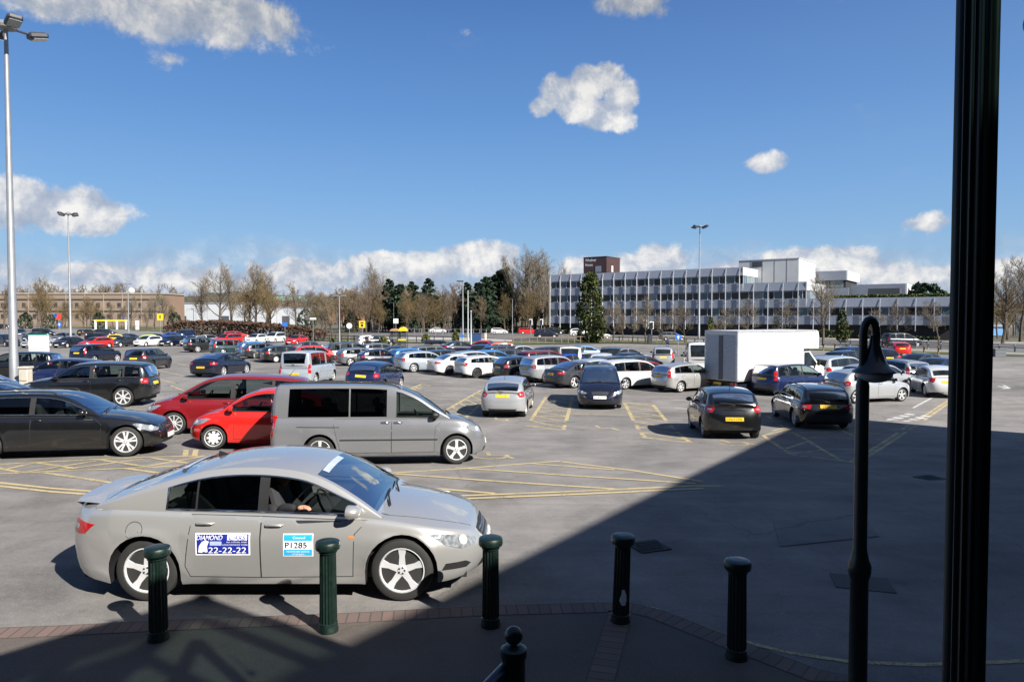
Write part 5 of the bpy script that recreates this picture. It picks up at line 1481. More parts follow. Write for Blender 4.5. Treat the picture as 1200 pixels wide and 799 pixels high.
P('saloon', 'saloon', (4.47, 1.80, 1.41), 'mid', K['white'], 'rr', 527, 440, 56, 'white saloon with black wheels beside the silver blue hatchback', r=.325, rim='10', rimcol='dark')
P('hatchback', 'hatch', (4.25, 1.78, 1.48), 'mid', K['silverblue'], 'rr', 485, 436.5, 57, 'pale silver blue hatchback beside the bright blue one in the diagonal row', r=.315, rim='7')
P('hatchback', 'hatch', (4.1, 1.75, 1.46), 'mid', K['sky'], 'rr', 474, 430, 50, 'bright blue hatchback with only its tail showing beside the black three door', r=.31)
P('small_hatchback', 'micra', (3.7, 1.68, 1.41), 'mid', K['navy'], 'rr', 434.5, 430.7, 60, 'black three door small hatchback with silver wheels in the diagonal row', r=.30, rim='5', doors=3)
P('hatchback', 'hatch', (4.0, 1.73, 1.46), 'mid', K['grey'], 'rr', 411, 429, 58, 'dark silver hatchback left of the black three door one', r=.31, rim='5')
P('tall_van', 'van', (4.38, 1.81, 1.80), 'near', K['silverblue'], 'rr', 370, 451, 5, 'pale silver tall car van with wide dark rear window', 'van', r=.31, wb=2.73, fo=.88, body_pillars=True, privacy=('rg',), plz=.60, tlz=.86, plate='MX11 KUA')
P('hatchback', 'hatch', (4.3, 1.78, 1.46), 'near', K['dblue'], 'rr', 449, 461, 10, 'dark blue hatchback whose tail shows over the grey van bonnet', r=.315)
P('fastback', 'fastback', (4.83, 1.856, 1.47), 'near', K['navy'], 'rr', 262.5, 441.5, 8, 'dark navy fastback with yellow plate waiting in the aisle', r=.335, wb=2.737, fo=.98, rim='7', trim=BLACK, plate='FJ14 XOD', plz=.62, tlz=.86)
P('crossover', 'suv', (4.38, 1.81, 1.60), 'mid', K['dgrey'], 'rr', 178.5, 433.5, 0, 'dark grey crossover with yellow plate behind the black off road car', r=.35, rim='10', rimcol='dark')
P('off_road_car', 'suv', (4.55, 1.82, 1.68), 'mid', K['navy'], 'rr', 111, 426.5, 10, 'dark navy tall estate with upright red lamps left of the dark crossover', r=.345, tl='tall', tlz=1.1, plz=.95)
P('hatchback', 'hatch', (4.3, 1.77, 1.45), 'mid', K['dblue'], 'top', 72, 419.5, -98, 'dark blue hatchback hidden behind the black off road car bonnet', r=.31)
P('off_road_car', 'suv', (4.6, 1.87, 1.66), 'mid', K['black'], 'top', 20, 411.5, -98, 'black tall car with chrome window frame behind the left lighting mast', r=.35)
# ---- middle left rows
P('off_road_car', 'suv', (4.6, 1.88, 1.66), 'mid', K['black'], 'rr', 232, 413, 42, 'black off road car with silver wheels beyond the navy fastback', r=.36, rim='7')
P('people_carrier', 'mpv', (4.5, 1.79, 1.62), 'mid', K['teal'], 'rr', 262, 416, 48, 'dark green people carrier right of the black off road car', r=.31)
P('hatchback', 'hatch', (4.2, 1.76, 1.47), 'mid', K['sky'], 'rr', 292, 417.5, 50, 'vivid blue hatchback squeezed beside the dark grey one', r=.31)
P('hatchback', 'hatch', (4.3, 1.76, 1.46), 'mid', K['dgrey'], 'rr', 300, 420.5, 50, 'dark grey hatchback with silver hubcaps left of the black saloon', r=.31, rim='cap', rimcol='cap')
P('saloon', 'saloon', (4.5, 1.78, 1.42), 'mid', K['black'], 'rr', 318.5, 423.5, 50, 'black saloon with silver alloys behind the pale tall van', r=.32, rim='7')
P('hatchback', 'hatch', (4.05, 1.75, 1.50), 'mid', K['red'], 'fr', 391, 425, 72, 'bright red hatchback pointing right behind the pale tall van', r=.31, rimcol='dark')
P('people_carrier', 'mpv', (4.7, 1.85, 1.74), 'mid', K['dgrey'], 'top', 412, 400.5, 62, 'dark people carrier with silver roof behind the red hatchback', r=.33)
FAR = 'far'
L0 = (4.3, 1.76, 1.46)
def F(shape, dims, col, anchor, px, py, head, label, cat='car', group='cars parked in the car park', nm=None, **o):
    nm = nm or {'hatch': 'hatchback', 'suv': 'off_road_car', 'mpv': 'people_carrier', 'van': 'tall_van', 'micra': 'small_hatchback', 'saloon': 'saloon', 'estate': 'estate_car', 'fastback': 'fastback'}[shape]
    return put_car(nm, shape, dims, 'far', K[col], anchor, px, py, head, label, cat, group, **o)
S0 = (4.55, 1.80, 1.42); M0 = (4.5, 1.80, 1.66); V0 = (4.5, 1.85, 1.70); C0 = (3.75, 1.66, 1.48); E0 = (4.65, 1.80, 1.48)
F('hatch', L0, 'red', 'f', 94, 409, 200, 'red hatchback facing us just above the navy tall estate roof')
F('saloon', S0, 'dgrey', 'f', 129, 407, 195, 'dark grey saloon facing us left of the yellow car')
F('hatch', L0, 'yellow', 'c', 143, 403, 100, 'bright yellow hatchback between the dark saloon and the white car')
F('hatch', L0, 'white', 'f', 159.5, 406.5, 192, 'white hatchback facing us right of the yellow car')
F('hatch', L0, 'black', 'c', 176, 402, 190, 'black hatchback tucked behind the white one beside the lime car')
F('micra', C0, 'lime', 'top', 178, 391.5, 60, 'lime green small car roof left of the navy hatchback')
F('hatch', L0, 'navy', 'f', 190, 406, 192, 'navy hatchback facing us left of the silver saloon')
F('saloon', S0, 'blue', 'c', 204, 399, 75, 'blue saloon half hidden behind the navy hatchback')
F('saloon', S0, 'silver', 'f', 214.5, 406, 190, 'silver saloon facing us in the far left row')
F('mpv', M0, 'dblue', 'top', 217, 385.8, 190, 'dark blue people carrier behind the silver saloon')
F('saloon', S0, 'black', 'top', 116, 389.8, 100, 'black saloon behind the red hatchback on the left')
F('hatch', L0, 'dgrey', 'top', 102, 385.5, 10, 'grey hatchback with yellow plate further back on the left')
F('estate', E0, 'dgrey', 'top', 124, 385.2, 95, 'dark estate car near the far left verge')
F('saloon', S0, 'black', 'f', 66, 408, 185, 'black saloon facing us right of the white cabinet')
F('saloon', S0, 'silver', 'f', 28, 408, 185, 'silver saloon with glinting bonnet left of the white cabinet')
F('hatch', L0, 'teal', 'top', 40, 389, 185, 'dark teal hatchback behind the white cabinet')
F('mpv', M0, 'black', 'top', 51, 384.5, 90, 'black people carrier beyond the white cabinet')
F('hatch', L0, 'grey', 'c', 75, 400, 185, 'grey hatchback just left of the second mast')
F('suv', V0, 'black', 'c', 8, 406, 120, 'black off road car at the far left beside the nearest mast')
F('mpv', M0, 'dgrey', 'top', 4, 379.5, 80, 'dark grey people carrier at the extreme left near the verge')
F('hatch', L0, 'white', 'top', 6, 376.5, 90, 'white hatchback at the extreme left edge beyond the dark cars')
F('saloon', S0, 'dblue', 'top', 24, 385.5, 150, 'dark blue saloon behind the nearest mast')
F('suv', V0, 'red', 'top', 266, 390.5, 205, 'red off road car facing us with dark screen by the brown hedge')
F('estate', E0, 'red', 'top', 278, 387.8, 70, 'bright red estate car broadside by the brown hedge')
F('hatch', L0, 'white', 'f', 290.5, 403, 190, 'white hatchback facing us right of the red estate')
F('mpv', M0, 'white', 'f', 313, 402, 190, 'white people carrier facing us by the brown hedge')
F('hatch', L0, 'navy', 'top', 300, 390.5, 190, 'navy hatchback between the two white cars')
F('saloon', S0, 'silverblue', 'top', 311, 385.5, 95, 'pale blue saloon behind the white people carrier')
F('saloon', S0, 'red', 'f', 338.5, 404.5, 190, 'red saloon facing us alone by the end of the hedge')
F('saloon', S0, 'white', 'top', 245, 392, 130, 'pale car roof behind the black off road car')
# ---- centre back rows
F('hatch', (3.8, 1.7, 1.52), 'white', 'c', 434, 405.5, 62, 'white tall small hatchback beside the green bush and ticket shelter')
F('hatch', L0, 'black', 'top', 445, 393, 62, 'black hatchback peeping out behind the white small one')
rb_, _c = F('estate', E0, 'grey', 'top', 510, 404.5, 58, 'grey estate car carrying a black roof box', rails=True)
F('saloon', S0, 'navy', 'top', 540, 399.5, 62, 'navy saloon left of the red saloon in the centre')
F('saloon', S0, 'red', 'top', 565, 398.5, -70, 'red saloon pointing left in the centre back row')
F('hatch', L0, 'orange', 'top', 579, 400.8, -110, 'orange red hatchback with glinting bonnet behind the blue cars')
F('hatch', L0, 'blue', 'top', 563, 403.6, 200, 'dark blue hatchback in front of the orange red one')
F('hatch', L0, 'silverblue', 'top', 557, 410.5, 58, 'pale blue hatchback behind the white hatchback with black wheels')
F('hatch', L0, 'sky', 'top', 577, 409.5, 58, 'mid blue hatchback roof beside the dark estate')
F('estate', E0, 'dgrey', 'top', 601, 408.5, 57, 'dark estate car with silver rails behind the black hatchback', rails=True)
F('hatch', L0, 'grey', 'top', 625, 413.5, 56, 'grey hatchback with glare on its screen beside the silver crossover')
F('suv', V0, 'maroon', 'top', 640, 409.5, 57, 'maroon off road car with roof bars behind the silver crossover', rails=True)
F('van', (4.4, 1.83, 1.86), 'white', 'top', 671, 404.8, 10, 'small white van with two square rear windows', 'van')
F('saloon', S0, 'sky', 'top', 686, 403.8, 75, 'cyan blue saloon right of the small white van')
F('saloon', S0, 'blue', 'top', 668, 413.2, 57, 'royal blue saloon behind the silver crossover roof')
F('hatch', L0, 'silverblue', 'top', 702, 419.5, 58, 'light blue hatchback roof above the dark blue people carrier')
F('hatch', L0, 'white', 'top', 706, 413, 10, 'white roofed hatchback among the dark cars')
F('suv', V0, 'black', 'top', 716, 406, 10, 'black off road car behind the white roofed hatchback')
F('saloon', S0, 'grey', 'top', 735, 406.8, 70, 'grey blue saloon with pale windows in the centre back')
F('saloon', S0, 'navy', 'top', 742, 412.5, 62, 'navy saloon in front of the grey blue one')
F('saloon', S0, 'dred', 'top', 757, 422, 62, 'dark red saloon roof seen over the white compact carrier')
F('suv', (4.3, 1.78, 1.66), 'silver', 'r', 777, 432, 12, 'silver off road car with dark roof and rear screen right of the walking man', tl='tall')
F('suv', V0, 'black', 'r', 817, 434, 14, 'black off road car with yellow plate left of the lorry', plz=1.05)
F('van', (5.2, 1.98, 2.4), 'white', 'top', 820, 399.5, 12, 'white tall panel van behind the black off road car left of the lorry', 'van', nm='panel_van')
F('estate', E0, 'black', 'top', 528, 409.5, 58, 'black estate car roof between the grey roof box car and the white saloon')
F('hatch', L0, 'dgrey', 'top', 592, 404.5, 60, 'dark grey hatchback left of the maroon off road car in the back row')
F('saloon', S0, 'silver', 'top', 612, 404, 60, 'silver saloon in the back row behind the maroon off road car')
F('hatch', L0, 'black', 'top', 651, 405.5, 58, 'black hatchback left of the small white van')
F('hatch', L0, 'silver', 'top', 690, 411.5, 60, 'silver hatchback below the cyan blue saloon')
F('estate', E0, 'black', 'top', 727, 416.5, 60, 'black estate car roof over the white compact carrier')
F('hatch', L0, 'dgrey', 'top', 752, 416, 62, 'dark grey hatchback left of the silver car with a dark roof')
F('saloon', S0, 'black', 'top', 470, 405, 58, 'black saloon behind the bright blue hatchback')
F('hatch', L0, 'grey', 'top', 447, 401.5, 58, 'grey hatchback behind the black three door one')
F('saloon', S0, 'dgrey', 'top', 366, 399.5, 66, 'dark grey saloon beyond the bright red hatchback')
F('hatch', L0, 'black', 'top', 335, 404.5, 50, 'black hatchback between the black saloon and the bright red hatchback')
F('estate', E0, 'black', 'top', 152, 390.5, 95, 'black estate car behind the yellow hatchback')
F('saloon', S0, 'black', 'top', 950, 418.5, 60, 'black saloon roof just past the lorry cab')
F('hatch', L0, 'silver', 'top', 1028, 425, 62, 'silver hatchback behind the silver estate in the right rows')
# ---- right back rows
F('hatch', L0, 'navy', 'top', 995, 410, 60, 'navy hatchback in the far right row beside the lorry cab')
F('suv', V0, 'silverblue', 'top', 985, 416, 60, 'blue grey off road car right of the lorry cab')
F('hatch', L0, 'dblue', 'top', 1002, 405.5, 60, 'dark blue hatchback at the back of the far right row')
F('saloon', S0, 'teal', 'top', 1012, 421, 60, 'dark teal saloon behind the swan neck lamp shade')
F('saloon', S0, 'navy', 'r', 1043, 431, 15, 'navy saloon with yellow plate behind the silver estate')
F('hatch', L0, 'red', 'r', 1058, 418, 15, 'red hatchback with yellow plate at the far right verge')
F('saloon', S0, 'dgrey', 'top', 1085, 413.5, 70, 'dark grey saloon right of the far red hatchback')
F('saloon', S0, 'dblue', 'top', 1104, 418.5, 60, 'dark blue saloon beside the fluted column')
P('estate_car', 'estate', (4.55, 1.77, 1.47), 'mid', K['silver'], 'r', 1080, 454, -8, 'silver estate car with large rear window in the right hand row', r=.31, plz=.92, tl='tall', tlz=.86, rails=True)
F('micra', C0, 'white', 'top', 1097, 427.5, 15, 'white small hatchback right of the silver estate')
F('hatch', L0, 'dgrey', 'top', 968, 415.5, 60, 'dark grey hatchback squeezed behind the lorry cab')
# ---- on the road
RG = 'vehicles on the road beyond the car park'
F('mpv', (5.0, 1.9, 1.9), 'black', 'c', 1057, 406.5, 88, 'black people carrier driving on the road at the right', 'car', RG)
F('saloon', S0, 'white', 'c', 513, 390, 88, 'white saloon on the road left of the tall pole', 'car', RG)
F('hatch', L0, 'white', 'c', 585, 391.2, 88, 'white hatchback on the road beside the red pickup', 'car', RG)
F('estate', (5.1, 1.8, 1.6), 'red', 'c', 619.5, 391.5, 90, 'red long car on the road in the centre', 'car', RG)
F('suv', (4.7, 1.9, 1.8), 'navy', 'c', 640, 396.5, 90, 'dark off road car nearest on the road', 'car', RG)
F('suv', V0, 'black', 'c', 650, 391.5, 90, 'black off road car overlapping the dark one on the road', 'car', RG)
F('hatch', (4.4, 1.8, 1.65), 'white', 'c', 679, 393.8, 92, 'white tall hatchback on the road by the conical evergreen', 'car', RG)
F('estate', E0, 'grey', 'c', 788, 399.0, 90, 'grey estate car on the road behind the roadside trees', 'car', RG)
F('mpv', M0, 'navy', 'c', 419, 384.5, 90, 'navy people carrier far along the road behind the yellow sign', 'car', RG)
F('hatch', L0, 'white', 'c', 406, 384.3, 90, 'white hatchback far along the road left of the yellow sign', 'car', RG)
F('saloon', S0, 'white', 'c', 702, 397, 90, 'white saloon bonnet emerging from the conical evergreen', 'car', RG)
# ------------------------------------------------------------------ roof box
def on_roof(ob, shape_h): return ob
m = MB(); rbx = thing('roof_box', 'glossy black roof box on the grey estate car', 'roof box', (0, 0, 0))
rbx.location = rb_.matrix_basis @ Vector((-.15, -.1, 1.56)); rbx.rotation_mode = 'QUATERNION'; rbx.rotation_quaternion = rb_.rotation_quaternion
rows = []
for (xx, k) in ((-.98, .55), (-.92, .86), (-.5, 1), (.3, 1), (.8, .8), (1.05, .45)):
    rows.append([(xx, .42 * math.cos(a) * (.7 + .3 * k), .18 + .18 * k * math.sin(a)) for a in [2 * PI * j / 14 for j in range(14)]])
ids = m.grid(rows, 0, closed=True); m.face(ids[0]); m.face(ids[-1][::-1]); m.build('shell', simple('gloss_black', (.01, .01, .012), .15, coat=.8), rbx, 50)
m = MB(); m.box((-.4, 0, .02), (.06, 1.1, .05)); m.box((.5, 0, .02), (.06, 1.1, .05)); m.build('mounting_bars', BLACK, rbx)

# ------------------------------------------------------------------ the taxi: stickers, sun strip, driver
c = TAXIC
def stick(nm, mb, mats, parent): 
    o = mb.build(nm, mats, parent, None); return o
# right side seen from azimuth -90: s = x
LT = 4.70
def sx(px): return LT / 2 - (567 - px) / 472 * LT      # rough position along the car from its place along the flank
s0 = -.845; z0 = .64; SX = .38
door_r = [ch for ch in TAXI.children if ch.name.startswith('door') and not ch.name.startswith('door_m')]
bx = 1.0
st1 = conform(c.bvh, [(-1.125 + SX, z0 - .105), (-.575 + SX, z0 - .105), (-.575 + SX, z0 + .105), (-1.125 + SX, z0 + .105)], -90, .0085, .03, .001)
fwd = [ch for ch in TAXI.children if ch.type == 'MESH' and ch.data.name.startswith('door') and 'mirror' not in ch.name]
def nearest_door(x):
    best = None
    for d in fwd:
        ys_ = [v.co for v in d.data.vertices]; cx = sum(v.x for v in ys_) / len(ys_); cy = sum(v.y for v in ys_) / len(ys_)
        if cy < 0 and (best is None or abs(cx - x) < best[0]): best = (abs(cx - x), d)
    return best[1]
rdoor, fdoor = nearest_door(-.6), nearest_door(.5)
a = conform(c.bvh, [(-1.14 + SX, z0 - .118), (-.56 + SX, z0 - .118), (-.56 + SX, z0 + .118), (-1.14 + SX, z0 + .118)], -90, .0065, .03, .001).build('sticker', PRINT_W, rdoor)
b = st1.build('sticker_panel', PRINT_BLUE, a) if False else st1.build('door_sticker_panel', PRINT_BLUE, rdoor)
mb = text_on(c.bvh, 'DIAMOND', -90, -.985 + SX, z0 + .072, .27, .048, .0135, .25)
text_on(c.bvh, '22-22-22', -90, -.80 + SX, z0 - .062, .40, .062, .0135, .12, mb)
text_on(c.bvh, 'ALL LOCAL AND', -90, -.70 + SX, z0 + .025, .22, .014, .0135, 0, mb)
text_on(c.bvh, 'LONG DISTANCE WORK', -90, -.715 + SX, z0 - .004, .27, .014, .0135, 0, mb)
stick('sticker_lettering', mb, PRINT_W, rdoor)
mb = conform(c.bvh, [(-.80 + SX, z0 + .045), (-.59 + SX, z0 + .045), (-.59 + SX, z0 + .098), (-.80 + SX, z0 + .098)], -90, .0115, .05, 0); stick('sticker_patch', mb, PRINT_W, rdoor)
mb = text_on(c.bvh, 'CARS', -90, -.692 + SX, z0 + .072, .17, .044, .0145, .25); stick('sticker_lettering', mb, PRINT_BLUE, rdoor)
mb = conform(c.bvh, [(q_ + SX, z0 + w_) for q_, w_ in ((-1.11, -.085), (-1.07, -.09), (-1.05, -.075), (-1.03, -.088), (-1.01, -.08), (-1.015, -.02), (-.995, .03), (-1.03, .045), (-1.07, .025), (-1.10, -.02))], -90, .0115, .03, 0); stick('sticker_emblem', mb, PRINT_W, rdoor)
mb = conform(c.bvh, [(-.985 + SX, z0 - .012), (-.86 + SX, z0 - .012), (-.86 + SX, z0 + .032), (-.985 + SX, z0 + .032)], -90, .0115, .05, 0); stick('sticker_patch', mb, simple('pale_blue_print', (.35, .42, .62), .5), rdoor)
# licence plate sticker on the front door
s1, z1 = .33, .63
mb = conform(c.bvh, [(s1 - .16, z1 - .12), (s1 + .16, z1 - .12), (s1 + .16, z1 + .12), (s1 - .16, z1 + .12)], -90, .0065, .03, .001); stick('sticker', mb, PRINT_W, fdoor)
mb = conform(c.bvh, [(s1 - .15, z1 + .05), (s1 + .15, z1 + .05), (s1 + .15, z1 + .11), (s1 - .15, z1 + .11)], -90, .0105, .05, 0); stick('sticker_band', mb, PRINT_CYAN, fdoor)
mb = conform(c.bvh, [(s1 - .15, z1 - .11), (s1 + .15, z1 - .11), (s1 + .15, z1 - .045), (s1 - .15, z1 - .045)], -90, .0105, .05, 0); stick('sticker_band', mb, PRINT_CYAN, fdoor)
mb = text_on(c.bvh, 'P1285', -90, s1 - .02, z1 + .003, .23, .062, .0135); stick('sticker_lettering', mb, PRINT_K, fdoor)
mb = text_on(c.bvh, 'PRIVATE HIRE VEHICLE', -90, s1, z1 - .068, .24, .018, .0138); text_on(c.bvh, 'LICENSED', -90, s1, z1 - .097, .13, .014, .0138, 0, mb); text_on(c.bvh, 'Council', -90, s1 + .01, z1 + .08, .13, .024, .0138, 0, mb); stick('sticker_lettering', mb, PRINT_W, fdoor)
# fuel flap and side repeater
flap = [(-1.42 + .085 * math.cos(a_), .78 + .085 * math.sin(a_)) for a_ in [2 * PI * k / 20 for k in range(20)]]
ring = [(-1.42 + .092 * math.cos(a_), .78 + .092 * math.sin(a_)) for a_ in [2 * PI * k / 20 for k in range(20)]]
fl = conform(c.bvh, flap, -90, .004, .05, .003).build('fuel_flap', PAINT, TAXI, 50); fl.color = K['champ']
conform(c.bvh, ring, -90, .0012, .05, 0).build('flap_seam', BLACK, fl)
conform(c.bvh, [(.86, .70), (.92, .70), (.925, .72), (.865, .722)], -90, .006, .03, .004).build('side_indicator', AMBER, TAXI)
conform(c.bvh, [(.30, .33), (.62, .33), (.60, .43), (.48, .45), (.36, .40)] if False else [(1.0, .3), (1.01, .3), (1.005, .31)], -90, .002, .03, 0)
# front corner intake
a_ = -48; sc = -math.sin(R(a_)) * (LT / 2 - .2) + math.cos(R(a_)) * (-.80)
conform(c.bvh, [(sc - .26, .33), (sc - .22, .40), (sc + .02, .39), (sc + .10, .35), (sc + .04, .315)], a_, .005, .05, .01).build('bumper_intake', BLACK, TAXI)
# sun strip across the top of the windscreen, one more on the tailgate glass
wsb = [ch for ch in TAXI.children if ch.name.startswith('windscreen') and 'wiper' not in ch.name][0]
gl = MB(); 
for key in ('ws', 'rg'): 
    g_ = c.glass[key]; o_ = len(gl.v); gl.v += g_.v; gl.f += [tuple(i + o_ for i in f) for f in g_.f]
gbvh = BVHTree.FromPolygons([Vector(v) for v in gl.v], gl.f)
def on_glass(m, d0, d1, y0, y1, off, nx=6, ny=16):
    rows = []
    for i in range(nx + 1):
        d = d0 + (d1 - d0) * i / nx; row = []
        for j in range(ny + 1):
            y = y0 + (y1 - y0) * j / ny; h = gbvh.ray_cast(Vector((LT / 2 - d, y, 4)), Vector((0, 0, -1)))
            n_ = h[1] if h[0] is not None else Vector((0, 0, 1))
            if h[0] is not None and n_.z < 0: n_ = -n_
            row.append((h[0] + n_ * off) if h[0] is not None else None)
        rows.append(row)
    for i in range(nx):
        for j in range(ny):
            q = (rows[i][j], rows[i][j + 1], rows[i + 1][j + 1], rows[i + 1][j])
            if all(p is not None for p in q): m.face([m.vert(p) for p in q])
    return m
on_glass(MB(), 1.80, 1.87, -.50, .20, .004).build('sun_strip', simple('pale_sunstrip', (.34, .39, .50), .4), wsb)
on_glass(MB(), 3.42, 3.50, -.4, .4, .004).build('rear_glass_sticker', simple('pale_sunstrip', (.34, .39, .50), .4), TAXI)
# tail spoiler lip
m = MB(); rows = []
for j in range(17):
    y = -.66 + 1.32 * j / 16; k = 1 - (abs(y) / .70) ** 4
    x_ = -LT / 2 + .10 + .10 * (abs(y) / .66) ** 2.2; z_ = c.zsh(LT - .2) + .052
    rows.append([(x_ + .24, y, z_ - .012), (x_ + .04, y, z_ + .03 * k), (x_ - .03, y, z_ + .028 * k), (x_ + .02, y, z_ - .04)])
m.grid(rows, 0, flip=True); sp = m.build('boot_spoiler', PAINT, TAXI, 40); sp.color = K['champ']

# ------------------------------------------------------------------ people
SKIN = simple('skin', (.42, .22, .15), .5, 0, .08, 40); CLOTH_K = simple('black_jacket', (.010, .010, .012), .85); HAIR = simple('dark_hair', (.03, .022, .016), .7); TROUSER = simple('dark_trousers', (.012, .013, .02), .85); NAVYC = simple('navy_coat', (.010, .015, .05), .85)
def skin_body(name, joints, edges, mats, parent, sub=2, root=0):
    me = bpy.data.meshes.new(name); me.from_pydata([j[0] for j in joints], edges, [])
    ob = bpy.data.objects.new(name, me); COL.objects.link(ob)
    md = ob.modifiers.new('skin', 'SKIN'); md.use_smooth_shade = True
    sv = me.skin_vertices[0].data if me.skin_vertices else None
    if sv is None:
        bm = bmesh.new(); bm.from_mesh(me); lay = bm.verts.layers.skin.verify(); bm.to_mesh(me); bm.free(); sv = me.skin_vertices[0].data
    for v, j in zip(sv, joints): v.radius = j[1] if isinstance(j[1], tuple) else (j[1], j[1])
    sv[root].use_root = True
    ob.modifiers.new('sub', 'SUBSURF').levels = sub; ob.modifiers['sub'].render_levels = sub
    dg = bpy.context.evaluated_depsgraph_get(); dg.update()
    m2 = bpy.data.meshes.new_from_object(ob.evaluated_get(dg)); m2.name = name
    bpy.data.objects.remove(ob)
    m2.materials.clear()
    for q in mats: m2.materials.append(q)
    m2.polygons.foreach_set('use_smooth', [True] * len(m2.polygons))
    o2 = bpy.data.objects.new(name, m2); COL.objects.link(o2)
    if parent: o2.parent = parent
    return o2
def head_mesh(parent, C, s=1.0, face=0.0, hair=True):
    """a head with brow, nose, chin and ears; face = azimuth the face points to"""
    m = MB(); rows = []
    for i in range(15):
        t = PI * i / 14; row = []
        for j in range(20):
            a = 2 * PI * j / 20; z = -math.cos(t) * .118; r_ = max(.004, math.sin(t))
            x = .098 * r_ * math.cos(a); y = .074 * r_ * math.sin(a)
            if z < -.02: x = x * (1 - .25 * (-z - .02) / .1) + .012 * (1 if math.cos(a) > 0 else 0); y *= 1 - .30 * (-z - .02) / .1
            f = max(0, math.cos(a)) ** 14
            x += f * (.022 * math.exp(-((z + .018) / .022) ** 2) - .007 * math.exp(-((z - .012) / .012) ** 2) + .006 * math.exp(-((z + .062) / .008) ** 2))
            row.append((x * s, y * s, z * s))
        rows.append(row)
    m.grid(rows, 0, closed=True)
    for sd in (1, -1):
        m.sphere((-.005 * s, sd * .074 * s, -.005 * s), .026 * s, 8, 6, 0, (.6, .35, 1.1)); m.sphere((.083 * s, sd * .030 * s, .010 * s), .010 * s, 8, 6, 1)
    h = m.build('head', [SKIN, PRINT_W], parent, 60); h.location = C; h.rotation_euler = (0, 0, face)
    m = MB(); rows = []
    for i in range(8):
        t = PI * (.5 + .5 * i / 7); row = []
        for j in range(18):
            a = 2 * PI * j / 18; k = 1.07; z = -math.cos(t) * .118 * k; r_ = max(.004, math.sin(t))
            if i == 0: z = -.055 if math.cos(a) < .1 else .045
            row.append((.098 * k * r_ * math.cos(a) * s - .004, .075 * k * r_ * math.sin(a) * s, z * s))
        rows.append(row)
    m.grid(rows, 0, closed=True); m.build('hair', HAIR, h, 60)
    return h
drv = thing('person', 'taxi driver in a black jacket resting a bare hand on the open window ledge', 'person', (0, 0, 0))
drv.rotation_mode = 'QUATERNION'; drv.matrix_basis = TAXI.matrix_basis.copy()
zb = c.zsh(2.4); sf = zb - .47; X0 = .02; Y0 = -.36
yw = -(c.hw(2.3) * YPROF(1.0))
J = [((X0, Y0, sf + .10), (.17, .14)), ((X0 - .05, Y0, sf + .30), (.16, .13)), ((X0 - .10, Y0, sf + .48), (.17, .12)), ((X0 - .11, Y0, sf + .58), (.075, .075)), ((X0 - .10, Y0, sf + .64), (.055, .055)),
     ((X0 - .08, Y0 - .20, sf + .50), (.075, .075)), ((X0 - .02, Y0 - .30, sf + .32), (.062, .062)), ((X0 + .10, yw + .06, zb + .065), (.05, .05)), ((X0 + .26, yw + .02, zb + .065), (.042, .042)),
     ((X0 - .08, Y0 + .20, sf + .50), (.075, .075)), ((X0 + .12, Y0 + .24, sf + .32), (.06, .06)), ((X0 + .36, Y0 + .12, zb + .06), (.04, .04)), ((X0 + .42, Y0, sf + .12), (.09, .09))]
skin_body('body', J, [(0, 1), (1, 2), (2, 3), (3, 4), (2, 5), (5, 6), (6, 7), (7, 8), (2, 9), (9, 10), (10, 11), (0, 12)], [CLOTH_K], drv, 2)
# hand: palm and five fingers
H0_ = Vector((X0 + .27, yw + .015, zb + .065))
hj = [(tuple(H0_), (.030, .030)), (tuple(H0_ + Vector((.045, 0, 0))), (.034, .022)), (tuple(H0_ + Vector((.085, .004, .0))), (.036, .02))]
he = [(0, 1), (1, 2)]
for k, (oy, l1, l2) in enumerate(((-.026, .030, .022), (-.009, .036, .026), (.009, .034, .024), (.026, .027, .019))):
    b0 = len(hj)
    hj += [(tuple(H0_ + Vector((.098, oy, .006))), (.0145, .0145)), (tuple(H0_ + Vector((.098 + l1, oy * 1.05, -.004))), (.0135, .0135)), (tuple(H0_ + Vector((.098 + l1 + l2 * .6, oy * 1.05, -.024))), (.0105, .0105))]
    he += [(2, b0), (b0, b0 + 1), (b0 + 1, b0 + 2)]
b0 = len(hj); hj += [(tuple(H0_ + Vector((.055, .036, .012))), (.012, .012)), (tuple(H0_ + Vector((.085, .056, .006))), (.010, .010))]; he += [(1, b0), (b0, b0 + 1)]
skin_body('hand', hj, he, [SKIN], drv, 2)
head_mesh(drv, (X0 - .06, Y0, sf + .755), 1.0, R(-8))
# walking man
pp = at(782, 413.8); wk = thing('person', 'man in a dark navy coat walking across the car park beyond the parked cars', 'person', (pp.x, pp.y, pp.z), R(-60))
J = [((0, 0, .95), (.15, .12)), ((.0, 0, 1.18), (.15, .115)), ((0, 0, 1.40), (.17, .11)), ((.01, 0, 1.50), (.06, .06)), ((.02, 0, 1.56), (.05, .05)),
     ((0, .20, 1.40), (.065, .065)), ((-.06, .25, 1.14), (.055, .055)), ((.02, .27, .90), (.04, .04)), ((0, -.20, 1.40), (.065, .065)), ((.08, -.25, 1.15), (.055, .055)), ((.18, -.25, .93), (.04, .04))]
skin_body('coat', J, [(0, 1), (1, 2), (2, 3), (3, 4), (2, 5), (5, 6), (6, 7), (2, 8), (8, 9), (9, 10)], [NAVYC], wk)
J = [((0, 0, .93), (.13, .12)), ((.10, .09, .52), (.075, .075)), ((.16, .09, .09), (.05, .05)), ((.28, .09, .045), (.04, .04)), ((-.08, -.09, .52), (.075, .075)), ((-.22, -.09, .14), (.05, .05)), ((-.14, -.09, .05), (.04, .04))]
skin_body('trousers', J, [(0, 1), (1, 2), (2, 3), (0, 4), (4, 5), (5, 6)], [TROUSER], wk)
head_mesh(wk, (.04, 0, 1.66), 1.0)
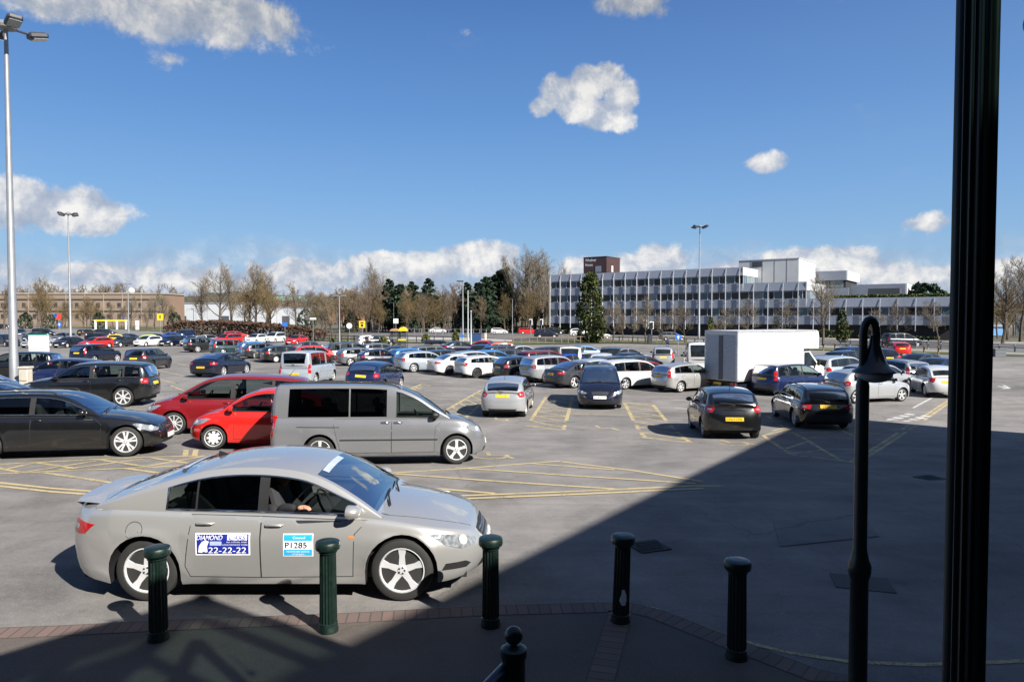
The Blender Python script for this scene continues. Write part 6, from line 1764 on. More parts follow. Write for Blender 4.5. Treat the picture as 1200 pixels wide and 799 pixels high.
for sd, x_, z_ in ((.27, .03, .84), (-.25, .22, .86)):
    m = MB(); m.sphere((x_, sd, z_), .045, 8, 6, 0, (.7, .45, 1.2))
    for k in range(4): m.tube([(x_ + (k - 1.5) * .016, sd, z_ - .04), (x_ + (k - 1.5) * .018 + .006, sd, z_ - .10)], .009, 5)
    m.build('hand', SKIN, wk, 60)

# ------------------------------------------------------------------ the white box lorry
lor = thing('box_lorry', 'white box lorry with roller shutter back and overhanging luton front', 'lorry', (0, 0, 0))
BOXW = simple('lorry_box_white', (.54, .54, .53), .42, 0, .04, .6); SHUT = simple('grey_shutter', (.40, .43, .47), .5, .2, .06, 3); ALU = simple('aluminium_trim', (.50, .51, .53), .4, .6)
CH = 1.08; BW = 2.16; BL = 5.0; ZB, ZT = .62, 3.15
m = MB()
prof = [(0, ZB), (0, ZT - .02), (.03, ZT), (BL + 1.02, ZT), (BL + 1.20, ZT - .08), (BL + 1.27, ZT - .35), (BL + 1.24, 2.16), (BL + .02, 2.16), (BL, 2.10), (BL, ZB)]
m.prism(prof, -BW / 2, BW / 2, 'y'); m.build('box_body', BOXW, lor, None, True)
m = MB()
for sd in (1, -1):
    y = sd * (BW / 2 + .006)
    m.box((BL / 2, y, ZB + .05), (BL, .03, .10)); m.box(((BL + 1.0) / 2, y, ZT - .045), (BL + 1.0, .03, .09)); m.box((.03, y, (ZB + ZT) / 2), (.09, .03, ZT - ZB)); m.box((BL + 1.0, y, 2.62), (.05, .024, .86))
m.box((-.008, 0, ZT - .10), (.03, BW, .20)); 
for sd in (1, -1): m.box((-.008, sd * (BW / 2 - .05), (ZB + ZT) / 2 - .1), (.03, .10, ZT - ZB - .2))
m.build('corner_trim', ALU, lor)
m = MB()
for k in range(24):
    z = ZB + .04 + k * (ZT - ZB - .3) / 24; h = (ZT - ZB - .3) / 24
    m.prism([(-.010, z), (-.026, z + h * .2), (-.026, z + h * .8), (-.010, z + h)], -BW / 2 + .11, BW / 2 - .11, 'y')
sh_ = m.build('roller_shutter', SHUT, lor)
m = MB(); m.box((-.034, -.03, (ZB + ZT) / 2 - .1), (.03, .26, ZT - ZB - .32)); m.build('shutter_strap', simple('dark_strap', (.10, .10, .12), .6), sh_)
m = MB(); m.box((BL / 2 + .8, 0, .50), (BL + 1.6, .8, .18)); m.box((.05, 0, .48), (.10, 2.0, .14)); m.box((BL * .45, .7, .42), (.8, .3, .3)); m.build('chassis', BLACK, lor)
for sd in (1, -1):
    m = MB(); m.box((-.02, sd * .85, .50), (.06, .30, .10)); m.build('tail_light', REDLENS, lor)
m = MB(); m.box((-.012, .2, .46), (.02, .52, .11)); m.build('number_plate', PLATE_Y, lor)
# cab
cabn = MB(); cp = [(BL + .05, .35), (BL + .05, 2.06), (BL + .60, 2.10), (BL + .80, 2.02), (BL + 1.42, 1.30), (BL + 2.02, 1.08), (BL + 2.13, .90), (BL + 2.15, .35)]
rows = []
for (yy, k) in ((-.93, .0), (-.97, .5), (-.97, 1)):
    pass
NY = [-.98, -.965, -.90, -.6, 0, .6, .90, .965, .98]
for (xx, zz) in cp:
    row = []
    for y in NY:
        tum_ = 1 - .13 * max(0, (zz - 1.25) / .85); edge_ = abs(y) > .97
        inset = .05 if edge_ else 0
        row.append((xx - (inset if xx > BL + .3 else 0), y * tum_, zz - (.05 if edge_ and zz > .4 else 0)))
    rows.append(row)
ids = cabn.grid(rows, 0, flip=True)
for sidx in (0, len(NY) - 1):
    f = [r_[sidx] for r_ in ids]; cabn.face(f if sidx == 0 else f[::-1], 0)
co = cabn.build('cab', BOXW, lor, 35)
m = MB()
def cabq(pts, yy, mi=0):
    ids_ = [m.vert(p) for p in pts]; m.face(ids_, mi)
for sd in (1, -1):
    m = MB(); P4 = [(BL + .30, 1.28), (BL + .34, 1.95), (BL + .72, 1.95), (BL + 1.22, 1.36), (BL + 1.20, 1.24)]
    pts = [(x_, sd * (.985 * (1 - .13 * max(0, (z_ - 1.25) / .85)) + .004), z_) for (x_, z_) in P4]
    m.face([m.vert(p) for p in (pts if sd < 0 else pts[::-1])]); m.build('side_window', GLASS_FAR, lor)
    m = MB(); m.bevbox((BL + 1.18, sd * 1.14, 1.40), (.12, .16, .34), .03); m.tube([(BL + 1.2, sd * .95, 1.3), (BL + 1.18, sd * 1.12, 1.33)], .02, 6); m.build('door_mirror', BLACK, lor)
    m = MB(); m.bevbox((BL + 2.06, sd * .72, .86), (.14, .34, .24), .05); m.build('headlight', CLEARLENS, lor)
m = MB()
a0, b0 = Vector((BL + .84, 0, 2.0)), Vector((BL + 1.40, 0, 1.34))
nrm = Vector((.76, 0, .65)) * .012
m.face([m.vert(p) for p in ((a0.x + nrm.x, -.78, a0.z + nrm.z), (b0.x + nrm.x, -.86, b0.z + nrm.z), (b0.x + nrm.x, .86, b0.z + nrm.z), (a0.x + nrm.x, .78, a0.z + nrm.z))]); m.build('windscreen', GLASS_FAR, lor)
m = MB(); m.bevbox((BL + 2.08, 0, .52), (.22, 1.9, .3), .06); m.bevbox((BL + 2.12, 0, .82), (.08, .9, .2), .03); m.build('front_bumper', BLACK, lor)
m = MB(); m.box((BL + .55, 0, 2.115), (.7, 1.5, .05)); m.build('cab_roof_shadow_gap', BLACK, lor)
t_, rm_ = wheel_meshes(.33, .21, '10', 20); tm_ = t_.mesh('tyre', [RUBBER], 35); rmm_ = rm_.mesh('rim', [HUBCAP, BRAKE], 35)
for (xx, sd) in ((1.35, 1), (1.35, -1), (BL + 1.25, 1), (BL + 1.25, -1)):
    wo = bpy.data.objects.new('wheel', tm_); COL.objects.link(wo); wo.parent = lor; wo.location = (xx, sd * .86, .33); wo.rotation_euler = (0, 0, 0 if sd > 0 else PI)
    ro = bpy.data.objects.new('rim', rmm_); COL.objects.link(ro); ro.parent = wo
th = R(90 - 60)
cr = at(863.5, 462)      # ground below the near rear corner of the box
off_ = Vector((0, -BW / 2))
lor.location = (cr.x - (off_.x * math.cos(th) - off_.y * math.sin(th)), cr.y - (off_.x * math.sin(th) + off_.y * math.cos(th)), cr.z); lor.rotation_euler = (0, 0, th)
# ------------------------------------------------------------------ vegetation
BARK = simple('bark', (.075, .058, .042), .9, 0, .25, 2)
TWIG = simple('brown_twigs', (.115, .082, .050), .9, 0, .3, .5)
TWIG2 = simple('grey_twigs', (.135, .112, .082), .9, 0, .25, .5)
TWIG3 = simple('budding_twigs', (.125, .088, .038), .9, 0, .3, .5)
def leafmat(name, a, b):
    m, nt, out = newmat(name); tc = N(nt, 'TexCoord').outputs['Object']
    f = noise(nt, tc, .9, 4, .6); c = ramp(nt, f, [(.3, a), (.7, b)])
    p = N(nt, 'BsdfPrincipled', {'Base Color': c, 'Roughness': .75, 'Specular IOR Level': .25}); nt.links.new(p.outputs[0], out.inputs[0]); return m
CONIF = leafmat('conifer_needles', (.010, .022, .014), (.030, .050, .026))
IVY = leafmat('ivy_leaves', (.018, .032, .010), (.065, .075, .020))
HEDGEG = leafmat('green_hedge_leaves', (.035, .06, .015), (.10, .12, .03))
HEDGEB = leafmat('brown_hedge_twigs', (.048, .027, .018), (.10, .056, .036))
SHRUB = leafmat('shrub_leaves', (.05, .07, .02), (.16, .15, .045))
def rand_dir(r, up=0.0):
    while True:
        v = Vector((r.uniform(-1, 1), r.uniform(-1, 1), r.uniform(-1, 1)))
        if .05 < v.length < 1: return (v.normalized() + Vector((0, 0, up))).normalized()
def bare_tree_meshes(seed, h, spread=.36, dens=1.0, up=.35, trunk_h=.22, tr=.022, twig=.014, tmat=TWIG, multi=1):
    r = random.Random(seed); T = MB(); C = MB()
    def limb(p, d, L, rad, level):
        n = 4 if level < 2 else (3 if level < 3 else 2); pts = [p]; dd = d.copy()
        for i in range(n):
            dd = (dd + rand_dir(r) * (.14 if level == 0 else .24) + Vector((0, 0, .10 if level else .02))).normalized(); pts.append(pts[-1] + dd * L / n)
        rads = [rad * (1 - .65 * i / n) for i in range(n + 1)]
        (T if level < 2 else C).tube(pts, rads, 6 if level == 0 else (4 if level == 1 else 3), 0, False)
        if level >= 4: return
        k = int({0: 13, 1: 7, 2: 6, 3: 4}[level] * dens + r.random())
        for i in range(k):
            t = (trunk_h / .9 if level == 0 else .2) + (1 - (trunk_h / .9 if level == 0 else .2)) * (i + r.random()) / k
            f = t * n; j = min(int(f), n - 1); q = pts[j].lerp(pts[j + 1], f - j)
            ax = (pts[j + 1] - pts[j]).normalized(); s = ax.orthogonal().normalized()
            s = Quaternion(ax, r.uniform(0, 2 * PI)) @ s
            nd = (ax * r.uniform(.35, .8) + s * r.uniform(.6, 1.0) + Vector((0, 0, up))).normalized()
            l2 = {0: h * spread * (1.15 - .62 * t), 1: L * .5, 2: L * .55, 3: L * .62}[level] * r.uniform(.7, 1.2)
            limb(q, nd, l2, max(twig, rads[j] * {0: .48, 1: .5, 2: .5, 3: .6}[level]), level + 1)
    for k in range(multi):
        b = Vector((r.uniform(-.5, .5), r.uniform(-.5, .5), 0)) * (multi > 1); limb(b, (Vector((0, 0, 1)) + rand_dir(r) * (.22 if multi > 1 else .04)).normalized(), h * .9, h * tr, 0)
    return T.mesh('trunk', [BARK]), C.mesh('crown', [tmat])
def cards(m, c, nrm_r, s, r, mi=0):
    d = rand_dir(r); a = d.orthogonal().normalized(); b = d.cross(a)
    a = Quaternion(d, r.uniform(0, 6.3)) @ a; b = d.cross(a)
    a *= s * r.uniform(.6, 1.3); b *= s * r.uniform(.5, 1.0)
    m.face([m.vert(c - a - b * .3), m.vert(c + b * -.9), m.vert(c + a), m.vert(c + b)], mi)
def conifer_meshes(seed, h, w=.24, n=2600, s=.26):
    r = random.Random(seed); T = MB(); C = MB()
    T.tube([(0, 0, 0), (.1, 0, h * .5), (0, .05, h * .97)], [h * .022, h * .014, .03], 6)
    nb = int(h * 4.2)
    for i in range(nb):
        t = .16 + .82 * i / nb; L = h * w * (1 - t) ** .75 * r.uniform(.65, 1.15) + .35; a = r.uniform(0, 6.28)
        d = Vector((math.cos(a), math.sin(a), r.uniform(-.25, .25))); p0 = Vector((0, 0, h * t)); T.tube([p0, p0 + d * L * .9], [.05, .02], 3, 0, False)
        for q in range(int(n / nb)):
            f = r.random() ** .7; c = p0 + d * L * f + rand_dir(r) * L * .30 * r.random() + Vector((0, 0, -.12 * L * f)); cards(C, c, None, s, r)
    return T.mesh('trunk', [BARK]), C.mesh('crown', [CONIF])
def ivy_meshes(seed, h, prof, n, s, mat):
    r = random.Random(seed); T = MB(); C = MB()
    T.tube([(0, 0, 0), (0, 0, h * .9)], [h * .02, .05], 6)
    pf = pchip(prof)
    lumps = [(r.uniform(.02, .95), r.uniform(0, 6.28), r.uniform(.5, 1.3)) for _ in range(90)]
    for _ in range(n):
        if r.random() < .75:
            t, a, k = r.choice(lumps); rad = pf(t) * h * .92; c = Vector((math.cos(a) * rad, math.sin(a) * rad, t * h)) + rand_dir(r) * k * r.random() ** .5 * h * .05
        else:
            t = r.random(); a = r.uniform(0, 6.28); rad = pf(t) * h * r.uniform(.5, 1); c = Vector((math.cos(a) * rad, math.sin(a) * rad, t * h))
        if c.z < .05: c.z = .1
        cards(C, c, None, s, r)
    return T.mesh('trunk', [BARK]), C.mesh('crown', [mat])
def plant(name, label, cat, meshes, p, rz=0, sc=1.0, group=None, names=('trunk', 'crown')):
    o = thing(name, label, cat, p, rz, group); o.scale = (sc, sc, sc) if not isinstance(sc, tuple) else sc
    for nm, me in zip(names, meshes):
        q = bpy.data.objects.new(nm, me); COL.objects.link(q); q.parent = o
    return o
trng = random.Random(21)
BT = [bare_tree_meshes(1, 12, .34), bare_tree_meshes(2, 12, .40, tmat=TWIG2), bare_tree_meshes(3, 12, .30, tmat=TWIG), bare_tree_meshes(4, 10, .42, 1.0, .25, .15, tmat=TWIG3, multi=2), bare_tree_meshes(5, 13, .26, 1.0, .6, tmat=TWIG2), bare_tree_meshes(6, 8, .40, .9, .2, .25, .018, tmat=TWIG2)]
LITE = [bare_tree_meshes(11, 12, .34, .72, twig=.03), bare_tree_meshes(12, 12, .38, .72, twig=.03, tmat=TWIG2), bare_tree_meshes(13, 12, .30, .72, .5, twig=.03, tmat=TWIG3)]
CF = [conifer_meshes(1, 14, .24, 5200, .36), conifer_meshes(2, 14, .30, 5600, .38), conifer_meshes(3, 12, .33, 5200, .36)]
def at_depth(px, Y): 
    x = (px - 600) / FPX * Y; return (x, Y, gz(x, Y) - .1)
def tree_px(kind, name, label, px, ytop, Y, h0, group=None, cat='tree', wide=1.0):
    p = at_depth(px, Y); zt_ = pt(px, ytop, Y).z; s = (zt_ - p[2]) / h0
    return plant(name, label, cat, kind, p, trng.uniform(0, 6), (s * wide, s * wide, s), group)
# conical ivy clad evergreen
IV = ivy_meshes(5, 12.5, [(0, .12), (.10, .17), (.25, .19), (.45, .175), (.7, .14), (.85, .095), (.95, .045), (1, .01)], 7000, .24, IVY)
tree_px(IV, 'conical_evergreen', 'tall dense conical evergreen in front of the office block', 692, 317, 108, 12.6, wide=.98)
tree_px(ivy_meshes(8, 6, [(0, .10), (.2, .16), (.6, .15), (1, .03)], 1600, .2, IVY), 'small_evergreen', 'small ivy clad evergreen before the right end of the office block', 987, 363, 112, 6)
tree_px(ivy_meshes(9, 6, [(0, .10), (.2, .14), (.6, .12), (1, .03)], 900, .2, SHRUB), 'small_evergreen', 'young yellow green evergreen right of the office mast', 833, 370, 118, 6)
tree_px(ivy_meshes(10, 4, [(0, .3), (.3, .5), (.7, .4), (1, .1)], 1300, .25, CONIF), 'roof_garden_tree', 'round dark bush growing beyond the office roof hedge', 1083, 333, 150, 4)
# roadside bare trees before the office
RS = 'bare trees along the road in front of the offices'
for i, (px, yt, Y, k) in enumerate([(705, 362, 112, 5), (718, 357, 104, 1), (741, 364, 106, 5), (757, 352, 108, 1), (776, 366, 104, 5), (803, 360, 106, 1), (851, 360, 110, 5), (878, 355, 108, 1), (918, 352, 98, 5), (965, 328, 98, 1), (1019, 362, 96, 5), (1055, 358, 95, 1), (1101, 352, 92, 5), (730, 368, 118, 0), (790, 362, 120, 1), (840, 372, 104, 5)]):
    lbl = ['slim bare tree just right of the conical evergreen', 'forked bare tree close beside the conical evergreen', 'thin low bare tree left of the blue round sign', 'taller bare tree before the office middle bays', 'short bare tree behind the walking man', 'bare tree left of the office mast', 'bare tree left of the lorry roof', 'bare tree rising over the lorry rear', 'bare tree behind the lorry box', 'tallest bare roadside tree above the lorry cab', 'small bare tree left of the swan neck hook', 'bare tree above the road people carrier', 'bare tree against the lit end of the office', 'faint bare tree at the hedge below the sign tower', 'bare tree by the hedge behind the blue sign', 'short bare tree in front of the office mast'][i]
    tree_px(BT[k], 'bare_tree', lbl, px, yt, Y, 8.4 if k == 5 else 12, RS)
# right hand trees beyond the column
for i, (px, yt, Y, k, lbl) in enumerate([(1175, 318, 105, 1, 'spreading bare brown tree right of the fluted column'), (1196, 308, 112, 0, 'bare brown tree at the right edge'), (1160, 345, 120, 2, 'bare tree behind the fluted column'), (1228, 322, 105, 3, 'bare tree just past the right edge'), (1182, 338, 125, 3, 'lower bare tree behind the blue cabin'), (1120, 348, 160, 5, 'wispy bare tree over the right office roof')]):
    tree_px(BT[k], 'bare_tree', lbl, px, yt, Y, 12 if k != 3 else 10, 'bare trees at the right')
# left group
for i, (px, yt, Y, k, lbl) in enumerate([(255, 316, 165, 1, 'tall grey bare tree left of centre by the brown hedge'), (238, 330, 170, 0, 'bare tree on the left flank of the tall grey one'), (272, 322, 172, 4, 'upright bare tree beside the tall grey one'), (297, 321, 160, 3, 'golden brown bare tree above the red estate'), (312, 330, 168, 3, 'broad golden bare tree over the brown hedge'), (285, 342, 160, 2, 'small bare tree between the grey and golden trees'),
      (348, 335, 175, 2, 'slender bare tree by the pale warehouse'), (365, 345, 150, 1, 'bare brown tree right of the warehouse'), (380, 350, 150, 3, 'low rounded bare tree near the single lamp'), (389, 347, 118, 5, 'bare tree rooted by the car park fence'), (48, 334, 190, 3, 'golden bare tree before the left of the brick building'), (5, 338, 230, 2, 'bare tree at the extreme left before the brick building'), (100, 352, 230, 3, 'low bush like bare tree before the brick building'), (192, 345, 230, 1, 'bare tree at the right end of the brick building'), (172, 352, 200, 5, 'small bare tree by the yellow left sign')]):
    tree_px(BT[k], 'bare_tree', lbl, px, yt, Y, {3: 10, 5: 8.4, 4: 13}.get(k, 12), 'bare trees on the left')
for i in range(16):
    px = -20 + 225 * (i + trng.random()) / 16; tree_px(BT[trng.choice((0, 2, 3, 1))], 'bare_tree', 'bare brown tree standing in the line before the brick building', px, trng.uniform(347, 362), trng.uniform(232, 270), 12, 'bare trees before the brick building')
for px, yt, Y, lbl in [(116, 366, 240, 'dark green shrub before the middle of the brick building'), (60, 368, 235, 'dark green shrub under the golden tree on the left'), (30, 366, 238, 'dark green shrub right of the nearest mast'), (205, 366, 240, 'dark shrub at the left end of the white shed'), (358, 362, 190, 'dark evergreen shrub left of the fence tree'), (412, 366, 190, 'dark evergreen shrub behind the yellow centre sign')]:
    tree_px(ivy_meshes(px, 6, [(0, .3), (.3, .42), (.7, .32), (1, .06)], 900, .3, CONIF), 'evergreen_shrub', lbl, px, yt, Y, 6, None, 'shrub')
# conifers in the wood
for px, yt, Y, k, lbl in [(457, 326, 205, 0, 'dark conifer at the left of the central wood'), (468, 332, 200, 2, 'dark rounded conifer in the central wood'), (484, 329, 205, 1, 'second dark conifer in the central wood'), (503, 325, 210, 0, 'narrow dark conifer alone in the wood'), (548, 330, 210, 0, 'small dark conifer behind the tall pole'), (570, 323, 200, 1, 'large dark conifer left of the tall grey trees'), (583, 316, 205, 1, 'tallest dark conifer beside the grey trees'), (592, 312, 205, 0, 'pointed dark conifer against the grey trees'), (562, 330, 198, 2, 'low dark conifer by the tall pole')]:
    tree_px(CF[k], 'conifer', lbl, px, yt, Y - 17, 12 if k == 2 else 14, 'dark conifers in the central wood', 'conifer', 1.15)
# tall grey trees and the wood
for i, px in enumerate((604, 612, 620, 627, 635, 642, 650, 441, 433)):
    yt = (304, 301, 305, 302, 308, 306, 318, 316, 326)[i]
    lbl = ['tall grey bare tree at the left of the poplar clump', 'second tall grey tree of the clump left of the offices', 'third tall grey tree of the clump left of the offices', 'highest grey tree of the clump left of the offices', 'slim grey tree in the clump nearest the offices', 'grey bare tree touching the office corner', 'grey bare tree behind the office left end', 'domed grey bare tree above the left of the wood', 'smaller grey bare tree left of the domed one'][i]
    tree_px(BT[(4, 1, 4, 0, 4, 1, 4, 1, 1)[i]], 'tall_bare_tree', lbl, px, yt, (185, 190, 182, 188, 186, 192, 205, 230, 225)[i], 13 if i in (0, 2, 4, 6) else 12, 'tall grey trees by the offices')
for i in range(34):
    px = 402 + 245 * (i + trng.random()) / 34; tree_px(BT[trng.choice((0, 2, 3, 3, 0))], 'bare_tree', 'bare brown tree of the dense wood in the centre', px, trng.uniform(336, 350), trng.uniform(172, 200), 12 if True else 10, 'bare brown trees of the central wood')
# the mass of the far woodland: one stuff object
def mass(name, spots, mats_i):
    import numpy as np
    vs_, fs_, ms_ = [], [], []
    off = 0
    allv = []; allf = []; allm = []
    for (x, y, z, s, k, a) in spots:
        for mi_, me in enumerate(LITE[k]):
            n = len(me.vertices); co = np.empty(n * 3); me.vertices.foreach_get('co', co); co = co.reshape(-1, 3)
            ca, sa = math.cos(a), math.sin(a); q = np.stack([co[:, 0] * ca - co[:, 1] * sa, co[:, 0] * sa + co[:, 1] * ca, co[:, 2]], 1) * s + (x, y, z)
            lp = np.empty(len(me.loops), dtype=np.int32); me.loops.foreach_get('vertex_index', lp); allv.append(q); allf.append(lp.reshape(-1, 4) + off); off += n
            allm.append(np.full(len(lp) // 4, 0 if mi_ == 0 else 1 + k, dtype=np.int32))
    V = np.concatenate(allv); F_ = np.concatenate(allf); M_ = np.concatenate(allm)
    me = bpy.data.meshes.new(name); me.vertices.add(len(V)); me.vertices.foreach_set('co', V.ravel()); me.loops.add(F_.size); me.loops.foreach_set('vertex_index', F_.ravel().astype(np.int32))
    me.polygons.add(len(F_)); me.polygons.foreach_set('loop_start', np.arange(0, F_.size, 4, dtype=np.int32)); me.polygons.foreach_set('material_index', M_)
    for q in (BARK, TWIG, TWIG2, TWIG3): me.materials.append(q)
    me.update(calc_edges=True); me.validate()
    o = bpy.data.objects.new(name, me); COL.objects.link(o); o['kind'] = 'stuff'; return o
sp = []
for i in range(150):
    px = trng.uniform(395, 660); Y = trng.uniform(190, 250); x, y, z = at_depth(px, Y); sp.append((x, y, z, trng.uniform(.78, 1.12), trng.randrange(3), trng.uniform(0, 6)))
o = mass('far_woodland', sp, None); o['label'] = 'dense bare brown woodland behind the road'
sp = []
for i in range(150):
    px = trng.uniform(-60, 420); Y = trng.uniform(380, 480); x, y, z = at_depth(px, Y); zt_ = pt(px, trng.uniform(334, 346) if px < 215 else trng.uniform(342, 352), Y).z; sp.append((x, y, z, (zt_ - z) / 12, trng.randrange(3), trng.uniform(0, 6)))
for i in range(30):
    px = trng.uniform(1110, 1330); Y = trng.uniform(125, 165); x, y, z = at_depth(px, Y); sp.append((x, y, z, trng.uniform(.55, .85), trng.randrange(3), trng.uniform(0, 6)))
o = mass('far_woodland', sp, None); o['label'] = 'distant line of bare trees on the horizon'
# wooded ridge on the left horizon
m = MB(); rows = []; hr = random.Random(2)
FARW = verge_mat('wooded_ridge', (.028, .034, .022), (.045, .045, .030), (.065, .055, .038))
prof_ = pchip([(-700, 23), (-480, 22), (-330, 26), (-250, 29), (-170, 24), (-60, 20), (60, 18), (300, 16), (700, 16)])
xs_ = [-900 + 9 * i for i in range(200)]
for j, (dy, k) in enumerate(((0, 0), (14, .55), (30, .8), (55, 1.0), (110, .9), (200, .3))):
    rows.append([(x, 640 + dy + 12 * math.sin(x * .013), -1 + prof_(x) * k * (1 + .06 * math.sin(x * .05 + j)) + (hr.uniform(-1.6, 2.6) if k > .3 else 0)) for x in xs_])
m.grid(rows, 0); o = m.build('hills', FARW, None, 180); o['kind'] = 'structure'
# hedges
def hedge(name, label, pxs, ytop, ybot, depth, mat, dens=26, s=.22, cat='hedge'):
    P_ = [at(px, yb) for px, yb in zip(pxs, ybot)]
    r = random.Random(hash(label) % 1000 if False else len(label) * 7 + int(pxs[0])); m = MB()
    for i in range(len(P_) - 1):
        a, b = P_[i], P_[i + 1]; L_ = (b - a).length
        ha = pt(pxs[i], ytop[i], a.y).z - a.z; hb = pt(pxs[i + 1], ytop[i + 1], b.y).z - b.z
        for _ in range(int(L_ * dens * max(.5, (ha + hb) / 4))):
            t = r.random(); h_ = ha + (hb - ha) * t; c = a.lerp(b, t); u_ = r.random()
            dd = r.uniform(0, depth); zz = h_ * (1 - (1 - r.random()) ** 2 if r.random() < .6 else r.random())
            if dd > .5 and zz < h_ * .75 and r.random() < .7: zz = h_ * r.uniform(.85, 1.02)
            zz *= 1 + .10 * math.sin(t * L_ * 1.3) * r.random(); cards(m, Vector((c.x, c.y + dd, c.z + zz)), None, s, r)
    o = m.build(name, mat); tag(o, label, cat); return o
hedge('brown_hedge', 'long rounded brown hedge behind the far left rows', [190, 210, 250, 300, 345, 378], [383, 377, 376.5, 379, 383, 389], [392.5, 393, 394, 396.5, 398.5, 400], 4, HEDGEB, 110, .24)
hedge('clipped_hedge', 'clipped green hedge along the road before the offices', [600, 640, 700, 760, 810, 850], [383, 381.5, 383.5, 384, 384, 385], [390, 389.5, 391, 392, 393, 394], 1.6, HEDGEG, 40, .22)
hedge('clipped_hedge', 'green hedge block right of the lorry roof before the offices', [965, 1000], [387, 387.5], [396.5, 398], 2.5, HEDGEG, 60, .22)
hedge('clipped_hedge', 'dark low hedge below the right end of the offices', [1008, 1060, 1105], [393, 394, 395], [398.5, 400.5, 402], 1.5, IVY, 40, .2)
hedge('clipped_hedge', 'thin dark hedge along the central wood edge', [470, 540, 600], [376, 377, 381], [383.5, 385, 388], 2.0, IVY, 26, .28)
zr = 5.2
m = MB(); r = random.Random(4)
for _ in range(5200):
    t = r.uniform(61, 82); c = wp(t, r.uniform(2.0, 4.0), 4.2 + r.random() ** .6 * 1.35); cards(m, c, None, .2, r)
tag(m.build('roof_hedge', HEDGEG), 'green hedge growing along the lower office roof', 'hedge')
# bushes by the ticket shelter
for px, yb, yt, wd, lbl in [(449.5, 406, 394, .34, 'spiky yellow green bush beside the white tall hatchback'), (499, 402.5, 391.5, .45, 'round yellow green bush right of the ticket shelter'), (534, 401.5, 388, .30, 'upright green bush left of the tall pole'), (390, 402.5, 396.5, .5, 'low bush at the foot of the fence tree'), (660, 391, 381, .8, 'yellow green shrub by the office left end')]:
    p = at(px, yb); h_ = pt(px, yt, p.y).z - p.z
    me = ivy_meshes(int(px), h_, [(0, wd * .7), (.3, wd), (.7, wd * .8), (1, wd * .25)], 900, .16, SHRUB)
    plant('bush', lbl, 'bush', me, p, 0, 1.0, None, ('stem', 'foliage'))
# ------------------------------------------------------------------ signs, posts, fences
SIGN_Y = simple('yellow_sign_face', (.75, .47, .02), .45); SIGN_B = simple('blue_sign_face', (.02, .12, .50), .45); SIGN_R = simple('red_sign_face', (.55, .05, .03), .45); SIGN_W = simple('white_sign_face', (.70, .70, .70), .5)
WOOD = simple('weathered_wood', (.16, .12, .08), .85, 0, .25, 4); DKST = simple('dark_steel', (.04, .042, .045), .5, .3)
def post_sign(px, yb, yt, shape, w_, h_, mat, label, pr=.04, back=None, name='sign', mark=None, cat='sign'):
    p = at(px, yb); H_ = pt(px, yt, p.y).z - p.z; o = thing(name, label, cat, p)
    m = MB(); m.tube([(0, .05, 0), (0, .05, H_)], pr, 8); m.build('post', GALV, o, 40)
    m = MB(); zc = H_ - h_ / 2
    if shape == 'disc': m.lathe([(.01, -.02), (w_ / 2, -.02), (w_ / 2, .02), (.01, .02)], 24, 0, (0, -.02, zc), 'y')
    elif shape == 'box': m.bevbox((0, 0, zc), (w_, .06, h_), .01)
    m.build('sign_face', mat, o)
    if mark: 
        m = MB(); mark(m, zc); m.build('symbol', PRINT_W if mat is not SIGN_Y else PRINT_K, o)
    return o
def arrow(m, z): m.prism([(-.08, z - .3), (.08, z - .3), (.08, z), (.25, z), (0, z + .32), (-.25, z), (-.08, z)], -.10, -.07, 'y')
def panel_mark(m, z): m.box((0, -.05, z + .25), (.5, .02, .18)); m.box((0, -.05, z - .15), (.35, .02, .35))
post_sign(424.5, 402, 376, 'box', .95, 1.05, SIGN_Y, 'yellow square car park sign on a white post in the centre', mark=panel_mark)
post_sign(188, 391, 367.5, 'box', 1.5, 1.6, SIGN_Y, 'yellow square sign by the end of the brick building', mark=panel_mark)
post_sign(794.5, 417, 391.5, 'disc', .62, .62, SIGN_B, 'round blue arrow sign on a white post near the walking man', mark=lambda m, z: m.prism([(-.05, z - .18), (.05, z - .18), (.05, z), (.14, z), (0, z + .18), (-.14, z), (-.05, z)], -.07, -.05, 'y'))
post_sign(70, 392, 377.5, 'disc', 1.1, 1.1, SIGN_B, 'round blue sign low on a post left of the second mast', mark=arrow)
post_sign(69, 388, 367.5, 'box', 1.5, 1.7, SIGN_R, 'red panel sign behind the round blue sign on the left')
post_sign(65.5, 388.5, 367.8, 'box', .9, .8, SIGN_B, 'small blue flag sign left of the red panel sign')
post_sign(145, 384, 369.5, 'box', 1.6, 1.0, SIGN_B, 'small blue road sign before the brick building')
post_sign(334, 401, 378, 'box', .8, .6, SIGN_B, 'small blue sign by the red saloon near the hedge')
post_sign(409.5, 400.5, 378.5, 'disc', .9, .9, SIGN_W, 'grey round sign back left of the yellow centre sign')
post_sign(464, 396.5, 373.5, 'box', .9, .85, SIGN_W, 'white square sign behind the ticket shelter')
post_sign(367, 404, 372.5, 'box', .9, .25, SIGN_W, 'white cross board on a pole near the fence tree')
post_sign(541.5, 408, 391.5, 'disc', .45, .45, SIGN_B, 'small round blue sign at the foot of the tall pole')
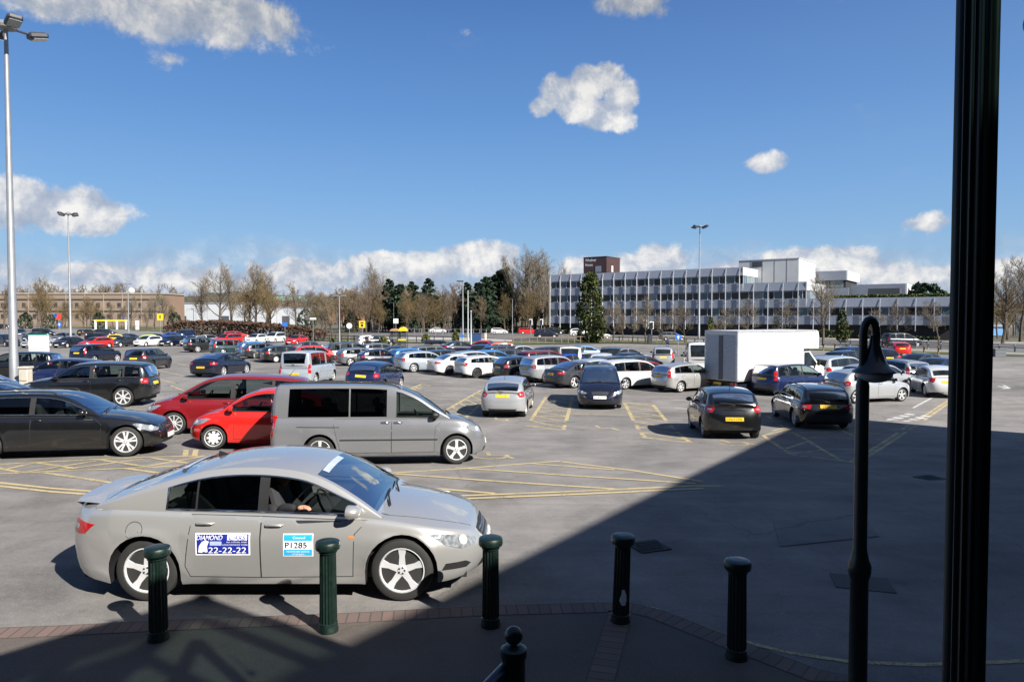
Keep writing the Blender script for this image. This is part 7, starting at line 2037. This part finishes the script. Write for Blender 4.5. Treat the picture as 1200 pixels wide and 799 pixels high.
def pole(px, yb, yt, r0, label, kind='lamp', mat=GALV, cat='lamp post', name='lamp_post'):
    p = at(px, yb); H_ = pt(px, yt, p.y).z - p.z; o = thing(name, label, cat, p)
    m = MB(); m.lathe([(r0, 0), (r0, H_ * .1), (r0 * .8, H_ * .11), (r0 * .55, H_)], 10); m.build('pole', mat, o, 40)
    m = MB()
    if kind == 'lamp': m.bevbox((-.35, 0, H_ + .05), (.9, .3, .16), .05)
    elif kind == 'twin': m.bevbox((-.6, 0, H_ + .05), (.9, .3, .18), .05); m.bevbox((.6, 0, H_ + .05), (.9, .3, .18), .05); m.box((0, 0, H_), (1, .08, .08))
    else: m.sphere((0, 0, H_), r0 * .9, 8, 6)
    m.build('lamp_head' if kind != 'cap' else 'finial', HEADM if kind == 'lamp' else mat, o, 40)
    return o
pole(542.5, 407, 330, .13, 'tall grey lamp pole rising left of the dark conifers'); pole(548.5, 400, 341, .10, 'slim white flagpole right of the tall grey lamp pole', 'cap', WHITEP, 'flagpole', 'flagpole'); pole(552, 408, 365, .17, 'short thick grey pole beside the tall lamp pole', 'cap', GALV, 'post', 'post')
pole(398, 403, 347, .12, 'grey lamp pole with white head by the fence tree', 'twin'); pole(151, 392, 333, .16, 'twin headed lamp before the brick building', 'twin'); pole(46, 388, 350.5, .14, 'short lamp at the left before the brick building'); pole(428, 386, 363, .12, 'distant lamp pole behind the yellow centre sign')
pole(600.5, 392, 350.5, .10, 'lamp pole in front of the central wood right part'); pole(637, 389, 330, .09, 'slim pole at the office left end'); pole(227, 384, 362, .14, 'dark lamp pole before the white shed', mat=DKST); pole(461.5, 390, 355, .1, 'thin lamp pole in front of the conifers')
# traffic lights
def traffic(px, yb, yt, label):
    p = at(px, yb); H_ = pt(px, yt, p.y).z - p.z; o = thing('traffic_light', label, 'traffic light', p)
    m = MB(); m.tube([(0, 0, 0), (0, 0, H_ - .9)], .06, 8); m.build('pole', GALV, o, 40)
    m = MB(); m.bevbox((0, 0, H_ - .55), (.62, .06, 1.15), .02, 0); m.build('backboard', SIGN_W, o)
    m = MB(); m.bevbox((0, -.12, H_ - .55), (.36, .24, .95), .03, 0)
    for k in range(3): m.lathe([(.10, 0), (.12, -.05), (.12, -.13), (.10, -.13)], 12, 0, (0, -.22, H_ - .28 - k * .28), 'y')
    m.build('signal_head', BLACK, o)
traffic(622, 395, 374, 'traffic light with white backboard above the red road car'); traffic(634.5, 395, 374, 'second traffic light right of the first by the hedge'); traffic(756, 400, 375, 'traffic light on the road left of the office mast'); traffic(763.5, 402, 377, 'traffic light just right of its twin before the offices'); traffic(681, 396, 377, 'traffic light beside the conical evergreen')
# low timber fences along the verge
def fence(pts, hgt, n, label, mat=WOOD, rail=(1.0,), name='fence', pr=.06):
    P_ = [at(*q) for q in pts]; o = thing(name, label, 'fence', P_[0])
    seg = [(P_[i], P_[i + 1]) for i in range(len(P_) - 1)]; tot = sum((b - a).length for a, b in seg)
    def along(s):
        for a, b in seg:
            l = (b - a).length
            if s <= l: return a.lerp(b, s / l)
            s -= l
        return P_[-1]
    O = P_[0]
    for k in range(n):
        q = along(tot * k / (n - 1)) - O; m = MB(); m.box((q.x, q.y, hgt / 2), (pr * 2, pr * 2, hgt + .1)); m.build('post', mat, o)
    for rz_ in rail:
        m = MB(); m.tube([(q - O) + Vector((0, 0, hgt * rz_ - .08)) for q in P_], .055, 5); m.build('rail', mat, o)
fence([(592, 402.8), (660, 402.5), (715, 401)], 1.05, 16, 'low timber post and rail fence along the centre verge'); fence([(715, 401.2), (800, 403), (880, 406)], .95, 16, 'low timber fence under the roadside trees')
fence([(372, 400), (420, 401.6), (470, 402), (530, 403)], 1.1, 18, 'dark metal rail fence behind the ticket shelter', DKST, (1.0, .55)); fence([(965, 410.5), (1050, 414), (1135, 417.5)], .9, 12, 'low rail fence on the right hand verge', WOOD)
fence([(0, 383), (60, 384), (110, 384.5), (180, 387.5)], 1.3, 22, 'pale rail fence along the far left verge', WOOD, (1.0, .5))
fence([(470, 392), (520, 392.5), (570, 393.5)], 1.4, 14, 'grey guard railing along the far pavement', GALV, (1.0, .3)); fence([(985, 404.5), (1100, 409), (1290, 415)], .75, 20, 'pale road barrier at the right', GALV, (1.0, .7), 'road_barrier')
# yellow height barrier at the left
p = at(130, 386); hb_ = thing('height_barrier', 'yellow low barrier bar in front of the brick building', 'barrier', p)
m = MB(); m.box((0, 0, 2.9), (11, .2, .5)); m.build('bar', SIGN_Y, hb_)
for k in (-5, -1.5, 2, 5): m = MB(); m.box((k, 0, 1.45), (.5, .3, 2.9)); m.build('leg', SIGN_W, hb_)
# ticket shelter with domed roof
p = at(467, 407.5); ts_ = thing('ticket_shelter', 'small glazed ticket shelter with curved yellow and timber roofs', 'shelter', p)
u_ = p.y / FPX
m = MB()
for (x0, x1, mi) in ((-9.5, .2, 1), (.6, 10, 0)):
    rows = []
    for i in range(9):
        t = i / 8; z = (24 - 4.2) * u_ + math.sin(PI * t) ** .6 * 4.6 * u_ * (1 if mi == 0 else .6); x = (x0 + (x1 - x0) * t) * u_; rows.append([(x, -.7, z), (x, .9, z)])
    m2 = MB(); m2.grid(rows, 0); f = [m2.vert(r_[0]) for r_ in rows]; m2.face(f); f = [m2.vert(r_[1]) for r_ in rows]; m2.face(f[::-1]); m2.build('roof', SIGN_Y if mi == 0 else simple('tan_timber', (.32, .19, .10), .7), ts_)
for xx in (-8.8, -.2, 1, 9.6): m = MB(); m.box((xx * u_, -.6, 10 * u_), (.07, .07, 20 * u_)); m.box((xx * u_, .8, 10 * u_), (.07, .07, 20 * u_)); m.build('post', DKST, ts_)
m = MB(); m.box((5.2 * u_, -.62, 9.5 * u_), (9 * u_, .05, 1.6 * u_)); m.build('yellow_band', SIGN_Y, ts_)
m = MB(); m.face([m.vert(q) for q in ((-8.8 * u_, -.55, .2), (9.6 * u_, -.55, .2), (9.6 * u_, -.55, 19 * u_), (-8.8 * u_, -.55, 19 * u_))]); m.build('glass_panel', GLASS, ts_)
# bins, cabinets, kiosk by the pole
def cabinet(px, yb, yt, w_, d_, mat, label, top=None, name='cabinet'):
    p = at(px, yb); h_ = pt(px, yt, p.y).z - p.z; o = thing(name, label, 'cabinet', p)
    m = MB(); m.bevbox((0, 0, h_ / 2), (w_, d_, h_), .03); m.build('body', mat, o)
    m = MB(); m.bevbox((0, 0, h_ + .04), (w_ + .08, d_ + .08, .10), .02); m.build('top', top or mat, o); 
    m = MB(); m.box((0, -d_ / 2 - .004, h_ * .45), (w_ * .86, .012, h_ * .02)); m.build('panel_joint', DKST, o)
cabinet(46, 421, 393.2, 1.62, .5, simple('white_cabinet', (.82, .82, .81), .5, 0, .04), 'large white cabinet with a green top among the parked cars on the left', simple('green_trim', (.10, .38, .30), .5))
cabinet(30.5, 457, 431.5, .42, .40, simple('concrete_post', (.42, .38, .32), .9, 0, .15, 6), 'square pale concrete block beside the nearest mast', name='concrete_block')
cabinet(558, 400.5, 391, 1.6, .9, simple('blue_machine', (.02, .05, .14), .4), 'dark blue payment machine by the grey poles', DKST, 'payment_machine'); cabinet(569, 400.5, 391, .35, .35, simple('cream_post', (.55, .50, .40), .8), 'cream gate post beside the payment machine', name='gate_post')
cabinet(761.5, 402.5, 392.5, .62, .6, simple('black_bin', (.03, .032, .04), .5), 'dark litter bin under the roadside trees', name='litter_bin'); cabinet(1171, 418, 409.5, 1.1, .4, simple('grey_box', (.10, .11, .12), .6), 'grey electrical box by the road beyond the fluted column')
cabinet(161, 386.5, 376, .9, .6, SIGN_W, 'white upright post box near the far left verge', name='white_marker')
